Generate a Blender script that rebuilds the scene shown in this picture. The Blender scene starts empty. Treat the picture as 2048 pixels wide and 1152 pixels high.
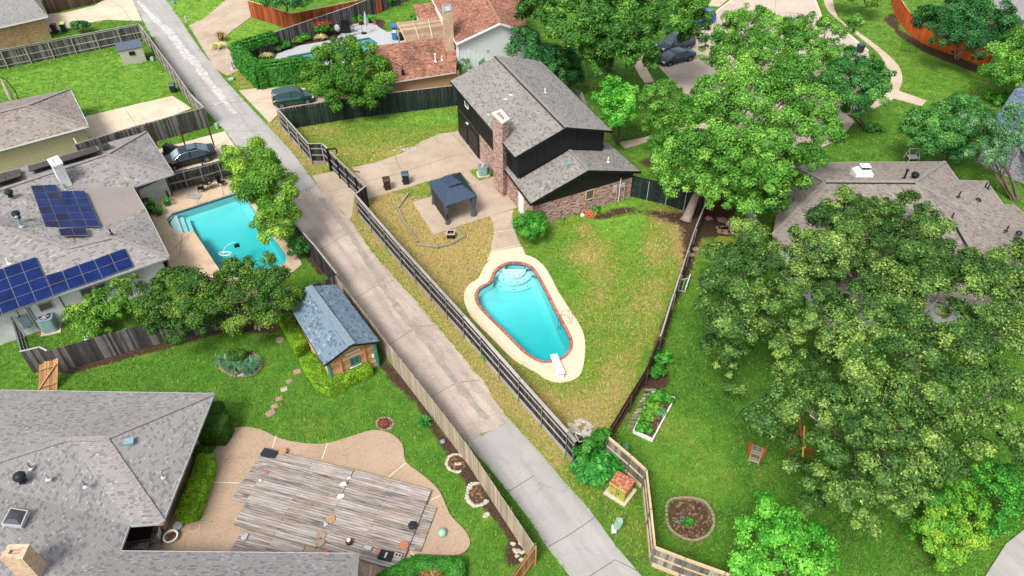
import bpy, bmesh, math, random
import numpy as np
from mathutils import Vector, Matrix
from mathutils.geometry import tessellate_polygon
R = math.radians
rnd = random.Random(7)
rng = np.random.default_rng(11)
SC = bpy.context.scene
COL = SC.collection

# ------------------------------------------------------------ camera, sky, sun, exposure
FPX, PITCH, CAMH = 1420.0, 41.2, 34.0
cd = bpy.data.cameras.new('camera'); cam = bpy.data.objects.new('camera', cd); COL.objects.link(cam)
cam.location = (0, 0, CAMH); cam.rotation_euler = (R(90-PITCH), 0, 0)
cd.sensor_width = 36; cd.lens = FPX/2048*36; cd.clip_end = 2000; cd.clip_start = 0.5
SC.camera = cam
SUN_EL, SUN_AZ = 54, 210          # azimuth from +Y clockwise: light from the left
wd = bpy.data.worlds.new('World'); SC.world = wd; wd.use_nodes = True
wn = wd.node_tree; wn.nodes.clear()
sky = wn.nodes.new('ShaderNodeTexSky'); sky.sky_type = 'NISHITA'; sky.sun_disc = False
sky.sun_elevation = R(SUN_EL); sky.sun_rotation = R(SUN_AZ); sky.air_density = 1.0; sky.dust_density = 3.0
hs = wn.nodes.new('ShaderNodeHueSaturation'); hs.inputs['Saturation'].default_value = 0.33
bg = wn.nodes.new('ShaderNodeBackground'); bg.inputs[1].default_value = 0.15
wo = wn.nodes.new('ShaderNodeOutputWorld')
wn.links.new(sky.outputs[0], hs.inputs['Color']); wn.links.new(hs.outputs[0], bg.inputs[0]); wn.links.new(bg.outputs[0], wo.inputs[0])
sl = bpy.data.lights.new('sun', 'SUN'); sl.energy = 2.1; sl.angle = R(18); sl.color = (1.0, 0.965, 0.91)
so = bpy.data.objects.new('sun', sl); COL.objects.link(so); so.location = (0, 0, 80)
sdir = Vector((math.sin(R(SUN_AZ))*math.cos(R(SUN_EL)), math.cos(R(SUN_AZ))*math.cos(R(SUN_EL)), math.sin(R(SUN_EL))))
so.rotation_euler = sdir.to_track_quat('Z', 'Y').to_euler()
SC.view_settings.view_transform = 'Standard'; SC.view_settings.look = 'None'
SC.view_settings.gamma = 1; SC.view_settings.exposure = 0.92
SC.cycles.max_bounces = 6; SC.cycles.transparent_max_bounces = 8; SC.cycles.use_denoising = True
SC.cycles.caustics_reflective = False; SC.cycles.caustics_refractive = False

# ------------------------------------------------------------ surveying: photo point at height h -> place
cp, sp = math.cos(R(PITCH)), math.sin(R(PITCH))
def P(x, y, h=0.0):
    u = (x-1024)/FPX; v = (y-576)/FPX
    t = (h-CAMH)/(-v*cp-sp)
    return Vector((u*t, (cp-v*sp)*t, h))
def G(pts, h=0.0): return [P(a, b, h) for a, b in pts]
def mpp(x, y, h=0.0):               # metres per photo pixel at that place
    p = P(x, y, h); return (p.y*cp+(CAMH-h)*sp)/FPX
def topx(X, Y, Z):
    z = Y*cp+(CAMH-Z)*sp; v = (CAMH-Z)*cp-Y*sp
    return 1024+FPX*X/z, 576+FPX*v/z

# ------------------------------------------------------------ materials
def lin(c): return tuple((x/12.92 if x <= .04045 else ((x+.055)/1.055)**2.4) for x in c)
def S(h, k=1.0):
    c = lin([int(h[i:i+2], 16)/255 for i in (0, 2, 4)]); return (c[0]*k, c[1]*k, c[2]*k, 1)
class NT:
    def __init__(s, name, rough=.9, spec=.3):
        s.m = bpy.data.materials.new(name); s.m.use_nodes = True; s.t = s.m.node_tree
        s.b = s.t.nodes['Principled BSDF']; s.o = s.t.nodes['Material Output']
        s.b.inputs['Roughness'].default_value = rough; s.b.inputs['Specular IOR Level'].default_value = spec
        s.tc = None
    def n(s, typ, **kw):
        nd = s.t.nodes.new(typ)
        for k, v in kw.items(): setattr(nd, k, v)
        return nd
    def L(s, a, b): s.t.links.new(a, b)
    def set(s, sock, v):
        if isinstance(v, (int, float)): sock.default_value = v
        elif isinstance(v, tuple): sock.default_value = v
        else: s.L(v, sock)
    def co(s, kind='Object', scale=None):
        if s.tc is None: s.tc = s.n('ShaderNodeTexCoord')
        o = s.tc.outputs[kind]
        if scale is None: return o
        mp = s.n('ShaderNodeMapping'); mp.inputs['Scale'].default_value = scale; s.L(o, mp.inputs[0]); return mp.outputs[0]
    def pos(s):
        return s.n('ShaderNodeNewGeometry').outputs['Position']
    def island(s): return s.n('ShaderNodeNewGeometry').outputs['Random Per Island']
    def attr(s, name): return s.n('ShaderNodeAttribute', attribute_name=name).outputs['Fac']
    def noise(s, vec, scale, detail=4, rough=.6, dist=0):
        nd = s.n('ShaderNodeTexNoise'); nd.inputs['Scale'].default_value = scale; nd.inputs['Detail'].default_value = detail
        nd.inputs['Roughness'].default_value = rough; nd.inputs['Distortion'].default_value = dist
        if vec is not None: s.L(vec, nd.inputs['Vector'])
        return nd.outputs['Fac']
    def ramp(s, fac, stops, interp='LINEAR'):
        nd = s.n('ShaderNodeValToRGB'); cr = nd.color_ramp; cr.interpolation = interp
        while len(cr.elements) < len(stops): cr.elements.new(.5)
        for e, (p, c) in zip(cr.elements, stops): e.position = p; e.color = c if not isinstance(c, (int, float)) else (c, c, c, 1)
        s.L(fac, nd.inputs[0]); return nd.outputs[0]
    def mix(s, f, a, b, mode='MIX'):
        nd = s.n('ShaderNodeMix', data_type='RGBA', blend_type=mode)
        s.set(nd.inputs[0], f); s.set(nd.inputs[6], a); s.set(nd.inputs[7], b); return nd.outputs[2]
    def math(s, op, a, b=0.0, clamp=False):
        nd = s.n('ShaderNodeMath', operation=op, use_clamp=clamp); s.set(nd.inputs[0], a); s.set(nd.inputs[1], b); return nd.outputs[0]
    def bump(s, h, strength=.3, dist=.02):
        nd = s.n('ShaderNodeBump'); nd.inputs['Strength'].default_value = strength; nd.inputs['Distance'].default_value = dist
        s.L(h, nd.inputs['Height']); s.L(nd.outputs[0], s.b.inputs['Normal'])
    def col(s, c): s.set(s.b.inputs['Base Color'], c); return s.m

def plain(name, hexc, rough=.6, metal=0, var=.12, k=1.0, scale=6, spec=.4):
    t = NT(name, rough, spec); t.b.inputs['Metallic'].default_value = metal
    f = t.noise(t.co(), scale, 5, .65)
    c = t.mix(t.ramp(f, [(.3, 1-var*1.6), (.7, 1+var*.4)]), (0, 0, 0, 1), S(hexc, k)); 
    c = t.mix(1.0, S(hexc, k), t.ramp(f, [(.3, 1-var*1.5), (.72, 1.0)]), 'MULTIPLY')
    return t.col(c)
def concrete(name, c1, c2, stain='6e665c', sc=.35, st=.5, fine=.25, over=None, along=None):
    t = NT(name, .92, .2); p = t.pos()
    c = t.mix(t.ramp(t.noise(p, sc, 5, .62), [(.35, 0), (.65, 1)]), S(c1), S(c2))
    c = t.mix(t.math('MULTIPLY', t.ramp(t.noise(p, sc*2.3, 7, .7, 1.2), [(.52, 0), (.72, 1)]), st), c, S(stain))
    if along is not None:      # traffic wear drawn out along the road
        mp = t.n('ShaderNodeMapping'); mp.inputs['Rotation'].default_value = (0, 0, -along); t.L(p, mp.inputs[0]); m2 = t.n('ShaderNodeMapping'); m2.inputs['Scale'].default_value = (.12, 1.5, 1); t.L(mp.outputs[0], m2.inputs[0])
        c = t.mix(t.math('MULTIPLY', t.ramp(t.noise(m2.outputs[0], 1, 5, .6), [(.45, 0), (.7, 1)]), .5), c, S(stain))
    v = t.n('ShaderNodeTexVoronoi', feature='DISTANCE_TO_EDGE'); v.inputs['Scale'].default_value = .28; wv = t.n('ShaderNodeVectorMath', operation='ADD'); t.L(p, wv.inputs[0])
    nz = t.n('ShaderNodeTexNoise'); nz.inputs['Scale'].default_value = 1.4; nz.inputs['Detail'].default_value = 5; t.L(p, nz.inputs['Vector']); t.L(nz.outputs['Color'], wv.inputs[1]); t.L(wv.outputs[0], v.inputs['Vector'])
    c = t.mix(t.ramp(v.outputs['Distance'], [(.0, .32), (.005, 0)]), c, S('4a4038'))
    if over: c = t.mix(t.ramp(t.noise(p, over[1], 6, .75, .6), [(over[2], 0), (over[3], 1)]), c, S(over[0]))
    g = t.noise(p, 9, 6, .8)
    c = t.mix(1.0, c, t.ramp(g, [(.3, 1-fine), (.7, 1.0)]), 'MULTIPLY')
    t.bump(g, .25, .01); return t.col(c)
def brick(name, c1, c2, c3, mort, w=.24, h=.085, ms=.012):
    t = NT(name, .9, .2); uv = t.co('UV')
    b = t.n('ShaderNodeTexBrick'); b.inputs['Scale'].default_value = 1; b.inputs['Brick Width'].default_value = w
    b.inputs['Row Height'].default_value = h; b.inputs['Mortar Size'].default_value = ms; b.inputs['Bias'].default_value = 0
    t.L(uv, b.inputs['Vector']); b.inputs['Color1'].default_value = S(c1); b.inputs['Color2'].default_value = S(c2); b.inputs['Mortar'].default_value = S(mort)
    f = t.noise(t.co('UV', (3.2, 7, 1)), 1.0, 3, .6)
    c = t.mix(t.ramp(f, [(.5, 0), (.62, 1)]), b.outputs['Color'], S(c3))
    c = t.mix(1.0, c, t.ramp(t.noise(uv, .7, 4), [(.3, .75), (.7, 1.0)]), 'MULTIPLY')
    t.bump(b.outputs['Fac'], -.3, .01); return t.col(c)
def shingle(name, c1, c2, c3, lo=.5, sc=.15, streak=None):
    # laminated shingles: tabs of differing tone in courses, a dark butt line under each course
    t = NT(name, .95, .15); uv = t.co('UV')
    def br(w, h, off, sq, ms=0.0):
        b = t.n('ShaderNodeTexBrick'); b.offset = off; b.squash = sq; b.squash_frequency = 3; b.inputs['Scale'].default_value = 1
        b.inputs['Brick Width'].default_value = w; b.inputs['Row Height'].default_value = h; b.inputs['Mortar Size'].default_value = ms
        b.inputs['Bias'].default_value = 0; b.inputs['Mortar Smooth'].default_value = .1
        b.inputs['Color1'].default_value = (0, 0, 0, 1); b.inputs['Color2'].default_value = (1, 1, 1, 1); b.inputs['Mortar'].default_value = (.5, .5, .5, 1)
        t.L(uv, b.inputs['Vector']); return b
    b1 = br(sc*1.6, sc, .5, 1.0)
    c = t.ramp(b1.outputs['Color'], [(.0, S(c1, .8)), (.16, S(c1)), (.3, S(c2)), (.9, S(c2)), (1, S(c3))])
    b2 = br(sc*1.6, sc, .5, 1.0, sc*.09)
    c = t.mix(t.math('MULTIPLY', b2.outputs['Fac'], 1-lo), c, S(c1, .45))
    big = t.noise(t.pos(), .3, 6, .65)
    c = t.mix(1.0, c, t.ramp(big, [(.3, .84), (.7, 1.0)]), 'MULTIPLY')
    c = t.mix(1.0, c, t.ramp(t.noise(uv, 14, 3, .8), [(.3, .9), (.7, 1.0)]), 'MULTIPLY')
    if streak:
        c = t.mix(t.ramp(t.noise(t.co('UV', (1, .35, 1)), .5, 6, .7), [(.5, 0), (.68, .75)]), c, S(streak))
    t.bump(b2.outputs['Fac'], -.5, .015); return t.col(c)
def wood(name, c1, c2, c3=None, grain=(14, 1.2, 14), rough=.9, flat=False):
    # boards: tone differs per board, grain runs along the board (v)
    t = NT(name, rough, .2)
    g = t.noise(t.co('UV', (grain[1], grain[0], 1) if flat else (grain[0], grain[1], 1)), 1, 5, .7)
    isl = t.island()
    f = t.math('ADD', t.math('MULTIPLY', g, .75), t.math('MULTIPLY', isl, .5))
    c = t.ramp(f, [(.3, S(c1)), (.62, S(c2)), (.88, S(c3 or c2))])
    c = t.mix(1.0, c, t.ramp(t.noise(t.pos(), .8, 4), [(.3, .72), (.7, 1.0)]), 'MULTIPLY')
    t.bump(g, .3, .01); return t.col(c)
def leafmat(name, c1, c2, c3, trans=.22, tips=.0):
    t = NT(name, .55, .25)
    a = t.attr('tone')
    c = t.ramp(a, [(.05, S(c1)), (.5, S(c2)), (.95, S(c3))])
    t.col(c)
    tr = t.n('ShaderNodeBsdfTranslucent'); t.set(tr.inputs[0], t.mix(1.0, c, (1.0, 1.0, .55, 1), 'MULTIPLY'))
    mx = t.n('ShaderNodeMixShader'); mx.inputs[0].default_value = trans
    t.L(t.b.outputs[0], mx.inputs[1]); t.L(tr.outputs[0], mx.inputs[2]); t.L(mx.outputs[0], t.o.inputs[0]); return t.m
MAT = {}
def barkmat(name, c1, c2):
    t = NT(name, .95, .15); f = t.noise(t.co('Object', (3, 3, .7)), 3, 6, .7)
    t.bump(f, .5, .03); return t.col(t.ramp(f, [(.35, S(c1)), (.65, S(c2))]))
def soilmat(name, c1, c2, c3):
    t = NT(name, 1, .1); p = t.pos(); v = t.n('ShaderNodeTexVoronoi'); v.inputs['Scale'].default_value = 9; t.L(p, v.inputs['Vector'])
    c = t.mix(t.ramp(t.noise(p, 3, 6, .8), [(.35, 0), (.65, 1)]), S(c1), S(c2))
    c = t.mix(t.ramp(v.outputs['Color'], [(.6, 0), (.75, .8)]), c, S(c3)); t.bump(t.noise(p, 14, 5, .8), .6, .03); return t.col(c)

# ------------------------------------------------------------ objects and labels
def tag(o, label=None, cat=None, group=None, kind=None):
    if label: o['label'] = label
    if cat: o['category'] = cat
    if group: o['group'] = group
    if kind: o['kind'] = kind
    return o
def thing(name, label, cat, loc=(0, 0, 0), rz=0, group=None):
    o = bpy.data.objects.new(name, None); COL.objects.link(o); o.location = loc; o.rotation_euler = (0, 0, rz)
    o.empty_display_size = .2
    return tag(o, label, cat, group)
def link(name, me, mat, parent=None, loc=None):
    o = bpy.data.objects.new(name, me); COL.objects.link(o)
    if mat is not None:
        for m in (mat if isinstance(mat, (list, tuple)) else [mat]): me.materials.append(m)
    if loc is not None: o.location = loc
    if parent is not None:
        o.parent = parent
    return o
def copy_tree(o, parent=None):
    c = o.copy(); COL.objects.link(c); c.parent = parent
    for ch in o.children: copy_tree(ch, c)
    return c

class MB:
    """collects shapes; build() links them as ONE mesh with metre UVs laid along each face"""
    def __init__(s): s.v = []; s.f = []; s.mi = []; s.c = 0
    def add(s, vs, fs, mi=None):
        b = len(s.v); s.v += [tuple(x) for x in vs]; s.f += [tuple(i+b for i in f) for f in fs]; s.mi += [s.c if mi is None else mi]*len(fs); return s
    def poly(s, pts): return s.add(pts, [tuple(range(len(pts)))])
    def box(s, c, d, rz=0, M=None):
        x, y, z = d[0]/2, d[1]/2, d[2]/2
        vs = [Vector((i*x, j*y, k*z)) for i in (-1, 1) for j in (-1, 1) for k in (-1, 1)]
        if M is not None: vs = [M @ v for v in vs]
        elif rz: m = Matrix.Rotation(rz, 3, 'Z'); vs = [m @ v for v in vs]
        c = Vector(c); return s.add([v+c for v in vs], [(0, 1, 3, 2), (4, 6, 7, 5), (0, 4, 5, 1), (2, 3, 7, 6), (0, 2, 6, 4), (1, 5, 7, 3)])
    def bar(s, a, b, w, h=None, up=(0, 0, 1)):
        a, b = Vector(a), Vector(b); d = b-a; L = d.length
        if L < 1e-6: return s
        h = w if h is None else h; z = d/L; x = z.cross(Vector(up))
        if x.length < 1e-3: x = Vector((1, 0, 0))
        x.normalize(); y = x.cross(z)
        vs = [p+x*i*w/2+y*j*h/2 for p in (a, b) for i, j in ((-1, -1), (1, -1), (1, 1), (-1, 1))]
        return s.add(vs, [(3, 2, 1, 0), (4, 5, 6, 7), (0, 1, 5, 4), (1, 2, 6, 5), (2, 3, 7, 6), (3, 0, 4, 7)])
    def tube(s, pts, rad, n=8, cap=True):
        pts = [Vector(p) for p in pts]; rad = rad if isinstance(rad, (list, tuple)) else [rad]*len(pts); rings = []
        px = None
        for i, p in enumerate(pts):
            d = (pts[min(i+1, len(pts)-1)]-pts[max(i-1, 0)]).normalized()
            x = px if px is not None else (Vector((0, 0, 1)) if abs(d.z) < .9 else Vector((1, 0, 0)))
            x = (x-d*x.dot(d)); x = x.normalized() if x.length > 1e-4 else Vector((1, 0, 0)); px = x; y = d.cross(x)
            rings.append([p+(x*math.cos(a)+y*math.sin(a))*rad[i] for a in [2*math.pi*k/n for k in range(n)]])
        vs = [v for r in rings for v in r]; fs = [(i*n+k, i*n+(k+1) % n, (i+1)*n+(k+1) % n, (i+1)*n+k) for i in range(len(pts)-1) for k in range(n)]
        if cap: fs += [tuple(reversed(range(n))), tuple(range((len(pts)-1)*n, len(pts)*n))]
        return s.add(vs, fs)
    def lathe(s, prof, c=(0, 0, 0), n=16, sx=1, sy=1):
        c = Vector(c); vs = [c+Vector((r*math.cos(2*math.pi*k/n)*sx, r*math.sin(2*math.pi*k/n)*sy, z)) for r, z in prof for k in range(n)]
        m = len(prof); fs = [(i*n+k, i*n+(k+1) % n, (i+1)*n+(k+1) % n, (i+1)*n+k) for i in range(m-1) for k in range(n)]
        fs += [tuple(reversed(range(n))), tuple(range((m-1)*n, m*n))]; return s.add(vs, fs)
    def cyl(s, c, r, h, n=16): return s.lathe([(r, 0), (r, h)], c, n)
    def prism(s, pts, z0, z1):
        n = len(pts); vs = [(p[0], p[1], z0) for p in pts]+[(p[0], p[1], z1) for p in pts]
        return s.add(vs, [tuple(range(n, 2*n)), tuple(reversed(range(n)))]+[(i, (i+1) % n, n+(i+1) % n, n+i) for i in range(n)])
    def slabup(s, pts, th):     # polygon in space thickened straight down
        n = len(pts); vs = [tuple(p) for p in pts]+[(p[0], p[1], p[2]-th) for p in pts]
        return s.add(vs, [tuple(range(n)), tuple(reversed(range(n, 2*n)))]+[(i, n+i, n+(i+1) % n, (i+1) % n) for i in range(n)])
    def rock(s, c, r, n=7, flat=.6):
        bm = bmesh.new(); bmesh.ops.create_icosphere(bm, subdivisions=1, radius=1)
        k = [Vector((rnd.gauss(0, 1), rnd.gauss(0, 1), rnd.gauss(0, 1))).normalized() for _ in range(3)]
        vs = []
        for v in bm.verts:
            q = v.co.copy(); q *= 1+.25*rnd.uniform(-1, 1)+.15*q.dot(k[0]); vs.append(Vector(c)+Vector((q.x*r*1.15, q.y*r*.9, q.z*r*flat)))
        fs = [tuple(v.index for v in f.verts) for f in bm.faces]; bm.free(); return s.add(vs, fs)
    def build(s, name, mat, parent=None, smooth=False, ang=None):
        me = bpy.data.meshes.new(name); me.from_pydata(s.v, [], s.f); me.update()
        uvl = me.uv_layers.new(name='UVMap').data; V = np.empty(len(s.v)*3); me.vertices.foreach_get('co', V); V = V.reshape(-1, 3)
        nl = len(me.loops); li = np.empty(nl, np.int64); me.loops.foreach_get('vertex_index', li)
        nf = len(me.polygons); fn = np.empty(nf*3); me.polygons.foreach_get('normal', fn); fn = fn.reshape(-1, 3)
        lt = np.empty(nf, np.int64); me.polygons.foreach_get('loop_total', lt); fi = np.repeat(np.arange(nf), lt)
        n = fn[fi]; u = np.stack([-n[:, 1], n[:, 0], np.zeros(nl)], 1); l = np.linalg.norm(u, axis=1); hz = l < .02
        u[hz] = (1, 0, 0); l[hz] = 1; u /= l[:, None]; w = np.cross(n, u); p = V[li]
        uv = np.stack([(p*u).sum(1), (p*w).sum(1)], 1); uvl.foreach_set('uv', uv.ravel())
        me.polygons.foreach_set('material_index', s.mi)
        if smooth: me.polygons.foreach_set('use_smooth', [True]*nf)
        me.update(); o = link(name, me, mat, parent)
        if ang is not None:
            me.polygons.foreach_set('use_smooth', [True]*nf); me.set_sharp_from_angle(angle=R(ang))
        return o

def smooth_poly(pts, k=3, closed=True):
    """Catmull-Rom through the points"""
    n = len(pts); out = []
    rngi = range(n) if closed else range(n-1)
    for i in rngi:
        g = (lambda j: pts[j % n]) if closed else (lambda j: pts[max(0, min(n-1, j))])
        p0, p1, p2, p3 = [Vector(g(j)) for j in (i-1, i, i+1, i+2)]
        for a in range(k):
            t = a/k; out.append(.5*((2*p1)+(p2-p0)*t+(2*p0-5*p1+4*p2-p3)*t*t+(3*p1-p0-3*p2+p3)*t**3))
    if not closed: out.append(Vector(pts[-1]))
    return out
def area2(p): return sum(p[i][0]*p[(i+1) % len(p)][1]-p[(i+1) % len(p)][0]*p[i][1] for i in range(len(p)))/2
def offset(pts, d):
    """closed loop moved inward by d (metres), world xy"""
    if area2(pts) < 0: d = -d
    n = len(pts); out = []
    for i in range(n):
        a, b, c = Vector(pts[i-1]).to_2d(), Vector(pts[i]).to_2d(), Vector(pts[(i+1) % n]).to_2d()
        e1, e2 = (b-a).normalized(), (c-b).normalized(); n1, n2 = Vector((-e1.y, e1.x)), Vector((-e2.y, e2.x))
        m = n1+n2; m = m/max(.25, m.dot(m)/2)*1.0
        q = b+m*d*.5*2/2 if False else b+m*d
        out.append(Vector((q.x, q.y, pts[i][2] if len(pts[i]) > 2 else 0)))
    return out
def densify(pts, step=.5, jit=0.0, closed=True):
    out = []; n = len(pts)
    for i in range(n if closed else n-1):
        a, b = Vector(pts[i]), Vector(pts[(i+1) % n]); m = max(1, int((b-a).length/step))
        for k in range(m): 
            q = a.lerp(b, k/m)
            if jit and k: q = q+Vector((rnd.uniform(-jit, jit), rnd.uniform(-jit, jit), 0))
            out.append(q)
    return out
ZL = [0.004]; SHEETS = []
def sheet(name, pts, mat, z=None, holes=(), joints=(), jmat=None, smooth=0, jw=.035, thick=0.0, kind='structure', jit=0.0):
    """a paved or planted area lying on the ground; photo points or world points"""
    if z is None: ZL[0] += .004; z = ZL[0]
    w = [p if isinstance(p, Vector) else P(*p) for p in pts]
    if smooth: w = smooth_poly(w, smooth)
    if jit: w = densify(w, .35, jit)
    loops = [[Vector((p.x, p.y, 0)) for p in w]]+[[Vector((p.x, p.y, 0)) for p in h] for h in holes]
    tri = tessellate_polygon(loops); flat = [p for l in loops for p in l]
    SHEETS.append(loops[0]); mb = MB(); fs = []
    for t in tri:
        a, b, c = [flat[i] for i in t]
        fs.append(t if (b-a).cross(c-a).z > 0 else (t[0], t[2], t[1]))
    mb.add([(p.x, p.y, z) for p in flat], fs)
    # skirt down to the ground so that the edge is a real edge
    for l in loops:
        n = len(l); mb.add([(p.x, p.y, z) for p in l]+[(p.x, p.y, -.05) for p in l], [(i, (i+1) % n, n+(i+1) % n, n+i) for i in range(n)])
    mats = [mat]
    if joints:
        mats.append(jmat or MAT['joint']); mb.c = 1
        for j in joints:
            q = [p if isinstance(p, Vector) else P(*p) for p in j]
            for a, b in zip(q, q[1:]):
                d = (b-a).normalized()*jw/2; nn = Vector((-d.y, d.x, 0))
                mb.add([Vector((v.x, v.y, z+.003)) for v in (a-nn, b-nn, b+nn, a+nn)], [(0, 1, 2, 3)])
    o = mb.build(name, mats); 
    if kind: o['kind'] = kind
    return o

def fastmesh(name, V, F, tone=None, mat=None, parent=None):
    me = bpy.data.meshes.new(name); nv, nf, k = len(V), len(F), F.shape[1]
    me.vertices.add(nv); me.vertices.foreach_set('co', V.astype(np.float32).ravel())
    me.loops.add(nf*k); me.loops.foreach_set('vertex_index', F.astype(np.int32).ravel())
    me.polygons.add(nf); me.polygons.foreach_set('loop_start', np.arange(0, nf*k, k, dtype=np.int32))
    me.update(calc_edges=True)
    if tone is not None:
        a = me.attributes.new('tone', 'FLOAT', 'FACE'); a.data.foreach_set('value', tone.astype(np.float32))
    return link(name, me, mat, parent)

# ------------------------------------------------------------ foliage
def unit(v): return v/np.maximum(1e-6, np.linalg.norm(v, axis=1))[:, None]
def leaves(C, N, L, Wd, tone):
    """leaf quads, folded a little, at centres C with rough normals N"""
    n = len(C); N = unit(N+rng.normal(0, .3, (n, 3))); A = unit(np.cross(N, rng.normal(0, 1, (n, 3)))); B = np.cross(N, A)
    l = (L*rng.uniform(.7, 1.3, n))[:, None]; w = (Wd*rng.uniform(.7, 1.3, n))[:, None]; f = N*w*.22
    V = np.stack([C-A*l/2, C+B*w/2+f, C+A*l/2, C-B*w/2+f], 1).reshape(-1, 3)
    return V, np.arange(4*n).reshape(-1, 4), tone
def crown_pts(lobes, dens, clr, lpc, zs=.85, down=-.45, shell=(.72, 1.03), inner=.1, leaf=(.15, .1)):
    """each lobe carries rounded sprays; leaves sit on the sprays' outer shells"""
    Cs, Ns, Ts = [], [], []; la = leaf[0]*leaf[1]*.5
    for (c, r) in lobes:
        c = np.array(c, float); rs0 = min(max(.37*r, min(.26, r*.6)), .66); m = max(4, int(1.45*(r/rs0)**2*(.75+.25*dens)))
        d = unit(rng.normal(0, 1, (m*4, 3))); d = d[d[:, 2] > down][:m]; m = len(d)
        rs = rs0*rng.uniform(.6, 1.3, m); k = rng.random(m) < inner; rr = (r-rs*.55)*rng.uniform(.82, 1.12, m); rr[k] *= rng.uniform(.3, .7, k.sum())
        cc = c+d*rr[:, None]*np.array([1, 1, zs]); ct = rng.normal(0, .13, m)+rng.normal(0, .1)
        j = np.repeat(np.arange(m), np.maximum(8, (1.55*dens*2*math.pi*rs**2/la).astype(int))); n = len(j)
        e = unit(rng.normal(0, 1, (n, 3))+d[j]*.55+np.array([0, 0, .25]))
        ph = rng.uniform(0, 6.28, (m, 3)); q = 1+.16*(np.sin(e[:, 0]*5+ph[j, 0])+np.sin(e[:, 1]*5.5+ph[j, 1])+.7*np.sin(e[:, 2]*6+ph[j, 2]))
        q = q*rng.uniform(.72, 1.04, n); o_ = rng.random(n) < .05; q[o_] *= rng.uniform(1.05, 1.3, o_.sum())
        K = 11; tw = unit(rng.normal(0, 1, (m, K, 3))+d[:, None]*.7+np.array([0, 0, .35])); tk = rng.random(n) < .62; kk = rng.integers(0, K, n)
        e[tk] = unit(tw[j, kk]+rng.normal(0, .2, (n, 3)))[tk]; q = np.where(tk, rng.uniform(.5, 1.0, n)+.42*rng.random(n)**2, q)
        pt = cc[j]+e*(rs[j]*q)[:, None]*np.array([1, 1, .82])
        Cs.append(pt); Ns.append(unit(e+d[j]*.25+np.array([0, 0, .3]))); Ts.append(.46+ct[j]+rng.normal(0, .17, n))
    return np.concatenate(Cs), np.concatenate(Ns), np.concatenate(Ts)
TREES = []
def limbs(mb, base, top, lobes, r0, lean=None, n=8):
    base, top = Vector(base), Vector(top); mid = base.lerp(top, .5)+Vector((rnd.uniform(-.15, .15), rnd.uniform(-.15, .15), 0))
    mb.tube([base-Vector((0, 0, .05)), base+(mid-base)*.12, mid, top], [r0*1.45, r0*1.05, r0*.85, r0*.65], n)
    for (c, r) in lobes:
        c = Vector(c); s0 = base.lerp(top, rnd.uniform(.62, 1.0)) if (c-top).length > .5 else top
        m = s0.lerp(c, .5)+Vector((rnd.uniform(-.3, .3), rnd.uniform(-.3, .3), rnd.uniform(-.1, .5)))*min(1, r*.5)
        rr = r0*min(.42, .22+.08*r); mb.tube([s0, m, c, c+Vector((rnd.uniform(-1, 1), rnd.uniform(-1, 1), .3))*r*.4], [rr, rr*.65, rr*.35, .012], 6)
        for _ in range(3):
            e = c+Vector((rnd.uniform(-1, 1), rnd.uniform(-1, 1), rnd.uniform(-.4, .6)))*r*.65; mb.tube([m, m.lerp(e, .5)+Vector((0, 0, .15)), e], [rr*.4, rr*.25, .01], 5)
def tree(name, label, lobes, base, mat, bark='bark', cat='tree', clr=.5, dens=1.15, lpc=60, leaf=(.17, .11), r0=.16, group=None, th=None, zs=.85, down=-.45, auto=0, stems=1, inner=.1, world=False, top=None):
    """lobes: (photo x, photo y, height, radius in photo px); base: photo point on the ground"""
    W = lobes if world else [((*P(x, y, h)[:2], h), rp*mpp(x, y, h)) for x, y, h, rp in lobes]
    b = P(*base) if len(base) == 2 else Vector(base)
    if auto:
        out = []
        for (c, r) in W:
            for i in range(auto):
                z = 1-1.45*(i+.5)/auto; a = i*2.39996+rnd.uniform(-.3, .3); q = math.sqrt(max(0, 1-z*z)); rr = r*rnd.uniform(.36, .5)
                k = (r-rr*.8)*rnd.uniform(.9, 1.08)
                out.append(((c[0]+math.cos(a)*q*k, c[1]+math.sin(a)*q*k, max(rr*.6, c[2]+z*k*zs)), rr))
            out.append((c, r*.55))
        Lb = out
    else: Lb = W
    t = thing(name, label, cat, (b.x, b.y, 0), 0, group)
    bl = Vector((b.x, b.y, 0))
    Lb = [(np.array(c)-np.array(bl), r) for c, r in Lb]
    C, N, T = crown_pts(Lb, dens, clr, lpc, zs=zs, down=down, inner=inner, leaf=leaf)
    k = C[:, 2] > .05; V, F, T = leaves(C[k], N[k], leaf[0], leaf[1], T[k])
    fastmesh('crown', V, F, T, MAT[mat], t)
    mb = MB(); cx = np.mean([c for c, r in Lb], 0); zmin = min(c[2]-r*.5 for c, r in Lb)
    top_ = Vector((cx[0]*.6, cx[1]*.6, max(.3, th if th else max(.5, zmin*.9))))
    top = Vector(top) if top else top_
    big = sorted(Lb, key=lambda q: -q[1])[:9]
    if stems == 1: limbs(mb, (0, 0, 0), top, big, r0)
    else:
        for i in range(stems):
            a = 2*math.pi*i/stems+.4; tp = Vector((top.x+math.cos(a)*top.z*.35, top.y+math.sin(a)*top.z*.35, top.z))
            limbs(mb, (math.cos(a)*r0*1.3, math.sin(a)*r0*1.3, 0), tp, big[i::stems] or big[:1], r0*.6, n=6)
    mb.build('trunk', MAT[bark], t, smooth=True)
    TREES.append(len(F)); return t
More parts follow.
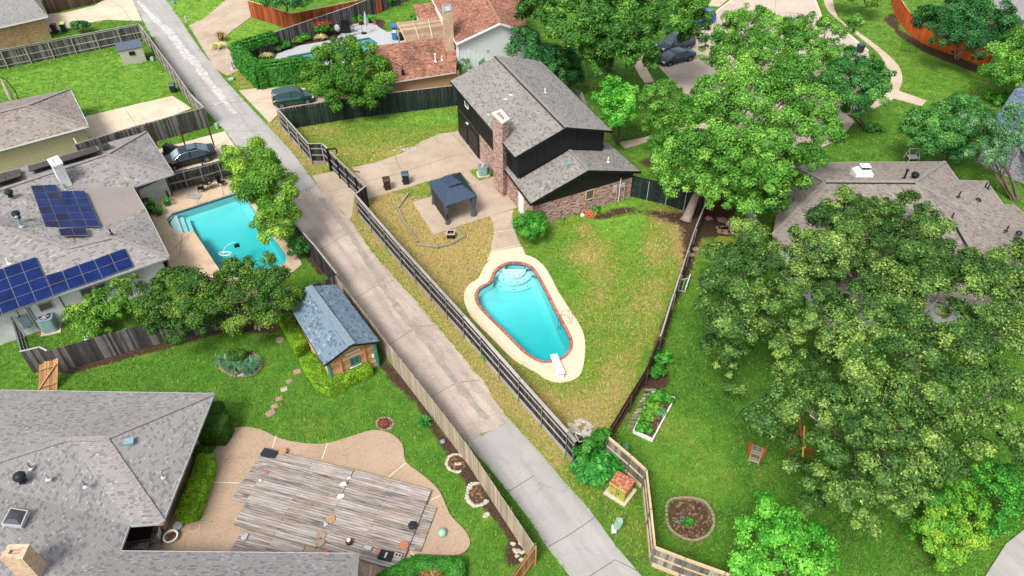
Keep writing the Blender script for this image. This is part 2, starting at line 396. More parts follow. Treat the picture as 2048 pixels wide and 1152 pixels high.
def surf_leaves(o_me, n, leaf, mat, parent, name='foliage', depth=.08, tonev=.15, up=.35, world_off=None):
    """leaves spread over the surface of a mesh (hedges, climbing plants)"""
    me = o_me; me.calc_loop_triangles(); T = np.array([[me.vertices[i].co[:] for i in t.vertices] for t in me.loop_triangles])
    cr = np.cross(T[:, 1]-T[:, 0], T[:, 2]-T[:, 0]); A = np.linalg.norm(cr, axis=1)/2; k = rng.choice(len(T), n, p=A/A.sum())
    a, b = rng.random(n), rng.random(n); s = a+b > 1; a[s] = 1-a[s]; b[s] = 1-b[s]
    C = T[k, 0]+(T[k, 1]-T[k, 0])*a[:, None]+(T[k, 2]-T[k, 0])*b[:, None]; N = unit(cr)[k]
    C = C+N*rng.uniform(-depth*.3, depth, n)[:, None]; q = np.floor(C/.3); hsh = np.sin(q @ np.array([12.9, 78.2, 37.7]))*43758.5; hsh -= np.floor(hsh)
    V, F, Tn = leaves(C, unit(N+np.array([0, 0, up])), leaf[0], leaf[1], .45+(hsh-.5)*.45+rng.normal(0, tonev, n))
    return fastmesh(name, V, F, Tn, MAT[mat], parent)
def hedge(name, label, pts, h, mat, n=9000, leaf=(.07, .05), z0=.0, cat='hedge', r=.1, core='hedge_core', group=None, depth=.07):
    """clipped hedge over a ground outline (world points)"""
    c = sum((Vector(p) for p in pts), Vector())/len(pts); c.z = 0; t = thing(name, label, cat, c, 0, group)
    w = [Vector(p)-c for p in pts]; w = densify([Vector((p.x, p.y, 0)) for p in w], .3, .03)
    i1 = offset(w, r); i2 = offset(w, r*2.2); n_ = len(w); vs = []; lv = [(w, z0), (w, h-r*1.3), (i1, h-r*.35), (i2, h)]
    for l, z in lv: vs += [(p.x, p.y, z+rnd.uniform(-.02, .02)) for p in l]
    fs = [(a*n_+i, a*n_+(i+1) % n_, (a+1)*n_+(i+1) % n_, (a+1)*n_+i) for a in range(3) for i in range(n_)]
    tr = tessellate_polygon([[Vector((p.x, p.y, 0)) for p in i2]]); 
    ccw = area2(w) > 0
    if not ccw: fs = [tuple(reversed(f)) for f in fs]
    for q in tr:
        a, b, d = [Vector((i2[i].x, i2[i].y, 0)) for i in q]
        q = q if (b-a).cross(d-a).z > 0 else (q[0], q[2], q[1]); fs.append(tuple(3*n_+i for i in q))
    mb = MB().add(vs, fs); o = mb.build('inner_growth', MAT[core], t)
    surf_leaves(o.data, n, leaf, mat, t, depth=depth); return t
def bush(name, label, c, rx, ry, h, mat, n=2500, leaf=(.1, .07), cat='bush', group=None, lumps=9, clr=.22):
    t = thing(name, label, cat, (c.x, c.y, 0), 0, group); lb = []
    for i in range(lumps):
        a = i*2.39996; z = 1-1.15*(i+.5)/lumps; q = math.sqrt(max(0, 1-z*z))
        lb.append((np.array((math.cos(a)*q*rx*.55, math.sin(a)*q*ry*.55, max(.12*h, h*.5+z*h*.26))), min(rx, ry, h)*.5))
    m = min(rx, ry, h)*.5; per = max(6, int(n/max(1, lumps*4*math.pi*m*m*.5/(clr*clr)*1.1)))
    C, N, T = crown_pts(lb, .9, clr, per, zs=max(.6, min(1.1, h/2/max(rx, .1))), down=-.6, leaf=leaf)
    k = C[:, 2] > .02; V, F, T = leaves(C[k], N[k], leaf[0], leaf[1], T[k]); fastmesh('foliage', V, F, T, MAT[mat], t)
    mb = MB()
    for i in range(4):
        a = i*1.6; mb.tube([(0, 0, -.03), (math.cos(a)*rx*.25, math.sin(a)*ry*.25, h*.3), (math.cos(a)*rx*.5, math.sin(a)*ry*.5, h*.6)], [.03, .02, .008], 5)
    mb.build('stem', MAT['bark'], t); return t
def strap_plant(name, label, c, r, h, n, mat, w=.05, cat='plant', group=None, droop=.5):
    t = thing(name, label, cat, (c.x, c.y, 0), 0, group); vs = []; fs = []; tn = []
    for i in range(n):
        a = rnd.uniform(0, 6.283); k = rnd.uniform(.35, 1); L = Vector((math.cos(a), math.sin(a), 0)); s = Vector((-L.y, L.x, 0))*w/2; b0 = L*r*.15*k
        p = [b0, b0+L*r*.4*k+Vector((0, 0, h*.75*rnd.uniform(.7, 1.1))), b0+L*r*.95*k+Vector((0, 0, h*(1-droop*k)*rnd.uniform(.8, 1.1)))]
        b = len(vs); vs += [p[0]-s*.7, p[0]+s*.7, p[1]+s, p[1]-s, p[2]+s*.15, p[2]-s*.15]; fs += [(b, b+1, b+2, b+3), (b+3, b+2, b+4, b+5)]; q = rnd.gauss(.5, .22); tn += [q, q]
    fastmesh('foliage', np.array([v[:] for v in vs]), np.array(fs), np.array(tn), MAT[mat], t); return t

# ------------------------------------------------------------ fences
def fence(name, label, tops, h, mat, rmat=None, side=0, rails=(.35, 1.0, 1.75), posts=2.4, cap=None, pmat=None, bw=.14, cat='fence', group=None, pw=.09, ph=None, base=False, gap=.008, kick=False, pside=None, thb=.02, phs=None):
    """tops: photo points of the fence's top line; boards, rails and posts on one side"""
    w = [(q if isinstance(q, Vector) else (P(*q, 0) if base else P(*q, h))) for q in tops]; w = [Vector((q.x, q.y, 0)) for q in w]
    c = w[0].copy(); t = thing(name, label, cat, c, 0, group); w = [q-c for q in w]
    pb = MB(); rb = [MB() for _ in rails]; cb = MB(); kb = MB(); pp = []
    for a, b in zip(w, w[1:]):
        d = b-a; L = d.length; d = d/L; nn = Vector((-d.y, d.x, 0)); rz = math.atan2(d.y, d.x); m = max(1, int(round(L/bw))); s = L/m
        for i in range(m):
            q = a+d*s*(i+.5); hh = h*(1+rnd.uniform(-.012, .012)); M = Matrix.Rotation(rz, 3, 'Z') @ Matrix.Rotation(rnd.uniform(-.01, .01), 3, 'Y')
            pb.box(q+Vector((0, 0, hh/2+.02))+nn*rnd.uniform(-.004, .004), (s-gap, thb, hh), M=M)
        if side:
            for k, z in enumerate(rails):
                e = nn*side*(.02+thb/2+.002); rb[k].bar(a+e+Vector((0, 0, z)), b+e+Vector((0, 0, z)), .04, .09)
        if cap: cb.bar(a+nn*side*.03-d*.02+Vector((0, 0, h+.055)), b+nn*side*.03+d*.02+Vector((0, 0, h+.055)), cap, .035)
        if kick: kb.bar(a+nn*side*.035+Vector((0, 0, .1)), b+nn*side*.035+Vector((0, 0, .1)), .03, .24)
        if posts:
            m = max(1, int(round(L/posts)))
            for i in range(m+1 if b is w[-1] else m): pp.append(a+d*L*i/m+nn*(pside or side or 1)*(.045+thb+pw/2))
    pb.build('panel', MAT[mat], t)
    for k in range(len(rails)):
        if rb[k].v: rb[k].build('rail', MAT[rmat or mat], t)
    if cap: cb.build('cap_board', MAT[rmat or mat], t)
    if kick: kb.build('kick_board', MAT[rmat or mat], t)
    if pp:
        hp = ph or h-.05; m1 = MB(); (m1.box((0, 0, hp/2), (pw, pw, hp)) if pw > .07 else m1.tube([(0, 0, -.02), (0, 0, hp)], pw/2, 8)); o = m1.build('post', MAT[pmat or rmat or mat], t)
        o.location = pp[0]
        for q in pp[1:]: c2 = o.copy(); COL.objects.link(c2); c2.location = q
    return t

# ------------------------------------------------------------ material library
_a, _b = P(700, 440), P(1010, 850); AL = math.atan2((_b-_a).y, (_b-_a).x)
MAT['joint'] = plain('joint_sand', '5a4c3e', .95, 0, .3)
MAT['joint_white'] = plain('pale_joint', 'd8cbb8', .9)
MAT['concrete_old'] = concrete('aged_concrete', 'b5a390', 'a39280', '7c6f62', .3, .45, .3)
MAT['aggregate'] = concrete('exposed_aggregate', 'bfb0a2', 'ab9c90', '83756a', .28, .5, .42, along=AL)
MAT['concrete_new'] = concrete('grey_concrete', 'a19e99', '95928d', '827e78', .25, .35, .14, along=AL)
MAT['concrete_pale'] = concrete('pale_concrete', 'c6b8a3', 'b5a690', '93826c', .4, .35, .14)
MAT['concrete_white'] = concrete('white_patch', 'a19e99', '95928d', '827e78', .25, .35, .14, ('cac8c2', 2.2, .38, .72), along=AL)
MAT['deck_cream'] = concrete('cream_pool_deck', 'd3bda2', 'c9b296', 'b09678', .5, .25, .1)
MAT['deck_left'] = concrete('buff_pool_deck', 'c4ad92', 'b09a80', '86725c', .55, .5, .2)
MAT['patio_tan'] = concrete('tan_aggregate_patio', 'b09880', 'a28b74', '857362', .3, .4, .4)
MAT['patch'] = concrete('grey_crack_repair', 'bfb0a2', 'ab9c90', '83756a', .28, .5, .42, ('8e867f', 1.3, .3, .62), along=AL)
MAT['street'] = concrete('street_concrete', 'b5a698', 'a49689', '857a70', .12, .4, .15)
MAT['stone_walk'] = concrete('walk', 'bcab98', 'ab9a87', '8c7d6c', .4, .3, .15)
MAT['soil'] = soilmat('mulch', '3a2a22', '55402f', '7d6550')
MAT['black_soil'] = soilmat('dark_mulch', '1f1b1a', '332a26', '564a40')
MAT['shingle_grey'] = shingle('grey_shingles', '75726c', '87847e', '9a978f')
MAT['shingle_brown'] = shingle('grey_brown_shingles', '7a7069', '8d837b', 'a1968e')
MAT['shingle_taupe'] = shingle('taupe_shingles', '7a7674', '8d8986', 'a09c99')
MAT['shingle_mauve'] = shingle('mauve_grey_shingles', '807d7c', '8c8988', '9b9896')
MAT['shingle_blue'] = shingle('blue_grey_shingles', '5a6a77', '6c7d8b', '8898a4', sc=.14)
MAT['shingle_red'] = shingle('terracotta_brown_shingles', '7a5142', '9a6c58', 'b88a74', streak='4a3a34', sc=.17)
MAT['shingle_slate'] = shingle('slate_blue_shingles', '4a5666', '5e6b7d', '7684a0')
MAT['cap_grey'] = plain('ridge_cap_grey', '8a867e', .95, 0, .3); MAT['cap_taupe'] = plain('ridge_cap_taupe', '8f8783', .95, 0, .25)
MAT['cap_blue'] = plain('ridge_cap_blue', '74848f', .95, 0, .25); MAT['cap_red'] = plain('ridge_cap_red', '9a6f5c', .95, 0, .25)
MAT['flatroof'] = concrete('rolled_flat_roofing', '8a817a', '827973', '756d67', .3, .3, .1)
MAT['black_siding'] = plain('black_paint', '17171a', .55, 0, .25)
MAT['black_trim'] = plain('black_trim', '101012', .5)
MAT['brick_red'] = brick('mixed_red_brick', '9a5f50', 'c2a496', '634642', 'aea69e', .36, .125, .016)
MAT['brick_white'] = brick('white_painted_brick', 'e2e1df', 'd9d8d6', 'cecece', 'b8b7b5', .24, .09, .009)
MAT['brick_tan'] = brick('tan_brick', 'b08d68', 'c2a27c', '94744f', '9d8568', .3, .1, .01)
MAT['brick_pale'] = brick('pale_chimney_brick', 'cbb096', 'bfa388', 'a98e74', 'b7a490', .26, .09, .008)
MAT['stone_wall'] = brick('white_stone_wall', 'b9bac0', 'a5a6ae', '6f727c', '8c8d92', .5, .12, .01)
MAT['cream_wall'] = plain('cream_stucco', 'b9ab88', .9, 0, .15); MAT['tan_wall'] = plain('tan_wall', 'b08a63', .9, 0, .15)
MAT['white'] = plain('white_paint', 'd9d9d6', .6, 0, .1); MAT['offwhite'] = plain('off_white', 'c6c2b6', .7, 0, .15); MAT['palegrey'] = plain('pale_grey', 'a3a5a6', .7)
MAT['white_siding'] = plain('white_siding', 'cdd0cf', .8, 0, .08)
MAT['w_dark'] = wood('weathered_dark_boards', '2e2b2c', '4a4648', '7a7472')
MAT['w_grey'] = wood('weathered_grey_boards', '4b4644', '6f6963', '9b948a')
MAT['w_greyrail'] = wood('weathered_rail', '77716a', '908a82', 'a8a29a')
MAT['w_black'] = wood('black_stained_boards', '1c1b1c', '2b292a', '474446')
MAT['w_blue'] = wood('dark_slate_green_boards', '15201f', '1f2c2a', '2f3d38')
MAT['w_caplight'] = wood('sunbleached_cap', '8a8580', 'a29d98', 'b5b0aa')
MAT['w_tan'] = wood('tan_boards', '8c7d6a', 'a29480', 'b8aa94')
MAT['w_tanrail'] = wood('new_tan_rail', 'a88f6d', 'bfa783', 'cdb896')
MAT['w_cedar'] = wood('cedar_boards', '6a3018', '8c4524', 'a85a32')
MAT['w_orange'] = wood('orange_cedar_boards', '9c4418', 'b9541f', 'cc6a30')
MAT['w_brown'] = wood('brown_boards', '3a2a26', '4e3933', '6a5148')
MAT['w_red'] = wood('dark_red_boards', '3b1d1a', '4a2622', '5c322b')
MAT['w_deck'] = wood('grey_deck_boards', '8a847e', 'aaa49d', 'c6c1ba', (11, 1.3, 14), flat=False)
MAT['w_gate'] = wood('tan_gate_wood', '8a5e3c', 'a97a52', 'c0966c'); MAT['w_log'] = wood('orange_log_siding', '9c7048', 'b88e62', 'caa880', (3, 14, 3))
MAT['w_pergola'] = wood('pergola_wood', '7d6350', '9a8068', 'b49c82'); MAT['w_timber'] = wood('landscape_timber', '6c6255', '857a6b', '9c9283')
MAT['darkmetal'] = plain('dark_metal', '2a2d31', .45, .6); MAT['blackmetal'] = plain('black_metal', '141517', .45, .3)
MAT['steel'] = plain('galvanised_steel', '9a9ea0', .4, .7); MAT['chrome'] = plain('bright_steel', 'c8ccce', .2, 1.0, .03)
MAT['bluegrey'] = plain('blue_grey_metal', '7f9aa4', .5, .2, .15); MAT['fanblack'] = plain('fan_black', '15191c', .6)
MAT['teal'] = plain('teal_trim', '2f7d72', .6); MAT['rustred'] = plain('dark_red_steel', '4a1a16', .6); MAT['glassdark'] = plain('dark_glass', '0d1116', .08, 0, .05, 1, 6, .8)
MAT['smoked'] = plain('smoked_acrylic', '35323a', .55); MAT['glassgrey'] = plain('window_glass', '4a5257', .12, 0, .1, 1, 2, .8); MAT['bugscreen'] = plain('window_screen', '5c5450', .7)
MAT['binbrown'] = plain('brown_plastic', '3b2620', .5); MAT['bingreen'] = plain('dark_green_plastic', '16302c', .5); MAT['lime'] = plain('lime_plastic', 'a9dc3c', .5)
MAT['binblack'] = plain('black_plastic', '20262b', .45); MAT['binlid'] = plain('slate_plastic_lid', '3d4d5c', .4); MAT['bluebin'] = plain('blue_plastic', '2f6ea8', .5)
MAT['red'] = plain('red_paint', '98402c', .5); MAT['orange'] = plain('orange_plastic', 'c4602c', .6); MAT['coral'] = plain('coral_red', 'd0604c', .6)
MAT['terracotta'] = plain('terracotta', 'a3644a', .8); MAT['green_plastic'] = plain('green_plastic', '12806a', .5); MAT['pot_green'] = plain('green_glazed_pot', '1f6a45', .35)
MAT['yellow'] = plain('yellow_paint', 'c9a032', .6); MAT['umbrella'] = plain('cream_canvas', 'b5a98f', .9, 0, .2); MAT['canvas_grey'] = plain('grey_curtain', '565a63', .9, 0, .3)
MAT['gazebo_roof'] = plain('blue_grey_roof_metal', '48596c', .42, .5, .12); MAT['gazebo_net'] = plain('dark_netting', '37342f', .9, 0, .3)
MAT['tan_disc'] = plain('cork_tan', 'a98560', .85, 0, .25); MAT['white_stone'] = plain('white_limestone', 'bdb3a2', .9, 0, .35, 1, 9); MAT['brownstone'] = plain('buff_stone', '9c8672', .9, 0, .35, 1, 9)
MAT['pinkstone'] = plain('pink_sandstone', 'ab8878', .9, 0, .3, 1, 9); MAT['rubber'] = plain('black_rubber', '16171a', .8); MAT['cinder'] = plain('cinder_block', 'a9a59d', .95, 0, .2)
MAT['mint'] = plain('mint_green_box', '8fae9c', .55, 0, .15); MAT['gnome'] = plain('blue_grey_ceramic', '8490a4', .5, 0, .4, 1, 14)
MAT['car_black'] = plain('black_car_paint', '0f151e', .18, .3, .03, 1, 4, .8); MAT['car_green'] = plain('dark_green_car_paint', '1a463c', .2, .3, .03, 1, 4, .8)
MAT['car_slate'] = plain('slate_car_paint', '2f3a48', .22, .4, .03, 1, 4, .8); MAT['car_blue'] = plain('blue_car_paint', '1f5fa8', .22, .4, .03, 1, 4, .8)
MAT['winshield'] = plain('car_glass', '3c4c56', .08, 0, .02, 1, 4, 1.0); MAT['sky_reflection'] = plain('painted_sky_reflection', '9cb0b6', .5, .2); MAT['tyre'] = plain('tyre', '101012', .85)  # the pale windscreen panel colour is a painted sky reflection
MAT['taillight'] = plain('tail_light', 'a01818', .3); MAT['headlight'] = plain('headlight_glass', 'cfd8dc', .15); MAT['tarp'] = plain('black_tarp', '1a1d24', .6, 0, .3)
MAT['shed_wall'] = plain('beige_resin_shed', 'aca79c', .7, 0, .08); MAT['shed_roof'] = plain('slate_resin_roof', '4c5566', .6, 0, .2)
MAT['bark'] = barkmat('brown_bark', '4d4037', '6d5d50'); MAT['bark_grey'] = barkmat('grey_bark', '75695e', '93877a'); MAT['bark_pale'] = barkmat('pale_smooth_bark', '8a7866', 'aa9884')
MAT['rust'] = plain('rust', '7a3c28', .9, 0, .5, 1, 5); MAT['netpole'] = MAT['steel']
t = NT('rusty_yellow_green_paint', .7, .3); f = t.noise(t.co(), 3, 6, .75); MAT['transformer'] = t.col(t.mix(t.ramp(f, [(.5, 0), (.66, 1)]), S('8d9440'), S('a5a24f')))
t = NT('rusted_lid', .85, .2); f = t.noise(t.co(), 7, 6, .75); MAT['rustlid'] = t.col(t.mix(t.ramp(f, [(.48, 0), (.62, 1)]), S('8c4631'), S('b08a70')))
MAT['hedge_core'] = plain('hedge_inner', '2c3a12', 1)
# leaf kinds
MAT['lf_oak'] = leafmat('oak_leaves', '294819', '456c2c', '98b254')
MAT['lf_redoak'] = leafmat('red_oak_leaves', '2c5c1c', '528c2c', '96c252')
MAT['lf_darkoak'] = leafmat('deep_green_leaves', '1f5022', '38742e', '6aa24c')
MAT['lf_pecan'] = leafmat('pecan_leaves', '22481a', '3c7020', '78a83c')
MAT['lf_lime'] = leafmat('lime_green_leaves', '2c7a1c', '4c9e2c', '88cc4c')
MAT['lf_myrtle'] = leafmat('crepe_myrtle_leaves', '1f4414', '3e6a1e', '849838')
MAT['lf_alley'] = leafmat('yellow_green_leaves', '386a1a', '60902a', '9cbc46')
MAT['lf_crepe'] = leafmat('broad_myrtle_leaves', '1f5010', '42761a', '80a236')
MAT['lf_hedge'] = leafmat('boxwood_leaves', '4f7c10', '76a41c', 'a6c83c', .2)
MAT['lf_hedge_dark'] = leafmat('dark_hedge_leaves', '22440e', '365e14', '527e22', .15)
MAT['lf_ivy'] = leafmat('ivy_leaves', '1f5a16', '357c20', '62a440', .2)
MAT['lf_hosta'] = leafmat('broad_glossy_leaves', '1c5a1c', '2f7c2a', '5cae4a', .2)
MAT['lf_iris'] = leafmat('iris_blades', '2c5a44', '4c7c5c', '86a878', .2)
MAT['lf_pale'] = leafmat('grey_green_leaves', '34623a', '5a8a54', '8eb484')
MAT['lf_shrub'] = leafmat('shrub_leaves', '1f5c18', '3c8a24', '70b844')
MAT['lf_yellow'] = leafmat('variegated_leaves', '2f6c1c', '539428', '94b43a')
MAT['lf_agave'] = leafmat('agave_blades', '7a8a3c', 'c0b870', 'e0dca8', .15)
MAT['lf_dead'] = leafmat('dry_leaves', '5a4030', '8a6a3c', 'b8a45c', .1)
MAT['lf_rose'] = leafmat('rose_petals', 'a01c20', 'c43c3c', 'd86a5c', .2)
MAT['lf_magnolia'] = leafmat('magnolia_leaves', '143f1c', '265e28', '508a46', .15)

# ------------------------------------------------------------ the pools' outlines
def W(pts, k=1): return smooth_poly(G(pts), k) if k > 1 else G(pts)
POOL_IN = offset(W([(1013,525),(1032,523.5),(1050,526),(1067,535),(1080,553),(1100,590),(1120,630),(1137,660),(1146,683),(1143,703),(1127,719),(1100,727),(1077,725),(1047,707),(1007,667),(967,627),(952,607),(949,590),(958,575),(974,566),(980,560),(983,550),(993,536)], 4), .22)
POOL_OUT = W([(1013,525),(1032,523.5),(1050,526),(1067,535),(1080,553),(1100,590),(1120,630),(1137,660),(1146,683),(1143,703),(1127,719),(1100,727),(1077,725),(1047,707),(1007,667),(967,627),(952,607),(949,590),(958,575),(974,566),(980,560),(983,550),(993,536)], 4)
DECK_OUT = W([(1000,512),(1024,508),(1047,510),(1070,518),(1093,540),(1120,590),(1153,640),(1168,672),(1170,707),(1163,745),(1147,760),(1120,766),(1093,760),(1067,743),(1027,720),(987,680),(947,640),(932,615),(928,590),(938,570),(957,557),(968,535),(983,518)], 3)
POOL_L = G([(345,427),(482,383),(500,408),(573,513),(571,527),(541,540),(450,556),(433,531),(388,463),(369,467),(352,463),(340,452),(334,440)])
POOL_F = G([(573,113),(613,106),(660,96),(705,81),(738,75),(757,87),(740,100),(660,118),(590,123)])
HOLES = [POOL_IN, POOL_L, POOL_F]
def inside(xs, ys, poly):
    r = np.zeros(xs.shape, bool); n = len(poly)
    for i in range(n):
        x1, y1, x2, y2 = poly[i][0], poly[i][1], poly[(i+1) % n][0], poly[(i+1) % n][1]
        if y1 == y2: continue
        c = ((y1 > ys) != (y2 > ys)) & (xs < (x2-x1)*(ys-y1)/(y2-y1)+x1); r ^= c
    return r
# ------------------------------------------------------------ ground: one sheet, grass with dry, lush and bare places
gx = np.concatenate([[-600, -250, -120], np.arange(-84, 84.1, .3), [120, 250, 600]]); gy = np.concatenate([[-300, -80, 0], np.arange(10, 116, .3), [150, 260, 700, 1500]])
X, Y = np.meshgrid(gx, gy, indexing='ij'); nx, ny = X.shape
Zc = np.maximum(5, Y*cp+CAMH*sp); PX = 1024+FPX*X/Zc; PY = 576+FPX*(CAMH*cp-Y*sp)/Zc; PY = np.where(Y < 5, 5000, PY)
dry = np.full(X.shape, .16); soil = np.zeros(X.shape); lush = np.full(X.shape, .5)
def area(poly, d=None, s=None, l=None):
    k = inside(PX, PY, poly)
    if d is not None: dry[k] = d
    if s is not None: soil[k] = s
    if l is not None: lush[k] = l
def blob(x, y, rx, ry, d=0, s=0, l=0):
    g = np.exp(-((PX-x)/rx)**2-((PY-y)/ry)**2); dry[:] += d*g; soil[:] += s*g; lush[:] += l*g
area([(590,255),(917,205),(930,262),(1010,370),(1100,420),(1262,380),(1413,430),(1345,600),(1220,880),(1150,900),(930,650),(700,400),(640,340)], .47, 0, .6)   # centre yard
area([(760,380),(990,430),(990,500),(940,560),(925,620),(712,405)], .98)
area([(535,250),(560,225),(640,340),(712,405),(1150,895),(1120,940),(1180,1020),(1120,965),(1060,880),(1000,815),(690,430),(620,350)], .95, .12)   # verge
area([(1120,940),(1160,900),(1300,985),(1303,1152),(1290,1152),(1180,1015)], .42, 0, .3)
area([(100,750),(420,675),(600,660),(760,720),(830,800),(880,860),(1000,1000),(1060,1100),(1030,1152),(880,1152),(900,1030),(800,880),(430,870),(420,790),(0,780)], .12, 0, .45)
area([(0,700),(40,720),(100,790),(0,790)], .12, 0, .7); area([(0,150),(240,105),(350,150),(345,195),(180,235),(140,180),(0,210)], .06, 0, .75)
area([(1440,470),(1400,560),(1350,700),(1260,860),(1230,885),(1310,960),(1320,1090),(1500,1152),(1900,1152),(2048,1000),(2048,500)], .07, 0, .3)
area([(1260,860),(1350,800),(1450,860),(1480,980),(1400,1010),(1310,960)], .26, 0, .6)
area([(1650,0),(1850,0),(2000,150),(2010,240),(1900,260),(1800,200),(1750,90)], .2, 0, .6); area([(1620,250),(1820,180),(1830,330),(1620,330)], .1, 0, .45)
area([(1150,130),(1320,130),(1380,260),(1240,300),(1180,200)], .14, 0, .3); area([(290,0),(500,0),(600,80),(470,110),(390,60)], .18, 0, .95)
area([(455,140),(500,130),(520,185),(600,178),(560,190),(480,182)], .7, 0, .4)
for b_ in [(860,236,80,14,-.36,0,.3),(760,245,60,12,-.12),(640,262,40,10,.2),(830,300,60,10,.3,.25),(800,310,40,8,.2,.3),(1235,440,75,42,-.5,0,.35),(1180,410,30,12,-.3),(1100,500,55,35,-.16),
           (1130,560,40,40,-.22),(1250,520,40,60,-.12,0,.1),(1170,455,22,16,.4),(1190,500,35,35,.22),(1200,560,30,60,.16),(1310,480,25,50,.3,.2),(1300,600,30,70,.2),(1130,820,70,30,.4,.08),(1240,780,50,60,.3),(960,520,30,60,.15),(900,470,40,30,.2),(700,310,60,20,.15),(1060,790,60,30,.3),(1000,730,40,40,.2),(1200,850,40,30,.35),(1150,510,30,20,.25),(1220,480,20,14,.2),
           (1180,700,50,60,-.06),(860,500,60,60,-.1),(770,430,40,30,.12,.15),(1300,545,20,10,-.2),(1380,450,40,35,.5,.55),(1370,500,20,30,.3,.35),(1225,430,46,7,.1,.6),(1345,438,46,9,.3,.5),(1388,478,22,40,.4,.28),(1378,540,12,36,.3,.35),(640,320,30,14,.2,.2),(660,360,20,10,.2,.3),(760,470,20,40,.1,.12),(900,610,16,60,.1,.12),(1090,830,30,30,.1,.15),(1245,418,36,7,0,.8),(1310,425,40,8,.2,.6),(1200,436,26,7,0,.6),
           (640,850,60,25,.14),(250,700,90,20,.3),(180,745,70,14,.25),(620,800,60,30,.08),(540,720,40,30,.1),(930,1060,50,50,.1,0,.2),(1600,930,60,30,.2,.55),(1510,930,30,16,.2,.6),(1560,600,60,60,0,.2),(1450,800,60,60,-.05,0,-.2),
           (1380,1090,60,25,.3,.2),(1310,850,40,20,.25,.3),(1780,170,40,30,.18),(1700,290,60,10,.0),(1870,110,90,20,.1,.3),(1790,40,40,14,.2,.5),(1300,325,30,14,0,.8),(1185,160,60,20,.2,.3),
           (100,150,60,10,.12),(150,190,60,16,.06),(820,30,50,10,-.1,0,.2),(1600,1100,80,60,0,0,-.2),(1700,1060,60,30,0,.0,-.25),(1830,1130,30,30,.2,.6),(1260,940,40,20,.1,.3),(560,640,60,20,.2,.6),(460,650,60,10,.2,.5)]:
    blob(*b_)
for p_ in [[(1405,425),(1480,430),(1500,470),(1400,475),(1385,530),(1350,620),(1330,700),(1300,760),(1290,740),(1340,600),(1385,480)], [(750,720),(770,710),(830,770),(860,800),(900,870),(950,920),(1010,1000),(1068,1085),(1040,1120),(1010,1070),(960,1010),(905,930),(870,880),(830,810),(780,760)],
           [(500,628),(575,640),(560,665),(440,668),(400,680),(120,755),(110,735),(240,700),(400,668)], [(540,72),(700,30),(770,40),(770,60),(700,68),(560,110),(530,110)], [(600,478),(640,520),(660,548),(640,556),(600,500),(570,470)], [(1290,745),(1330,700),(1345,760),(1320,800),(1285,800)],
           [(1785,20),(1800,60),(1860,92),(1970,135),(1960,150),(1850,105),(1800,75),(1770,40)], [(1000,1100),(1068,1085),(1050,1130),(1010,1140)]]:
    area(p_, None, .9)
def blur(a, k=2):
    for _ in range(k): a = (a+np.roll(a, 1, 0)+np.roll(a, -1, 0)+np.roll(a, 1, 1)+np.roll(a, -1, 1))/5
    return a
yk = inside(PX, PY, [(590,255),(917,205),(930,262),(1010,370),(1100,420),(1262,380),(1413,430),(1345,600),(1220,880),(1150,900),(930,650),(700,400),(640,340)]); dry[yk] = np.clip(.44+(dry[yk]-.44)*1.45, 0, 1.2)
soil = blur(soil); dry = blur(dry, 3); lush = blur(lush, 4)
g_hide = np.zeros(X.shape, bool)
for h_ in HOLES: g_hide |= inside(X, Y, offset(h_, -.12))
idx = np.arange(nx*ny).reshape(nx, ny); q0 = np.stack([idx[:-1, :-1], idx[1:, :-1], idx[1:, 1:], idx[:-1, 1:]], -1).reshape(-1, 4)
q0 = q0[~g_hide.ravel()[q0].any(1)]
gv = np.stack([X.ravel(), Y.ravel(), np.zeros(nx*ny)], 1)
t = NT('lawn_grass', .95, .12); p_ = t.pos()
dr = t.math('ADD', t.attr('dry'), t.math('MULTIPLY', t.math('SUBTRACT', t.noise(p_, .55, 6, .65), .5), 1.25))
dr = t.math('ADD', dr, t.math('MULTIPLY', t.math('SUBTRACT', t.noise(p_, 3.2, 5, .75), .5), 1.1))
lu = t.math('ADD', t.attr('lush'), t.math('MULTIPLY', t.math('SUBTRACT', t.noise(p_, .9, 5, .6), .5), 1.3))
gcol = t.ramp(lu, [(.1, S('345a1c')), (.5, S('4f7a26')), (.95, S('769e38'))])
c = t.mix(t.ramp(dr, [(.2, 0), (.62, 1)]), gcol, S('7d8434')); c = t.mix(t.ramp(dr, [(.55, 0), (1.0, 1)]), c, S('a4875a'))
so_ = t.math('ADD', t.attr('soil'), t.math('MULTIPLY', t.math('SUBTRACT', t.noise(p_, 2.5, 5, .75), .5), .8))
c = t.mix(t.ramp(so_, [(.38, 0), (.62, 1)]), c, t.ramp(t.noise(p_, 7, 5, .8), [(.35, S('32251e')), (.55, S('4d3b30')), (.75, S('7a614c'))]))
gn = t.noise(p_, 6.5, 8, .95); c = t.mix(1.0, c, t.ramp(gn, [(.38, .34), (.5, .82), (.6, 1.0)]), 'MULTIPLY'); g3 = t.noise(p_, 16, 6, .9); c = t.mix(t.ramp(g3, [(.56, 0), (.72, .5)]), c, S('9ca04c')); t.bump(t.noise(p_, 7, 6, .85), .7, .06)
t.col(c)
o = fastmesh('ground', gv, q0, None, t.m); o['kind'] = 'structure'
for nm, ar in (('dry', dry), ('soil', soil), ('lush', lush)):
    a = o.data.attributes.new(nm, 'FLOAT', 'POINT'); a.data.foreach_set('value', ar.ravel().astype(np.float32))

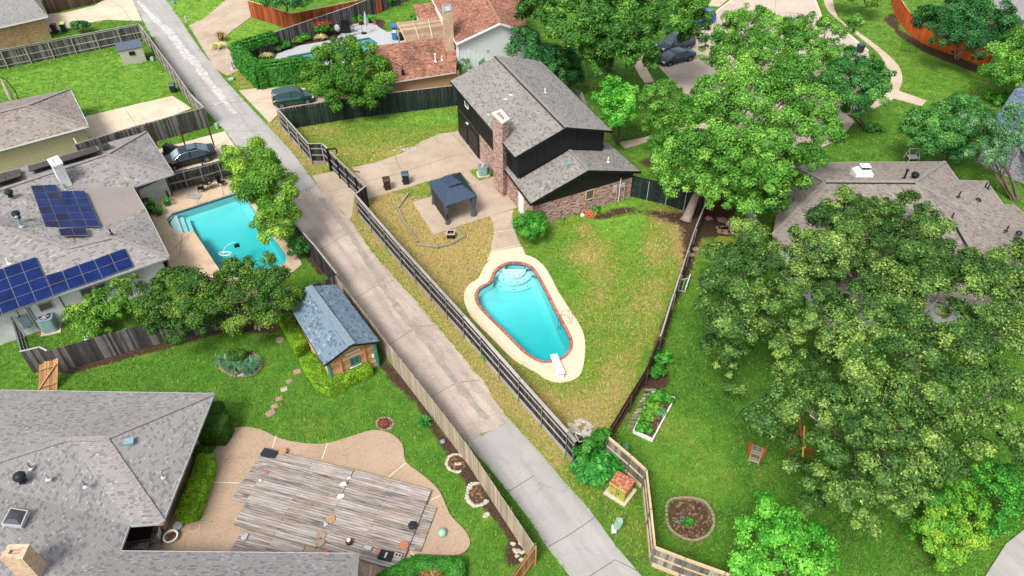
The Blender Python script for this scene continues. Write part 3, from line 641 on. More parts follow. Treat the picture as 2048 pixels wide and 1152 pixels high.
# ------------------------------------------------------------ alley, drives, walks, patios
A = MAT
sheet('alley', [(262,-4),(290,50),(345,140),(385,185),(412,222),(450,262),(478,300),(560,405),(608,384),(634,371),(585,305),(520,235),(450,160),(400,98),(330,-4)], A['concrete_new'],
      joints=[[(290,50),(360,42)],[(345,118),(412,112)],[(372,172),(463,170)],[(415,212),(478,203),(512,198)],[(450,262),(545,262)]])
sheet('alley', [(608,384),(560,405),(585,452),(650,545),(700,605),(760,672),(830,755),(900,845),(932,885),(1022,842),(1010,830),(975,775),(930,720),(880,660),(830,600),(800,567),(745,505),(700,440),(664,402),(634,371)], A['aggregate'], smooth=0, jit=.07,
      joints=[[(640,500),(690,470),(745,455)],[(700,605),(745,575),(790,560)],[(780,690),(830,655),(868,650)],[(860,795),(915,765),(960,760)]])
sheet('alley', [(932,885),(990,950),(1060,1040),(1092,1092),(1145,1160),(1420,1560),(1640,1520),(1290,1160),(1230,1090),(1180,1020),(1130,965),(1075,900),(1022,842)], A['concrete_new'],
      joints=[[(1011,987),(1068,952)],[(1092,1096),(1135,1072),(1190,1035)],[(1145,1175),(1230,1120),(1285,1147)]])
# tar and mortar repairs running down the middle of the alley
def ribbon(name, pts, w, mat, j=.06, z=None):
    q = densify(G(pts), .5, 0, False); L_, R_ = [], []
    for i, p in enumerate(q):
        d = (q[min(i+1, len(q)-1)]-q[max(0, i-1)]).normalized(); nn = Vector((-d.y, d.x, 0)); ww = (w if not callable(w) else w(i/len(q)))*rnd.uniform(.65, 1.25)/2
        m = p+nn*rnd.uniform(-j, j); L_.append(m+nn*ww); R_.append(m-nn*ww)
    return sheet(name, L_+R_[::-1], mat, z=z)
ribbon('alley_repair', [(640,395),(690,455),(720,500),(760,560),(812,640),(838,665),(880,720),(915,770),(955,818),(985,850)], .5, A['patch'])
ribbon('alley_repair', [(276,2),(310,40),(340,65),(372,108),(392,128),(415,160),(440,190),(456,212),(472,232)], lambda a: .4+.6*math.sin(3.1*a), A['concrete_white'], .05)
ribbon('alley_repair', [(470,200),(440,206),(418,214)], .16, A['concrete_white'], .1)
ribbon('alley_repair', [(1000,900),(1030,940),(1075,990),(1110,1040),(1150,1080),(1180,1110)], .22, A['patch'], .08) if False else None
sheet('driveway', [(634,371),(625,352),(660,345),(697,338),(733,374),(717,386),(709,396),(705,428),(700,440),(664,402)], A['concrete_old'], joints=[[(660,384),(712,367)]])
sheet('driveway', [(703,335),(745,327),(790,312),(822,300),(838,285),(880,268),(925,262),(972,315),(978,333),(937,341),(921,345),(857,363),(737,398),(727,372)], A['concrete_old'], jit=.04,
      joints=[[(730,364),(790,350),(846,332),(905,312),(975,300)],[(790,312),(801,340)],[(905,268),(945,312)]])
sheet('footpath', [(921,345),(937,341),(958,362),(942,368)], A['concrete_old'])
sheet('patio', [(942,368),(958,362),(1003,350),(1012,372),(1026,390),(1041,414),(978,433)], A['concrete_old'], joints=[])
sheet('patio', [(825,405),(862,394),(942,368),(978,433),(867,470)], A['concrete_old'])
sheet('footpath', smooth_poly(G([(979,433),(1026,420)]), 1, False)+smooth_poly(G([(1026,420),(1025,438),(1030,462),(1040,488),(1049,504)]), 3, False)+smooth_poly(G([(982,517),(983,490),(988,465),(986,448),(979,433)]), 3, False), A['concrete_old'], joints=[[(986,466),(1030,459)],[(980,503),(1043,490)]], jmat=A['joint_white'])
sheet('pool_deck', DECK_OUT, A['deck_cream'], holes=[POOL_OUT])
sheet('footpath', [(974,523),(981,505),(1044,494),(1052,512),(1030,507),(1000,511),(985,517)], A['deck_cream'])
sheet('pool_deck', [(200,440),(190,400),(330,335),(345,350),(445,358),(475,366),(520,420),(600,520),(604,530),(580,550),(480,612),(420,600),(345,560),(343,540),(300,430)], A['deck_left'], holes=[POOL_L],
      joints=[[(400,362),(396,408)],[(365,470),(360,515)],[(440,352),(448,392)],[(300,430),(337,440)],[(388,463),(345,500)]])
sheet('pool_deck', [(546,124),(556,108),(600,92),(668,80),(690,62),(712,46),(745,38),(757,55),(775,65),(800,62),(830,70),(850,100),(760,120),(600,136)], A['palegrey'], holes=[POOL_F])
sheet('driveway', [(378,52),(408,38),(458,-4),(497,-4),(503,34),(450,74),(456,100),(470,104),(488,138),(455,152),(430,138)], A['concrete_old'], joints=[[(404,60),(470,20),(500,15)],[(452,100),(415,120)]])
sheet('driveway', [(478,182),(510,178),(560,176),(640,178),(690,196),(640,210),(562,224),(540,247)], A['stone_walk'], joints=[[(512,200),(560,195)]])
sheet('driveway', [(86,30),(96,66),(120,62),(142,57),(178,46),(215,40),(284,42),(264,-4),(215,-4),(190,12),(130,26)], A['concrete_pale'], joints=[[(150,36),(165,48)],[(220,2),(245,16),(262,42)]])
sheet('driveway', [(150,240),(180,232),(345,193),(365,205),(383,218),(300,250),(170,290)], A['concrete_pale'], joints=[[(250,218),(275,255)]])
sheet('driveway', [(310,302),(390,280),(450,264),(462,282),(485,312),(470,322),(430,330),(345,362)], A['concrete_pale'])
PAT = smooth_poly(G([(200,1160),(200,1035),(330,1040),(400,950),(440,885),(470,857),(520,860),(565,880),(640,890),(700,875),(745,862),(780,868),(805,890),(812,925),(850,955),(880,985),(900,1030),(932,1065),(940,1090),(920,1110),(880,1112),(820,1112),(800,1160)]), 3)
sheet('patio', PAT, A['patio_tan'], joints=[[(553,873),(545,898)],[(655,889),(645,920)],[(813,927),(777,956)],[(420,966),(480,968)],[(881,993),(863,1001)],[(822,1105),(828,1113)],[(744,1130),(740,1155)]], jmat=A['joint_white'])
# street, kerbs and sidewalks
sheet('street', G([(1477,-6),(1440,22),(1415,45),(1345,100),(1316,132),(1350,172),(1390,205),(1440,260),(1560,330),(1680,280),(1745,200),(1752,150),(1735,105),(1690,68),(1640,38),(1624,-6)]), A['street'],
      joints=[[(1552,-6),(1545,60),(1530,140)],[(1500,30),(1600,28)],[(1420,80),(1540,90),(1650,95)],[(1480,120),(1490,60)]])
sheet('kerb', G([(1477,-6),(1440,22),(1415,45),(1412,43),(1436,20),(1470,-6)]), A['concrete_pale'], z=.13); sheet('kerb', G([(1624,-6),(1640,38),(1690,68),(1735,105),(1738,103),(1694,66),(1645,36),(1629,-6)]), A['concrete_pale'], z=.13)
sheet('sidewalk', G([(1430,-6),(1462,-6),(1440,14),(1415,12)]), A['stone_walk'])
sheet('sidewalk', smooth_poly(G([(1664,-6),(1676,37),(1723,70),(1766,103),(1796,133),(1804,160),(1797,183)]), 3, False)+smooth_poly(G([(1853,203),(1843,213),(1789,198),(1723,230),(1700,250),(1690,240),(1730,215),(1776,185)]), 1, False)+smooth_poly(G([(1782,160),(1769,127),(1749,100),(1703,63),(1656,23),(1646,-6)]), 3, False), A['stone_walk'], joints=[[(1676,37),(1660,30)],[(1723,70),(1710,76)],[(1766,103),(1750,106)],[(1780,150),(1803,147)]])
sheet('sidewalk', smooth_poly(G([(1264,112),(1272,140),(1290,168)]), 3, False)+smooth_poly(G([(1308,164),(1292,135),(1284,112)]), 3, False), A['stone_walk'])
sheet('sidewalk', smooth_poly(G([(1238,287),(1290,276),(1340,262),(1400,250),(1440,240)]), 2, False)+smooth_poly(G([(1450,250),(1400,262),(1330,276),(1250,298)]), 2, False), A['stone_walk'])
sheet('sidewalk', G([(1588,262),(1606,262),(1630,330),(1600,330)]), A['stone_walk'])
sheet('street', G([(2060,1050),(2010,1090),(1965,1160),(1900,1300),(1960,1420),(2400,900),(2300,860)]), A['concrete_new'])

# ------------------------------------------------------------ water
def water_mat(name, tint, dens, surf):
    t = NT(name, .04, .5); t.t.nodes.remove(t.b)
    tr = t.n('ShaderNodeBsdfTransparent'); tr.inputs[0].default_value = S(surf); gl = t.n('ShaderNodeBsdfGlossy'); gl.inputs['Roughness'].default_value = .05
    fr = t.n('ShaderNodeFresnel'); fr.inputs[0].default_value = 1.33
    bp = t.n('ShaderNodeBump'); bp.inputs['Strength'].default_value = .4; bp.inputs['Distance'].default_value = .05; t.L(t.noise(t.pos(), 3.5, 3, .5), bp.inputs['Height'])
    t.L(bp.outputs[0], gl.inputs['Normal']); t.L(bp.outputs[0], fr.inputs['Normal']); mx = t.n('ShaderNodeMixShader'); t.L(fr.outputs[0], mx.inputs[0]); t.L(tr.outputs[0], mx.inputs[1]); t.L(gl.outputs[0], mx.inputs[2]); t.L(mx.outputs[0], t.o.inputs[0])
    va = t.n('ShaderNodeVolumeAbsorption'); va.inputs[0].default_value = S(tint); va.inputs[1].default_value = dens; t.L(va.outputs[0], t.o.inputs['Volume']); return t.m
A['water'] = water_mat('pool_water', '10e2e4', .66, 'ffffff'); A['plaster'] = plain('pool_plaster', 'b2e6e6', .8, 0, .06, 1, .6); A['tile'] = plain('waterline_tile', '2c5c78', .3)
A['step_white'] = plain('pool_step', 'cfe9e6', .8)
def pool(loop, depths, label, levels, water_z=-.14):
    """loop of world points; depth varies along y of the pool; basin walls, floor and water body"""
    t = thing('swimming_pool', label, 'pool', (0, 0, 0))
    mb = MB(); n = len(loop); lp = [Vector((p.x, p.y, 0)) for p in loop]
    if area2(lp) < 0: lp.reverse()
    d = [depths(p) for p in lp]
    inner = offset(lp, .5); fv = [(p.x, p.y, -depths(p)) for p in inner]
    mb.add([(p.x, p.y, -.02) for p in lp]+[(p.x, p.y, -k*.75) for p, k in zip(lp, d)]+fv, [((i+1) % n, i, n+i, n+(i+1) % n) for i in range(n)]+[(n+(i+1) % n, n+i, 2*n+i, 2*n+(i+1) % n) for i in range(n)])
    # floor on a grid so that the slope is smooth
    tr = tessellate_polygon([[Vector((p.x, p.y, 0)) for p in inner]]); fs = []
    for q in tr: 
        a, b, c = [Vector((inner[i].x, inner[i].y, 0)) for i in q]; fs.append(q if (b-a).cross(c-a).z > 0 else (q[0], q[2], q[1]))
    mb.add(fv, fs); mb.build('basin', A['plaster'], t)
    m2 = MB(); i2 = offset(lp, .006); m2.add([(p.x, p.y, -.03) for p in i2]+[(p.x, p.y, -.2) for p in i2], [((i+1) % n, i, n+i, n+(i+1) % n) for i in range(n)]); m2.build('waterline_tile', A['tile'], t)
    w = MB(); i3 = offset(lp, .012); w.prism([(p.x, p.y) for p in i3], -3.4, water_z); w.build('water', A['water'], t)
    return t
pc = P(1030, 545); pe = P(1110, 715); ax = (pe-pc).normalized()
pool_main = pool(POOL_IN, lambda p: .95+1.5*max(0, min(1, ((p-pc).dot(ax)-1.5)/6.5)), 'kidney shaped turquoise pool with brick coping in the dry lawn', None)
t_ = pool_main
mb = MB()
n_ = len(POOL_OUT)
cin = offset(POOL_OUT, .30)
# brick coping: bullnose blocks laid round the pool
per = densify(POOL_OUT, .11); pin = offset(per, .22)
if area2(per) < 0: per.reverse(); pin.reverse()
for i in range(len(per)):
    a, b, c, d = per[i], per[(i+1) % len(per)], pin[(i+1) % len(per)], pin[i]
    k = .06; a2, b2, c2, d2 = a.lerp(b, k), b.lerp(a, k), c.lerp(d, k), d.lerp(c, k)
    zt = .055+rnd.uniform(-.003, .003); mb.add([(p.x, p.y, -.03) for p in (a2, b2, c2, d2)]+[(p.x, p.y, zt) for p in (a2, b2, c2, d2)], [(4, 5, 6, 7), (0, 1, 5, 4), (1, 2, 6, 5), (2, 3, 7, 6), (3, 0, 4, 7)])
tm = NT('red_brick_coping', .85, .2); tm.col(tm.mix(tm.island(), S('8a4c40'), S('a8705f'))); mb.build('coping', tm.m, t_)
m0 = MB(); m0.add([(p.x, p.y, .03) for p in per]+[(p.x, p.y, .03) for p in pin], [(i, (i+1) % len(per), len(per)+(i+1) % len(per), len(per)+i) for i in range(len(per))]); m0.build('coping_mortar', MAT['joint'], t_)
# entry steps, rounded
s0 = P(1024, 537); 
for i, (r_, z_) in enumerate([(.95, -.32), (1.45, -.55), (1.95, -.8)]):
    mb = MB(); pts = []
    for k in range(25):
        a = -math.pi*1.02+math.pi*1.04*k/24; pts.append(Vector((s0.x+.15+math.cos(a)*r_*.95, s0.y+.25+math.sin(a)*r_, 0)))
    mb.prism([(p.x, p.y) for p in pts], z_-.25, z_); mb.build('entry_step', A['step_white'], t_)
    dm = MB()
    for k in range(3+i%2):
        a = -math.pi*(.2+.6*(k+.5)/(3+i%2)); dm.lathe([(.05, 0), (.05, .012)], (s0.x+.15+math.cos(a)*(r_-.22), s0.y+.25+math.sin(a)*(r_-.22), z_+.003), 8)
    dm.build('step_marker', MAT['rubber'], t_)
pl_ = pool(POOL_L, lambda p: 1.0+1.2*max(0, min(1, (P(400, 440)-p).y/6+.2)), 'large angular turquoise pool beside the house with solar panels', None)
mb = MB()
a, b, c, d = P(352, 462), P(388, 462), P(362, 422), P(344, 428)
for i, z_ in enumerate((-.3, -.5, -.7)):
    e = (b-a)*.22*i*.55; mb.prism([((q+e).x, (q+e).y) for q in (P(337, 441), P(353, 463), P(366+i*7, 464), P(351+i*7, 424), P(345, 428))], z_-.2, z_)
mb.build('entry_step', A['step_white'], pl_)
hm = MB(); cpt = P(441, 511); q = [(P(470, 484, -.1)), P(455, 490, -.1), P(447, 500, -.1), P(446, 512, -.1)]
for k in range(13): a = k*.75; r_ = .3+.12*math.sin(k*.9); q.append(P(447, 508, -.1)+Vector((math.cos(a)*r_*1.6, math.sin(a)*r_*.8, 0)))
hm.tube(q, .022, 6); tag(hm.build('pool_hose', MAT['white'], None), 'white coiled cleaner hose floating in the angular pool', 'hose')
cm = MB(); c_ = P(474, 492, -.1); cm.box(c_+Vector((0, 0, .05)), (.4, .35, .14), .5); cm.lathe([(.12, .1), (.1, .2), (.04, .24)], c_, 10); tag(cm.build('pool_cleaner', MAT['blackmetal'], None), 'small dark pool cleaner robot in the angular pool', 'pool cleaner')
pf_ = pool(POOL_F, lambda p: 1.2, 'small turquoise pool behind the ivy covered fence', None)

# ------------------------------------------------------------ fences
def T2(pts, h): return [P(x, y, h) for x, y in pts]
fence('board_fence', 'long black stained board fence with pale cap between alley and pool yard', [(711,390),(800,492),(928,632),(1040,758),(1137,866),(1152,884)], 2.05, 'w_black', 'w_greyrail', -1, (.3, .95, 1.6), 2.5, .2, pmat='steel', pw=.06, pside=-1, kick=True)
fence('board_fence', 'black board fence with stepped corner between green car and dark gate', [(556,219),(617,288),(645,288),(657,300)], 2.05, 'w_black', 'w_greyrail', -1, (.3, .95, 1.6), 2.5, .14, pw=.1, kick=True)
g_ = fence('gate', 'black sliding driveway gate with pale rails across the old drive', [(657,300),(732,373)], 2.0, 'w_black', 'w_greyrail', -1, (.35, 1.05, 1.85), 1.6, .08, pmat='blackmetal', pw=.08, cat='gate')
fence('board_fence', 'short black return panel closing the gate end of the long black fence', [(732,373),(711,390)], 2.05, 'w_black', 'w_greyrail', -1, (.3,), 0, .14)
gp = MB(); b_ = P(657, 300, 2.05); gp.box((b_.x-.1, b_.y-.1, 1.1), (.16, .16, 2.2)); gp.bar((b_.x-.1, b_.y-.1, 2.2), (b_.x+.7, b_.y-.1, 2.25), .1); gp.bar((b_.x+.7, b_.y-.1, 2.25), (b_.x+.75, b_.y-.1, 1.8), .1)
tag(gp.build('gate_post', A['blackmetal']), 'black steel gate post with hooked arm at the sliding gate', 'post')
fence('board_fence', 'dark slate green board fence behind the small lawn and crepe myrtle', [(558,219),(700,196),(917,171)], 2.2, 'w_blue', 'w_greyrail', 1, (.4, 1.7), 2.4, .12)
fence('board_fence', 'weathered dark board fence behind the bright lawn with the grey shed', [(-40,107),(0,101),(140,74),(278,48)], 2.0, 'w_dark', 'w_greyrail', -1, (.3, 1.05, 1.9), 2.5, .1, 'w_greyrail')
fence('board_fence', 'weathered open framed fence along the alley beside the bright lawn', [(278,48),(347,140),(383,190),(408,215)], 2.0, 'w_grey', 'w_greyrail', -1, (.3, 1.05, 1.9), 2.2, .1)
fence('board_fence', 'grey brown weathered board fence between the pale slab and parked black sedan', [(408,216),(280,251),(150,290)], 2.0, 'w_dark', 'w_greyrail', -1, (.4, 1.6), 2.5, .08)
fence('board_fence', 'dark weathered board fence running under the crepe myrtles', [(93,703),(250,659),(420,620),(603,577),(672,553)], 1.9, 'w_dark', 'w_greyrail', 1, (.4, 1.5), 2.4)
fence('board_fence', 'short weathered fence corner with pale cap by the broken gate', [(40,705),(79,696),(93,703)], 1.9, 'w_dark', 'w_caplight', 1, (.4, 1.5), 0, .1)
fence('board_fence', 'dark alley fence with pale rails beside the angular pool', [(580,438),(628,492),(672,548)], 1.9, 'w_black', 'w_greyrail', 1, (.3, .95, 1.7), 2.4, .12, kick=True)
fence('board_fence', 'tan board fence along the alley behind blue roofed shed and flower beds', [(672,553),(770,680),(840,768),(935,891),(1068,1090)], 1.9, 'w_tan', 'w_tanrail', 1, (.3, 1.6), 2.4, None, pmat='steel', pw=.05, ph=2.0, pside=1)
fence('board_fence', 'short end of fresh tan boards at the bottom of the alley fence', [(1068,1090),(1010,1170)], 1.8, 'w_gate', 'w_gate', 1, (.3, 1.5), 2)
fence('low_fence', 'low fence with pale cap between dry lawn and black mulch bed', [(1413,400),(1390,457),(1360,548),(1347,587),(1320,673)], 1.5, 'w_brown', 'w_greyrail', 1, (.4, 1.2), 3.0, .09)
fence('low_fence', 'dark red brown solid fence at the lower end of the dry lawn', [(1320,673),(1293,737),(1260,790),(1219,857)], 1.6, 'w_red', 'w_brown', 1, (.4, 1.2), 3.0, None)
fence('board_fence', 'tan board fence with new bottom rail beside the rusty transformer', [(1217,874),(1262,912),(1294,941)], 1.8, 'w_grey', 'w_tanrail', -1, (.3, 1.0, 1.7), 2.4, .1, pmat='steel', pw=.06, kick=True)
fence('board_fence', 'tan board fence panel seen nearly edge on beside the round mulch bed', [(1294,941),(1303,1020),(1311,1094)], 1.8, 'w_grey', 'w_tanrail', -1, (.3, 1.0, 1.7), 2.4, .1, pmat='steel', pw=.06, kick=True)
fence('board_fence', 'tan board fence leading from the corner post behind the bright green tree', [(1311,1094),(1370,1117),(1451,1146),(1560,1190)], 1.8, 'w_grey', 'w_tanrail', -1, (.3, 1.0, 1.7), 2.4, .1, pmat='steel', pw=.06, kick=True)
fence('metal_fence', 'dark green panelled fence with pale steel posts behind the leaning oak', [(1262,352),(1338,369),(1413,394)], 2.0, 'w_blue', 'w_blue', -1, (.5, 1.1, 1.7), 2.1, .06, pmat='palegrey', pw=.06, pside=-1)
fence('board_fence', 'dark red fence panels in deep shade beyond the black mulch bed', [(1402,392),(1475,392)], 2.0, 'w_red', 'w_red', -1, (.4, 1.7), 1.6)
fence('board_fence', 'red cedar fence corner at the top by the neighbours drive', [(495,2),(534,13),(583,28)], 2.1, 'w_cedar', 'w_tanrail', 1, (.4, 1.7), 2.4, .1)
fence('board_fence', 'dark red cedar fence run rising to the top edge', [(583,28),(660,13),(760,-8)], 2.1, 'w_cedar', 'w_tanrail', 1, (.4, 1.7), 2.4, .1)
fence('board_fence', 'blue grey weathered fence behind the grill and flower bed', [(470,90),(547,66),(640,34),(700,14),(780,-18),(840,-40)], 2.1, 'w_dark', 'w_caplight', 1, (.4, 1.7), 2.4, .1)
fence('board_fence', 'curved bright orange cedar fence behind the street corner lawn', smooth_poly([P(1781,-2),P(1789,27),P(1813,63),P(1856,92),P(1910,112),P(1975,136)], 5, False), 2.0, 'w_orange', 'w_tanrail', 1, (.4, 1.7), 2.4, .08, base=True)
fence('board_fence', 'dark brown board fence beyond the pale drive at top left', [(98,28),(190,6),(240,-6)], 2.2, 'w_brown', 'w_brown', 1, (.4, 1.7), 2.4, base=False) if False else fence('board_fence', 'dark brown board fence beyond the pale drive at top left', [P(98,28),P(180,10),P(235,-6)], 2.2, 'w_brown', 'w_brown', 1, (.4, 1.7), 2.4, base=True)
# iron side gate by the white brick wall
g_ = thing('iron_gate', 'black iron side gate between white brick wall and weathered corner fence', 'gate', P(60, 700))
a, b = P(22, 634, 1.9), P(42, 703, 1.9); a.z = b.z = 0; a, b = a-g_.location, b-g_.location; d = b-a; m1 = MB(); m2 = MB()
for z_ in (.15, 1.0, 1.85): m1.bar(a+Vector((0, 0, z_)), b+Vector((0, 0, z_)), .07, .07)
for k in range(13): q = a+d*k/12; m2.bar(q+Vector((0, 0, .1)), q+Vector((0, 0, 1.9)), .03)
m1.build('rail', A['steel'], g_); m2.build('picket', A['blackmetal'], g_)
# leaning broken gate leaf
g_ = thing('broken_gate', 'broken tan wooden gate leaning on the fence corner above the grey roof', 'gate', P(92, 775)); c0 = g_.location
a, b = P(78, 792)-c0, P(112, 782)-c0; tp = P(97, 722, 1.6)-c0
m1 = MB(); m2 = MB()
for k in range(7):
    q = a.lerp(b, k/6); m1.bar(q, q+(tp-(a+b)/2)+Vector((0, 0, rnd.uniform(-.1, .05))), .13, .02, up=(b-a).cross(tp).normalized())
for z_ in (.25, .8): e = (tp-(a+b)/2)*z_+Vector((.0, -.05, .03)); m2.bar(a+e, b+e, .08, .04)
m2.bar(a+(tp-(a+b)/2)*.2+Vector((0, -.06, .04)), b+(tp-(a+b)/2)*.85+Vector((0, -.06, .04)), .08, .04)
m1.build('board', A['w_gate'], g_); m2.build('brace', A['w_gate'], g_)

# ------------------------------------------------------------ houses
def onp(x, y, A3, lift=0.0):
    """photo point cast onto the plane of three world points"""
    a, b, c = A3; n = (b-a).cross(c-a).normalized(); n = n if n.z > 0 else -n; o_ = Vector((0, 0, CAMH)); d = P(x, y, 0)-o_
    return o_+d*((a+n*lift-o_).dot(n)/d.dot(n))
def zat(x, y, A3):
    a, b, c = A3; n = (b-a).cross(c-a); return a.z-(n.x*(x-a.x)+n.y*(y-a.y))/n.z
def roof(parent, planes, mat, th=.14, name='roof'):
    mb = MB()
    for pl in planes:
        q = [p if isinstance(p, Vector) else P(*p) for p in pl]; n = sum(((q[i]-q[0]).cross(q[(i+1) % len(q)]-q[0]) for i in range(1, len(q)-1)), Vector())
        if n.z < 0: q.reverse()
        mb.slabup(q, th)
    o = mb.build(name, A[mat], parent); return o
def caps(parent, lines, mat, w=.28, name='ridge_cap', th=.035):
    for a, b in lines:
        mb = MB(); a = (a if isinstance(a, Vector) else P(*a)); b = (b if isinstance(b, Vector) else P(*b)); L = (b-a).length; m = max(1, int(L/.22)); d = (b-a)/m
        for i in range(m):
            e = Vector((0, 0, .032)); mb.bar(a+d*i+e-Vector((0, 0, .008)), a+d*(i+1.04)+e+Vector((0, 0, .012)), w*rnd.uniform(.93, 1.05), th)
        mb.build(name, A[mat], parent)
def walls(parent, loop, z0, z1, mat, name='wall'):
    mb = MB(); w = [Vector((p.x, p.y, 0)) for p in loop]
    if area2(w) < 0: w.reverse()
    n = len(w)
    for i in range(n):
        a, b = w[i], w[(i+1) % n]; mb.poly([(a.x, a.y, z0), (b.x, b.y, z0), (b.x, b.y, z1), (a.x, a.y, z1)])
    return mb.build(name, A[mat], parent)
def trim(parent, pts, mat, w=.06, h=.16, name='gutter', dz=-.07):
    mb = MB(); q = [p if isinstance(p, Vector) else P(*p) for p in pts]
    for a, b in zip(q, q[1:]): mb.bar(a+Vector((0, 0, dz)), b+Vector((0, 0, dz)), w, h)
    return mb.build(name, A[mat], parent)
def vent(name, label, p, kind, parent=None, mat='darkmetal'):
    """small roof fittings; parts of their roof when parent is given"""
    mb = MB(); p = Vector(p)
    if kind == 'turbine':
        mb.lathe([(.2, -.1), (.16, .12)], p, 12); mb.lathe([(.17, .12), (.27, .2), (.3, .32), (.24, .44), (.08, .5)], p, 16)
    elif kind == 'pipe': mb.lathe([(.16, 0.0), (.07, .06)], p, 10); mb.lathe([(.05, -.1), (.05, .45)], p, 10)
    elif kind == 'tallpipe': mb.lathe([(.2, -.02), (.09, .08)], p, 10); mb.lathe([(.07, -.1), (.07, .7)], p, 10); mb.lathe([(.11, .7), (.12, .8), (.04, .86)], p, 10)
    elif kind == 'box': mb.box(p+Vector((0, 0, .08)), (.4, .35, .16), .3); mb.box(p+Vector((0, 0, .18)), (.46, .4, .04), .3)
    elif kind == 'dome': mb.lathe([(.22, -.02), (.22, .08), (.15, .16), (.05, .19)], p, 12)
    return mb.build(name, A[mat], parent)
A['shingle_mauve'] = shingle('mauve_grey_shingles_fine', '7b7877', '8b8886', '9e9b99', sc=.11)
def chimney(parent, top, h, base_z, mat, capm, flue=True, capw=.06, name='chimney'):
    w = [P(x, y, h) for x, y in top]; mb = MB()
    if area2(w) < 0: w.reverse()
    mb.prism([(p.x, p.y) for p in w], base_z, h-.1); o = mb.build(name, A[mat], parent)
    c = MB(); o2 = offset(w, -capw); i2 = offset(w, .22); n = len(w)
    vs = [(p.x, p.y, h-.1) for p in o2]+[(p.x, p.y, h+.05) for p in o2]+[(p.x, p.y, h+.05) for p in i2]+[(p.x, p.y, h-.25) for p in i2]
    c.add(vs, [(i, (i+1) % n, n+(i+1) % n, n+i) for i in range(n)]+[(n+i, n+(i+1) % n, 2*n+(i+1) % n, 2*n+i) for i in range(n)]+[(2*n+i, 2*n+(i+1) % n, 3*n+(i+1) % n, 3*n+i) for i in range(n)]); c.build('chimney_cap', A[capm], o)
    f = MB(); f.prism([(p.x, p.y) for p in offset(w, .2)], h-.24, h-.2); f.build('flue', A['blackmetal'], o); return o
def window(parent, a, b, z0, z1, frame='white', glass='glassgrey', out=None, bars=0):
    """window on the wall line a-b (world xy), glass child of frame"""
    a, b = Vector((a.x, a.y, 0)), Vector((b.x, b.y, 0)); d = (b-a).normalized(); n = Vector((d.y, -d.x, 0)) if out is None else out; mb = MB(); o_ = n*.03
    for q, r, z, y in ((a, b, z0, z0), (a, b, z1, z1), (a, a, z0, z1), (b, b, z0, z1)): mb.bar(q+o_+Vector((0, 0, z)), r+o_+Vector((0, 0, y)), .07, .07, up=n)
    for k in range(bars): q = a.lerp(b, (k+1)/(bars+1)); mb.bar(q+o_+Vector((0, 0, z0)), q+o_+Vector((0, 0, z1)), .04, .05, up=n)
    o = mb.build('window', A[frame], parent); g = MB(); e = n*.02; g.poly([(a+e)[:2]+(z0,), (b+e)[:2]+(z0,), (b+e)[:2]+(z1,), (a+e)[:2]+(z1,)]) ; g.build('pane', A[glass], o); return o
HN = 'house'
# --- black two storey house
H = thing(HN, 'two storey black house with grey shingle roof and tall brick chimney', 'house')
UA, UB, UC, UD = P(1030,315,5.2), P(1225,262,5.2), P(1080,120,5.2), P(900,162,5.2); RN, RF = P(1133,255,6.69), P(993,112,6.66)
PLU, PRU = (UA, RN, RF), (UB, RN, RF)
roof(H, [[UA, RN, RF, UD], [RN, UB, UC, RF]], 'shingle_grey')
caps(H, [(RF, RN)], 'cap_grey', .3)
mb = MB(); nn = (UB-UA).normalized()*-.24; mb.bar(RF+nn+Vector((0, 0, .03)), RN+nn+Vector((0, 0, .03)), .07, .06); mb.build('ridge_vent', A['blackmetal'], H)
LA, LF, LR = P(1061,408,2.7), P(1177,341,4.23), P(1282,343,2.7); LB = P(1139,300,4.23); PL1 = (LA, LF, LB); PL2 = (LR, LF, LB)
XL = onp(1040, 358, PL1); XR = onp(1205, 302, PL2); LS = P(1005,334,2.7); LE = P(1210,279,2.7); XS = onp(1018, 331, PL1)
roof(H, [[LA, LF, LB, XL], [LS, LA, XL, XS], [LF, LR, LE, XR, LB]], 'shingle_grey')
caps(H, [(LB, LF)], 'cap_grey', .28)
trim(H, [UD, UA, RN, UB, UC], 'black_trim', .05, .2, 'fascia', -.09); trim(H, [LS, LA, LF, LR, LE], 'black_trim', .05, .2, 'fascia', -.09)
up = offset([UA, UB, UC, UD], .5); u0, u1, u2, u3 = up
# upper walls
mb = MB(); mid = (Vector(u0)+Vector(u1))/2
ridgex = lambda p: None
def gable(mb, a, b, z0, PLa, PLb, dz=-.16):
    m = (a+b)/2; za, zb = zat(a.x, a.y, PLa)+dz, zat(b.x, b.y, PLb)+dz
    # ridge crossing along a-b
    best = max(range(0, 41), key=lambda k: min(zat(*(a.lerp(b, k/40)[:2]), PLa), zat(*(a.lerp(b, k/40)[:2]), PLb))); r = a.lerp(b, best/40); zr = min(zat(r.x, r.y, PLa), zat(r.x, r.y, PLb))+dz
    mb.poly([(a.x, a.y, z0), (b.x, b.y, z0), (b.x, b.y, zb), (r.x, r.y, zr), (a.x, a.y, za)])
gable(mb, u0, u1, 2.5, PLU, PRU); gable(mb, u2, u3, 2.5, PRU, PLU)
for a, b in ((u1, u2), (u3, u0)):
    mb.poly([(a.x, a.y, 2.5), (b.x, b.y, 2.5), (b.x, b.y, 5.35), (a.x, a.y, 5.35)])
dd = (u0-u3).normalized(); nl = Vector((-dd.y, dd.x, 0)); nl = nl if nl.x < 0 else -nl; L = (u0-u3).length
for k in range(int(L/.45)+1):
    q = u3+dd*k*.45+nl*.02; mb.bar((q.x, q.y, 2.5), (q.x, q.y, 5.25), .05, .04, up=nl)
dg = (u1-u0).normalized(); ng = Vector((dg.y, -dg.x, 0))
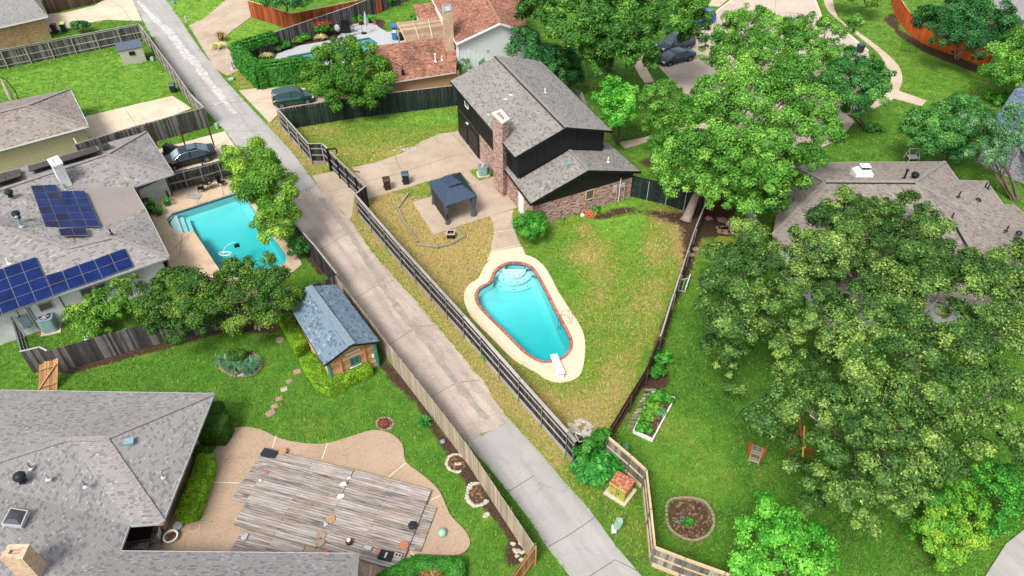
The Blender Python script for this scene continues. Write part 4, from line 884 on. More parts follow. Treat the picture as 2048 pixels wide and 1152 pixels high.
for k in range(int((u1-u0).length/.6)+1):
    q = u0+dg*k*.6+ng*.012; mb.bar((q.x, q.y, 2.9), (q.x, q.y, min(zat(q.x, q.y, PLU), zat(q.x, q.y, PRU))-.2), .04, .02, up=ng)
mb.build('upper_wall', A['black_siding'], H)
# ground floor: brick round the front, black doors down the drive side
lo = offset([LA, LR, UC, UD], .45); g0, g1, g2, g3 = lo
walls(H, [g0, g1, g2, g3], 0, 2.66, 'brick_red')
mb = MB(); m2 = (g0+g1)/2; gable(mb, g0+ng*.02, g1+ng*.02, 2.05, PL1, PL2, -.15); mb.build('gable', A['black_siding'], H)
dl = (g0-g3).normalized(); nl2 = Vector((-dl.y, dl.x, 0)); nl2 = nl2 if nl2.x < 0 else -nl2; Lg = (g0-g3).length
mb = MB(); mb.poly([(p.x, p.y, z) for p, z in ((g3+nl2*.02, 0), (g3+dl*Lg*.33+nl2*.02, 0), (g3+dl*Lg*.33+nl2*.02, 2.66), (g3+nl2*.02, 2.66))]); mb.build('garage_wall', A['black_siding'], H)
for s0_, s1_ in ((.02, .15), (.18, .31)):
    a, b = g3+dl*Lg*s0_+nl2*.05, g3+dl*Lg*s1_+nl2*.05; d_ = MB(); d_.bar((a.x, a.y, 1.1), (b.x, b.y, 1.1), 2.2, .04, up=(0, 0, 1)) if False else None
    for z_ in (.28, .83, 1.38, 1.93): d_.box(((a.x+b.x)/2, (a.y+b.y)/2, z_), ((b-a).length, .06, .53), math.atan2(dl.y, dl.x))
    d_.build('garage_door', A['black_trim'], H)
mb = MB(); q = g3+dl*Lg*.165+nl2*.12; mb.box((q.x, q.y, 2.35), (.35, .12, .12), math.atan2(dl.y, dl.x)); mb.lathe([(.05, 0), (.1, .12)], (q.x, q.y, 2.3), 8); mb.build('wall_lamp', A['white'], H)
q = g3+dl*Lg*.18; a_, b_ = u3+dd*L*.16, u3+dd*L*.22; window(H, a_+nl*.06, b_+nl*.06, 3.9, 4.7, out=nl)
a_, b_ = g0.lerp(g1, .52), g0.lerp(g1, .6); window(H, a_, b_, 1.15, 2.0, 'w_tanrail', 'bugscreen', out=ng, bars=0)
for s_, w_, z_, hh in ((.82, .28, 1.1, .6), (.9, .3, 1.4, .35)):
    q = g0.lerp(g1, s_)+ng*.08; m3 = MB(); m3.box((q.x, q.y, z_+hh/2), (w_, .14, hh), math.atan2(dg.y, dg.x)); m3.bar((q.x+.15, q.y, .0), (q.x+.15, q.y, z_+.2), .035); m3.build('meter_box', A['palegrey'], H)
q = g0.lerp(g1, .87)+ng*.06; m3 = MB(); m3.tube([(q.x, q.y, 0), (q.x, q.y, 2.3)], .035, 8); m3.build('conduit', A['white'], H)
a_ = g3+dl*Lg*.845; b_ = g3+dl*Lg*.90
m3 = MB(); q = (a_+b_)/2+nl2*.04; m3.box((q.x, q.y, 1.05), ((b_-a_).length, .07, 2.1), math.atan2(dl.y, dl.x)); m3.build('door', A['white'], H)
ch = chimney(H, [(985,227),(1002,220),(1018,238),(1005,246)], 7.0, 0, 'brick_red', 'offwhite')
vent('roof_vent', '', onp(1090, 186, PRU), 'pipe', H, 'white'); vent('roof_vent', '', onp(975, 248, PLU), 'dome', H, 'palegrey') if False else None
vent('roof_vent', '', onp(1138, 330, PL1), 'box', H, 'bluegrey'); vent('roof_vent', '', onp(1216, 324, PL2), 'pipe', H, 'white')
w4 = MB(); 
for x_, y_ in ((1011, 198), (1022, 190), (978, 229)): q = onp(x_, y_, PLU, .02); w4 = MB(); w4.box(q, (.35, .25, .03), rnd.uniform(0, 3)); w4.build('roof_patch', A['offwhite'], H)
porch = MB(); porch.slabup([onp(1150,178,PRU), P(1163,182,3.0), P(1176,212,3.0), P(1158,192,3.3)], .12); porch.build('porch_roof', A['shingle_grey'], H)

# --- house with solar panels
H = thing(HN, 'white brick house with taupe hip roof covered in blue solar panels', 'house')
s1, s2, s3 = P(338.5,514,2.7), P(0,626,2.7), P(137,497,3.75); SPL = (s1, s2, s3); s4 = onp(227,475,SPL); s5 = onp(20,457,SPL); s6 = P(-120,668,2.7); s7 = onp(-120,500,SPL)
e1, e2, e3 = P(293,263,2.7), P(347.6,347,2.7), P(264.5,373,2.7); rA = P(214,309,4.2); rB = P(4,379,4.4); f2, f3, f4 = P(290,416.5,2.65), P(206,452,3.2), P(172,383,3.3); nW = P(-30,360,2.7); n2_ = P(-60,372,2.7); rC = P(-120,420,4.4)
MPL = (rB, f4, f3)
roof(H, [[s6, s1, s4, s3, s5, s7]], 'shingle_taupe'); roof(H, [[s1, f2, s4]], 'shingle_taupe'); roof(H, [[f2, f3, s3, s4]], 'shingle_taupe')
roof(H, [[e2, e1, rA]], 'shingle_taupe'); roof(H, [[e1, P(0,346,2.7), P(-120,385,2.7), rC, rB, rA]], 'shingle_taupe')
roof(H, [[rA, rB, f4, e3, e2]], 'shingle_taupe'); roof(H, [[rB, rC, s7, s5, s3, f3, f4]], 'shingle_taupe'); roof(H, [[e3, f4, f3, f2]], 'flatroof', name='flat_roof')
caps(H, [(s1, s4), (s4, s3), (e2, rA), (e1, rA), (rA, rB), (rB, rC), (s3, s5)], 'cap_taupe', .26)
trim(H, [s6, s1, f2, e3, e2, e1], 'palegrey', .08, .14, 'gutter')
lp = [P(-125,670,2.7), s1, P(292,425,2.7), P(215,447,2.7), P(180,400,2.7), P(250,350,2.7), P(318,318,2.7), e1, P(-125,387,2.7)]; wl = offset(lp, .5); walls(H, wl, 0, 2.66, 'brick_white')
wa, wb = wl[0], wl[1]; dw = (wb-wa).normalized(); nw = Vector((dw.y, -dw.x, 0)); nw = nw if nw.y < 0 else -nw
def atx(px_, py_, z_):   # point of the south wall seen at that photo x
    best = min((wa.lerp(wb, k/400) for k in range(401)), key=lambda q: abs(topx(q.x, q.y, z_)[0]-px_)); return best
for x0_, x1_, z0_, z1_ in ((78, 105, 1.5, 2.1), (165, 188, 1.3, 2.15), (193, 214, 1.3, 2.1)): window(H, atx(x0_, 0, z0_+.3), atx(x1_, 0, z0_+.3), z0_, z1_, 'palegrey', 'bugscreen', out=nw)
q = atx(50, 0, 1.2)+nw*.1; m3 = MB(); m3.box((q.x, q.y, 1.25), (.5, .18, 1.0), math.atan2(dw.y, dw.x)); m3.build('electric_panel', A['bluegrey'], H)
m3 = MB()
for k_, z_ in ((0.45, .3), (.6, .2), (-.1, .9)): p1 = q+dw*k_; m3.tube([(p1.x, p1.y, 2.4), (p1.x, p1.y, z_), (p1.x+.25, p1.y-.02, z_-.1)], .025, 6)
m3.build('conduit', A['darkmetal'], H)
q = atx(130, 0, 1.2)+nw*.05; m3 = MB(); m3.tube([(q.x, q.y, 2.5), (q.x, q.y, .2)], .03, 6); m3.build('conduit', A['darkmetal'], H)
chimney(H, [(98,326),(116,319),(124,331),(105,338)] if False else [(96,320),(114,313),(124,326),(105,333)], 5.6, 2.8, 'brick_white', 'white')
vent('roof_vent', '', onp(21,391,(rB, s5, f4)), 'turbine', H); vent('roof_vent', '', onp(35,434,(rB, s5, f4)), 'turbine', H)
vent('roof_vent', '', onp(43,452,(rB, s5, f4)), 'tallpipe', H, 'bluegrey'); vent('roof_vent', '', onp(131,378,MPL), 'pipe', H, 'bluegrey'); vent('roof_vent', '', onp(223,468,SPL), 'pipe', H); vent('roof_vent', '', onp(18,527,SPL), 'pipe', H, 'white')
def panelmat(name, c1, c2):
    t = NT(name, .25, .25)
    c = t.mix(t.ramp(t.noise(t.pos(), .9, 4, .6), [(.35, 0), (.65, 1)]), S(c1), S(c2)); c = t.mix(1.0, c, t.ramp(t.island(), [(0, .75), (1, 1.0)]), 'MULTIPLY'); return t.col(c)
A['pv_blue'] = panelmat('blue_solar_cells', '051642', '0a225a'); A['pv_dark'] = panelmat('indigo_solar_cells', '0e0c2a', '121840'); A['pv_black'] = panelmat('black_solar_cells', '101217', '181b21')
PA = [(A['steel'])]
def solar(label, plane, tops, bots, rows, mat, gap=.012, lift=.12):
    """panels between photo lines tops[i]-bots[i]"""
    ar = thing('solar_array', label, 'solar panels'); c = None
    for i in range(len(tops)-1):
        for r in range(rows):
            def pt(j, f): return onp(tops[j][0]+(bots[j][0]-tops[j][0])*f, tops[j][1]+(bots[j][1]-tops[j][1])*f, plane, lift)
            a, b, c_, d = pt(i, r/rows), pt(i+1, r/rows), pt(i+1, (r+1)/rows), pt(i, (r+1)/rows)
            m = (a+b+c_+d)/4; sh = lambda q, k: m+(q-m)*k; mb = MB(); q4 = [sh(q, .985) for q in (a, b, c_, d)]; n = (q4[1]-q4[0]).cross(q4[3]-q4[0])
            if n.z < 0: q4.reverse()
            mb.slabup(q4, .05); f = mb.build('panel', A['blackmetal' if mat == 'pv_black' else 'steel'], ar); g = MB(); g.poly([sh(q, .975)+Vector((0, 0, .006)) for q in q4]); g.build('cells', A[mat if not callable(mat) else mat(i, r)], f)
    mb = MB(); 
    for f in (.25, .75):
        for i in range(len(tops)-1):
            mb.bar(onp(tops[i][0]+(bots[i][0]-tops[i][0])*f, tops[i][1]+(bots[i][1]-tops[i][1])*f, plane, lift*.4), onp(tops[i+1][0]+(bots[i+1][0]-tops[i+1][0])*f, tops[i+1][1]+(bots[i+1][1]-tops[i+1][1])*f, plane, lift*.4), .05)
    mb.build('mounting_rail', A['steel'], ar); return ar
c1 = lambda pts: [(x/5.236, 280+y/5.236) for x, y in pts]; c2 = lambda pts: [(x/4.8, 460+y/4.8) for x, y in pts]
mx = lambda i, r: 'pv_dark' if (i*3+r*2) % 5 < 2 else 'pv_blue'
MP2 = (rB, s5, f4)
solar('taller left block of indigo panels in the middle of the taupe roof', MPL, c1([(318,478),(450,472),(585,467)]), c1([(485,930),(628,918),(770,912)]), 6, mx, lift=.2)
solar('right hand block of blue panels beside the flat grey roof', MPL, c1([(630,535),(757,532),(885,530)]), c1([(772,912),(912,908),(1050,905)]), 5, 'pv_blue', lift=.25)
solar('lowest pair of panels under the two middle blocks', MPL, c1([(608,927),(750,920),(893,914)]), c1([(638,1003),(780,998),(922,995)]), 1, 'pv_dark', lift=.4)
solar('four row bright blue panels at the left edge of the eave', SPL, c2([(345,258),(190,308),(30,365),(-130,420),(-290,470)][::-1]), c2([(512,630),(350,690),(188,747),(20,810),(-145,868)][::-1]), 4, 'pv_blue')
solar('long two row strip of bright blue panels along the eave', SPL, c2([(435,438),(597,390),(750,335),(900,283),(1050,228),(1200,175)]), c2([(512,630),(668,570),(828,517),(985,462),(1135,405),(1285,350)]), 2, 'pv_blue')
NPL = (e1, rB, rA)
solar('black panels at far left of the rear roof slope', NPL, c1([(-120,380),(55,335),(215,298)]), c1([(-120,480),(60,428),(218,378)]), 2, 'pv_black', lift=.4)
solar('long row of black panels behind the white chimney', NPL, c1([(290,270),(430,232),(570,192),(715,148),(860,106),(1000,62)]), c1([(305,330),(450,285),(590,245),(740,205),(885,160),(1035,115)]), 2, 'pv_black', lift=.4)
solar('single black panel at the right end of the rear roof edge', NPL, c1([(1007,60),(1125,24)]), c1([(1037,88),(1155,52)]), 1, 'pv_black', lift=.4)

# --- house at the bottom left
H = thing(HN, 'large hip roofed house in mauve grey shingles beside the wooden deck', 'house')
b1, b2, b3, b4 = P(428,787,2.7), P(325,1046,2.7), P(210,878,3.96), P(137,878,3.96); b0 = P(-300,775,2.7); bh = P(-90,950,4.3)
n1, n2, n3, n4 = P(258,1051,2.7), P(240,1102,2.7), P(713,1107,2.7), P(700,1250,4.6); b5 = P(-300,950,4.3)
BPL = (b4, n1, P(0,1000,4.4))
SR = P(60, 1190, 4.1)
roof(H, [[b0, b1, b3, b4, bh, b5]], 'shingle_mauve'); roof(H, [[b1, b2, b3]], 'shingle_mauve'); roof(H, [[b4, b3, b2, n1]], 'shingle_mauve')
roof(H, [[b4, n1, n2, P(120,1160,3.5), SR, P(-300,1200,4.2), b5, bh]], 'shingle_mauve')
roof(H, [[n2, n3, n4, P(100,1250,4.6), P(120,1160,3.5)]], 'shingle_mauve'); roof(H, [[n3, P(760,1250,2.7), n4]], 'shingle_mauve')
caps(H, [(b1, b3), (b3, b4), (b4, bh), (b3, b2), (n3, n4)], 'cap_taupe', .3)
trim(H, [b0, b1, b2, n1, n2, n3], 'palegrey', .06, .14, 'gutter')
lp = [b0, b1, b2, P(90,1051,2.7), P(90,1107,2.7), n3, P(760,1250,2.7), P(-300,1250,2.7)]; wl = offset(lp, 1.0); walls(H, wl, 0, 2.66, 'brick_tan')
chimney(H, [(2,1096),(20,1087),(62,1088),(50,1106)], 5.2, 3.2, 'brick_pale', 'white') if False else chimney(H, [(0,1118),(18,1090),(60,1089),(46,1119)], 5.3, 3.0, 'brick_pale', 'brick_pale', capw=0)
EPL = (b1, b2, b3); CPL = (b4, n1, P(120,1160,3.5)); 
vent('roof_vent', '', onp(260,886,EPL), 'box', H, 'bluegrey') ; vent('roof_vent', '', onp(326,954,EPL), 'pipe', H, 'palegrey')
WPL = (b4, P(120,1160,3.5), bh)
for x_, y_, k_, m_ in ((44,960,'turbine','darkmetal'),(62,936,'pipe','steel'),(97,958,'pipe','palegrey'),(171,971,'pipe','steel')): vent('roof_vent', '', onp(x_, y_, WPL), k_, H, m_)
q4 = [onp(x, y, WPL, .16) for x, y in ((20,1015),(56,1021),(42,1053),(2,1049))]; mb = MB(); mb.slabup(q4[::-1] if (q4[1]-q4[0]).cross(q4[3]-q4[0]).z < 0 else q4, .2); sk = mb.build('skylight', A['palegrey'], H)
m_ = sum(q4, Vector())/4; mb = MB(); ring = [m_+(q-m_)*.88 for q in q4]; r2 = [m_+(q-m_)*.45+Vector((0, 0, .1)) for q in ring]; ring = [r+Vector((0, 0, .01)) for r in ring]
mb.add([tuple(v) for v in ring+r2], [(0, 3, 2, 1)] if False else [(4, 7, 6, 5), (0, 4, 5, 1), (1, 5, 6, 2), (2, 6, 7, 3), (3, 7, 4, 0)]); mb.build('skylight_dome', A['smoked'], sk, smooth=False)
ew = wl[1], wl[2]; a_, b_ = Vector(ew[0]).lerp(ew[1], .58), Vector(ew[0]).lerp(ew[1], .7); dd_ = (b_-a_).normalized(); window(H, a_, b_, 1.0, 1.9, 'w_brown', 'glassgrey', out=Vector((1, 0, 0)))

# --- house on the right
H = thing(HN, 'long grey brown hip roofed house partly hidden by live oaks', 'house')
r1, r2_, r3, r4 = P(1575,325,2.7), P(1891,323,2.7), P(1828,365,4.5), P(1650,364,4.5); r5 = P(1917,360,2.7); J1 = P(1893,398,4.1); r6 = P(1974,362,2.7); r7 = P(1932,408,3.9); r8 = P(2006,408,2.7); J2 = P(1978,448,3.7)
r9 = P(2028,410,2.7); r10 = P(2120,480,2.7); J3 = P(2060,505,4.2); J4 = P(2002,456,3.6); rg1, rg2 = P(1917,455,4.6), P(1947,506,4.6); sw = P(1545,470,2.7); sw2 = P(1700,620,2.7); se = P(2010,660,2.7); wv = P(1870,600,2.7)
roof(H, [[r1, r2_, r3, r4]], 'shingle_brown'); roof(H, [[r2_, r5, J1, r3]], 'shingle_brown'); roof(H, [[r5, r6, r7, J1]], 'shingle_brown'); roof(H, [[r6, r8, J2, r7]], 'shingle_brown')
roof(H, [[r8, r9, J4, J2]], 'shingle_brown'); roof(H, [[r9, r10, J3, J4]], 'shingle_brown'); roof(H, [[r4, r3, J1, rg1, wv, sw2, sw]], 'shingle_brown'); roof(H, [[J1, r7, J2, J4, J3, rg2, rg1]], 'shingle_brown')
roof(H, [[rg2, J3, r10, se]], 'shingle_brown'); roof(H, [[rg1, rg2, se, wv]], 'shingle_brown'); roof(H, [[r1, r4, sw]], 'shingle_brown')
caps(H, [(r2_, r3), (r6, r7), (r9, J4), (r4, r1), (r3, J1), (r4, sw)], 'cap_grey', .28)
mb = MB(); mb.bar(r4+Vector((0, 0, .06)), r3+Vector((0, 0, .06)), .34, .12); mb.build('ridge_vent', A['cap_grey'], H); mb = MB(); mb.bar(rg1+Vector((0, 0, .06)), rg2+Vector((0, 0, .06)), .34, .12); mb.build('ridge_vent', A['cap_grey'], H)
mb = MB(); e_ = Vector((0, -.18, .03)); mb.bar(r4+e_, r3+e_, .05, .07); mb.bar(rg1+Vector((-.2, -.05, .03)), rg2+Vector((-.2, -.05, .03)), .05, .07); mb.build('ridge_painted_shadow', A['black_trim'], H)  # solid black strips stand in for the shadow line along the ridge vents
trim(H, [r1, r2_, r5, r6, r8, r9, r10], 'offwhite', .07, .12, 'gutter'); wl = offset([r1, r2_, r5, r6, r8, r9, r10, se, wv, sw2, sw], .5); walls(H, wl, 0, 2.66, 'brick_white')
NP_ = (r1, r2_, r3); q = onp(1722, 352, NP_); mb = MB(); mb.box(q+Vector((0, 0, .1)), (1.35, 1.0, .7)); ckm = mb.build('chimney', A['white'], H)
mb = MB(); mb.box(q+Vector((0, 0, .5)), (1.15, .85, .14)); mb.box(q+Vector((0, 0, .62)), (.95, .7, .12)); mb.build('chimney_cap', A['white'], ckm); mb = MB(); mb.box(q+Vector((.1, 0, .78)), (.55, .4, .2)); mb.build('flue', A['blackmetal'], ckm); mb = MB(); mb.box(q+Vector((.05, .02, .93)), (.75, .6, .05)); mb.build('rain_cap', A['white'], ckm)
vent('roof_vent', '', onp(1808, 357, NP_), 'tallpipe', H, 'blackmetal'); vent('roof_vent', '', onp(1828, 356, NP_), 'turbine', H, 'blackmetal')
for x_, y_, k_ in ((1917,393,'pipe'),(1970,374,'pipe'),(1975,378,'pipe'),(1956,401,'dome'),(1903,436,'pipe'),(2012,462,'pipe'),(2038,467,'dome')): vent('roof_vent', '', onp(x_, y_, (r6, r8, r7) if y_ < 410 else (J1, J3, rg1)), k_, H, 'darkmetal')

# --- house behind the bright lawn, top left
H = thing(HN, 'cream walled house with brown grey hip roof left of the bright lawn', 'house')
a1, a2, a3, a4, a5 = P(140,178,2.7), P(177,252,2.7), P(53,212,4.2), P(-10,304,2.7), P(-10,222,4.2)
far = P(-150,255,2.7); roof(H, [[a1, a2, a3]], 'shingle_brown'); roof(H, [[a2, P(-150,340,2.7), P(-150,262,4.2), a3]], 'shingle_brown'); roof(H, [[a1, a3, P(-150,262,4.2), P(-150,235,2.7)]], 'shingle_brown')
caps(H, [(a2, a3), (a1, a3), (a3, P(-150,262,4.2))], 'cap_taupe', .25); trim(H, [a1, a2, P(-150,340,2.7)], 'white', .07, .13, 'gutter'); walls(H, offset([a1, a2, P(-150,340,2.7), P(-150,235,2.7)], .45), 0, 2.66, 'cream_wall')
g_ = thing('side_gate', 'small off white framed gate between cream house and weathered fence', 'gate', P(165, 305)); mb = MB(); a, b = P(142,268,1.9)-g_.location, P(155,290,1.9)-g_.location; c_ = P(182,262,1.9)-g_.location
for p, q in ((a, b), (a, c_)): 
    for z_ in (0, -.9, -1.7): mb.bar(p+Vector((0, 0, z_)), q+Vector((0, 0, z_)), .08)
for p in (a, b, c_): mb.bar(p, Vector((p.x, p.y, 0)), .1)
mb.build('frame', A['offwhite'], g_)
# --- corner house top left
H = thing(HN, 'tan stone house corner with grey roof at the top left edge', 'house')
a1, a2 = P(95,33,2.7), P(-60,68,2.7); roof(H, [[a1, a2, P(-60,-40,4.8), P(20,-60,4.8), P(72,-16,2.9)]], 'shingle_mauve'); trim(H, [P(72,-16,2.7), a1, a2], 'white', .07, .14, 'gutter')
walls(H, offset([a1, a2, P(-60,-60,2.7), P(66,-30,2.7)], .5), 0, 2.66, 'brick_tan'); mb = MB(); q = P(90,70); mb.box((q.x, q.y, 1.25), (.14, .14, 2.5)); mb.build('porch_post', A['white'], H)
# --- brown roofed house, top centre
H = thing(HN, 'house with mottled terracotta brown roof, beige chimney and white gable', 'house')
l1, l2, l3, l4 = P(742,92,3.7), P(915,72,3.7), P(912,144,2.6), P(735,172,2.6); roof(H, [[l1, l2, l3, l4]], 'shingle_red'); trim(H, [l4, l3], 'offwhite', .07, .12, 'gutter')
walls(H, offset([P(742,92,3.7), P(925,72,3.7), P(925,142,2.6), l4], .4), 0, 2.56, 'tan_wall')
h1, h2, h3 = P(913,87,4.6), P(1000,46,6.3), P(1052,62,4.9); k1, k2, k3 = P(862,-6,4.6), P(955,-40,6.3), P(1045,-30,4.9)
roof(H, [[h1, h2, k2, k1]], 'shingle_red'); roof(H, [[h2, h3, k3, k2]], 'shingle_red'); caps(H, [(h2, k2)], 'cap_red', .28); trim(H, [h1, h2, h3], 'white', .08, .2, 'fascia', -.1); trim(H, [k1, h1], 'white', .08, .2, 'fascia', -.1)
hv = [Vector(p) for p in (h1, h2, h3)]; bk = (k1-h1).normalized()*.4; mb = MB(); q = [p+bk for p in hv]; mb.poly([(q[0].x, q[0].y, 0), (q[2].x, q[2].y, 0), (q[2].x, q[2].y, q[2].z-.15), (q[1].x, q[1].y, q[1].z-.15), (q[0].x, q[0].y, q[0].z-.15)])
dg_ = (q[2]-q[0]); dg_.z = 0; Lk = dg_.length; dg_.normalize()
for k in range(1, int(Lk/.5)): p = q[0]+dg_*k*.5; e = Vector((dg_.y, -dg_.x, 0))*.02; mb.bar((p.x+e.x, p.y+e.y, .1), (p.x+e.x, p.y+e.y, 4.5), .04, .03)
p0_, p1_ = q[0], k1-bk; mb.poly([(p1_.x+.3, p1_.y, 0), (p0_.x+.3, p0_.y, 0), (p0_.x+.3, p0_.y, 4.5), (p1_.x+.3, p1_.y, 4.5)]); mb.build('gable_wall', A['white_siding'], H)
chimney(H, [(883,10),(902,8),(905,22),(887,25)], 7.4, 2.8, 'brick_pale', 'bluegrey', capw=-.02)
roof(H, [[P(825,10,3.2), P(868,4,3.4), P(880,38,3.2), P(840,44,2.7)]], 'shingle_red', name='small_roof'); mb = MB(); 
mb.prism([(p.x, p.y) for p in offset([P(828,12,2.8), P(868,6,2.8), P(880,38,2.8), P(842,44,2.7)], .2)], 0, 2.6); mb.build('wall', A['white_siding'], H)
LPL = (l1, l2, l3); vent('roof_vent', '', onp(871,123,LPL), 'tallpipe', H, 'white'); vent('roof_vent', '', onp(884,120,LPL), 'pipe', H, 'white')
q = onp(807, 152, LPL); mb = MB(); mb.tube([q, q+Vector((0, 0, 1.3))], .03, 6); mb.tube([q+Vector((-.9, 0, 1.5)), q+Vector((0, 0, .9)), q+Vector((.8, 0, 1.6))], .02, 6); mb.box(q+Vector((0, 0, .4)), (.3, .2, .5)); mb.build('antenna', A['darkmetal'], H)
pg = thing('pergola', 'flat weathered wooden pergola joined to the brown roofed house', 'pergola', P(840, 95)); c0 = pg.location
pa, pb_, pcc, pd = [P(*q)-c0 for q in ((795,49,3.0),(888,36,3.0),(892,76,3.0),(812,85,3.0))]; mb = MB(); m2 = MB()
for k in range(26): mb.bar(pa.lerp(pb_, k/25)+Vector((0, 0, .1)), pd.lerp(pcc, k/25)+Vector((0, 0, .1)), .13, .03)
mb2 = MB()
for k in range(16): mb2.bar(pa.lerp(pd, k/15)+Vector((0, 0, .14)), pb_.lerp(pcc, k/15)+Vector((0, 0, .14)), .3, .02)
mb2.build('slats', A['w_pergola'], pg)
for k in (0, .33, .66, 1): m2.bar(pa.lerp(pb_, k)+Vector((0, 0, .2)), pd.lerp(pcc, k)+Vector((0, 0, .2)), .1, .08)
m2.build('batten', A['w_tanrail'], pg); m3 = MB(); m3.bar(pa, pb_, .1, .2); m3.bar(pd, pcc, .1, .2); m3.build('beam', A['w_pergola'], pg)
for q in (pa, pd, pcc): m4 = MB(); m4.bar(q, Vector((q.x, q.y, 0)), .14); m4.build('post', A['w_pergola'], pg)
# --- far right houses
H = thing(HN, 'white stone house with slate blue roof at the right edge', 'house')
a1, a2 = P(2031,176,2.8), P(1990,225,2.8); roof(H, [[P(2031,176,4.0), P(1988,240,2.8), P(2100,360,2.8), P(2140,180,4.0)]], 'shingle_slate'); walls(H, [P(1952,325), P(2046,368), P(2160,420), P(2160,150), P(2040,180)], 0, 2.8, 'stone_wall')
H = thing(HN, 'house with pale grey roof in the top right corner', 'house')
roof(H, [[P(1985,-10,3.6), P(1992,32,2.7), P(2110,45,2.7), P(2110,-30,3.8)]], 'shingle_mauve'); trim(H, [P(1992,32,2.7), P(2110,45,2.7)], 'bluegrey', .08, .14, 'gutter'); walls(H, offset([P(1992,32,2.7), P(2110,45,2.7), P(2110,-30,2.7), P(1985,-10,2.7)], .4), 0, 2.66, 'brick_tan')
# --- garden shed with log siding
H = thing('garden_shed', 'log sided garden shed with blue grey shingle roof and teal trim', 'shed')
a1, a2, a3, a4 = P(575,607,2.3), P(648,731,2.3), P(760,683,2.3), P(673,569,2.3); rn, rf = P(703,690,3.3), P(617,573,3.3); 
roof(H, [[a1, a2, rn, rf]], 'shingle_blue', .1); roof(H, [[rn, a3, a4, rf]], 'shingle_blue', .1); trim(H, [a1, a2, rn, a3, a4], 'darkmetal', .05, .12, 'fascia', -.06)
mb = MB(); mb.bar(rf+Vector((0, 0, .02)), rn+Vector((0, 0, .02)), .5, .03); mb.build('ridge_cap', A['cap_blue'], H)
SP1, SP2 = (a1, a2, rn), (a3, a4, rn); w4 = [Vector((q.x, q.y, 0)) for q in offset([a1, a2, a3, a4], .3)]; q0_, q1_, q2_, q3_ = w4
dn = (q2_-q1_); dn.z = 0; Lw = dn.length; dn.normalize(); no = Vector((dn.y, -dn.x, 0))
walls(H, w4, 0, 2.22, 'w_log'); mb = MB(); gable(mb, q1_+no*.01, q2_+no*.01, 2.1, SP1, SP2, -.1); gable(mb, q3_, q0_, 2.1, SP2, SP1, -.1); mb.build('gable', A['w_log'], H)
mb = MB()
for k in range(13): mb.tube([q1_+no*.03+Vector((0, 0, .1+k*.17)), q2_+no*.03+Vector((0, 0, .1+k*.17))], .085, 8)
for k in range(4): z_ = 2.25+k*.17; s_ = .12+.11*k; mb.tube([q1_.lerp(q2_, s_)+no*.03+Vector((0, 0, z_)), q1_.lerp(q2_, 1-s_)+no*.03+Vector((0, 0, z_))], .085, 8)
for k in range(13): mb.tube([q0_+Vector((0, 0, .1+k*.17)), q1_+Vector((0, 0, .1+k*.17))], .085, 8)
for m_ in mb.v: pass
mb.build('log_siding', A['w_log'], H)
mb = MB()
for q in (q1_+no*.1, q2_+no*.1): mb = MB(); mb.bar((q.x, q.y, 0), (q.x, q.y, 2.3), .16); mb.build('corner_trim', A['teal'], H)
for s_ in (.24, .76): q = q1_.lerp(q2_, s_)+no*.13; mb = MB(); mb.bar((q.x, q.y, 0), (q.x, q.y, 2.5), .13); mb.build('log_post', A['w_gate'], H)
wd_ = window(H, q1_.lerp(q2_, .44)+no*.12, q1_.lerp(q2_, .62)+no*.12, 1.15, 1.75, 'teal', 'glassgrey', out=no, bars=1)
mb = MB()
for s_, t_2, z_ in ((.36, .68, 2.2), (.4, .66, .95), (.3, .45, .3), (.5, .72, .35)): q, r = q1_.lerp(q2_, s_)+no*.115, q1_.lerp(q2_, t_2)+no*.115; mb.bar((q.x, q.y, z_), (r.x, r.y, z_+.02), .05, .1, up=no)
mb.build('peeling_paint', A['white'], H)
mb = MB(); q = q2_-dn*.25+no*.16; mb.box((q.x, q.y, 1.2), (.14, .1, .22)); mb.build('meter_box', A['white'], H)
# --- grey resin shed
H = thing('resin_shed', 'small beige resin shed with slate roof on the bright lawn', 'shed', P(265, 120)); c0 = H.location
f1, f2_ = P(248,132)-c0, P(294,123)-c0; hW = 1.75; 
bk = Vector((-(f2_-f1).y, (f2_-f1).x, 0)).normalized()*1.9; m_ = MB(); z1 = hW
lp = [f1, f2_, f2_+bk, f1+bk]; m_.prism([(p.x, p.y) for p in lp], 0, z1); m_.build('wall', A['shed_wall'], H)
m_ = MB(); o2 = offset(lp, -.08); fr = [Vector((p.x, p.y, z1)) for p in o2]; r_a = (fr[0]+fr[3])/2+Vector((0, 0, .55)); r_b = (fr[1]+fr[2])/2+Vector((0, 0, .55))
m_.slabup([fr[0], fr[1], r_b, r_a], .06); m_.slabup([r_a, r_b, fr[2], fr[3]], .06); m_.build('roof', A['shed_roof'], H); m_ = MB(); m_.poly([fr[0], r_a, fr[3]]); m_.poly([fr[1], fr[2], r_b]); m_.build('gable', A['shed_wall'], H)
window(H, f1.lerp(f2_, .4), f1.lerp(f2_, .62), 1.05, 1.4, 'darkmetal', 'glassdark', out=-bk.normalized(), bars=1)

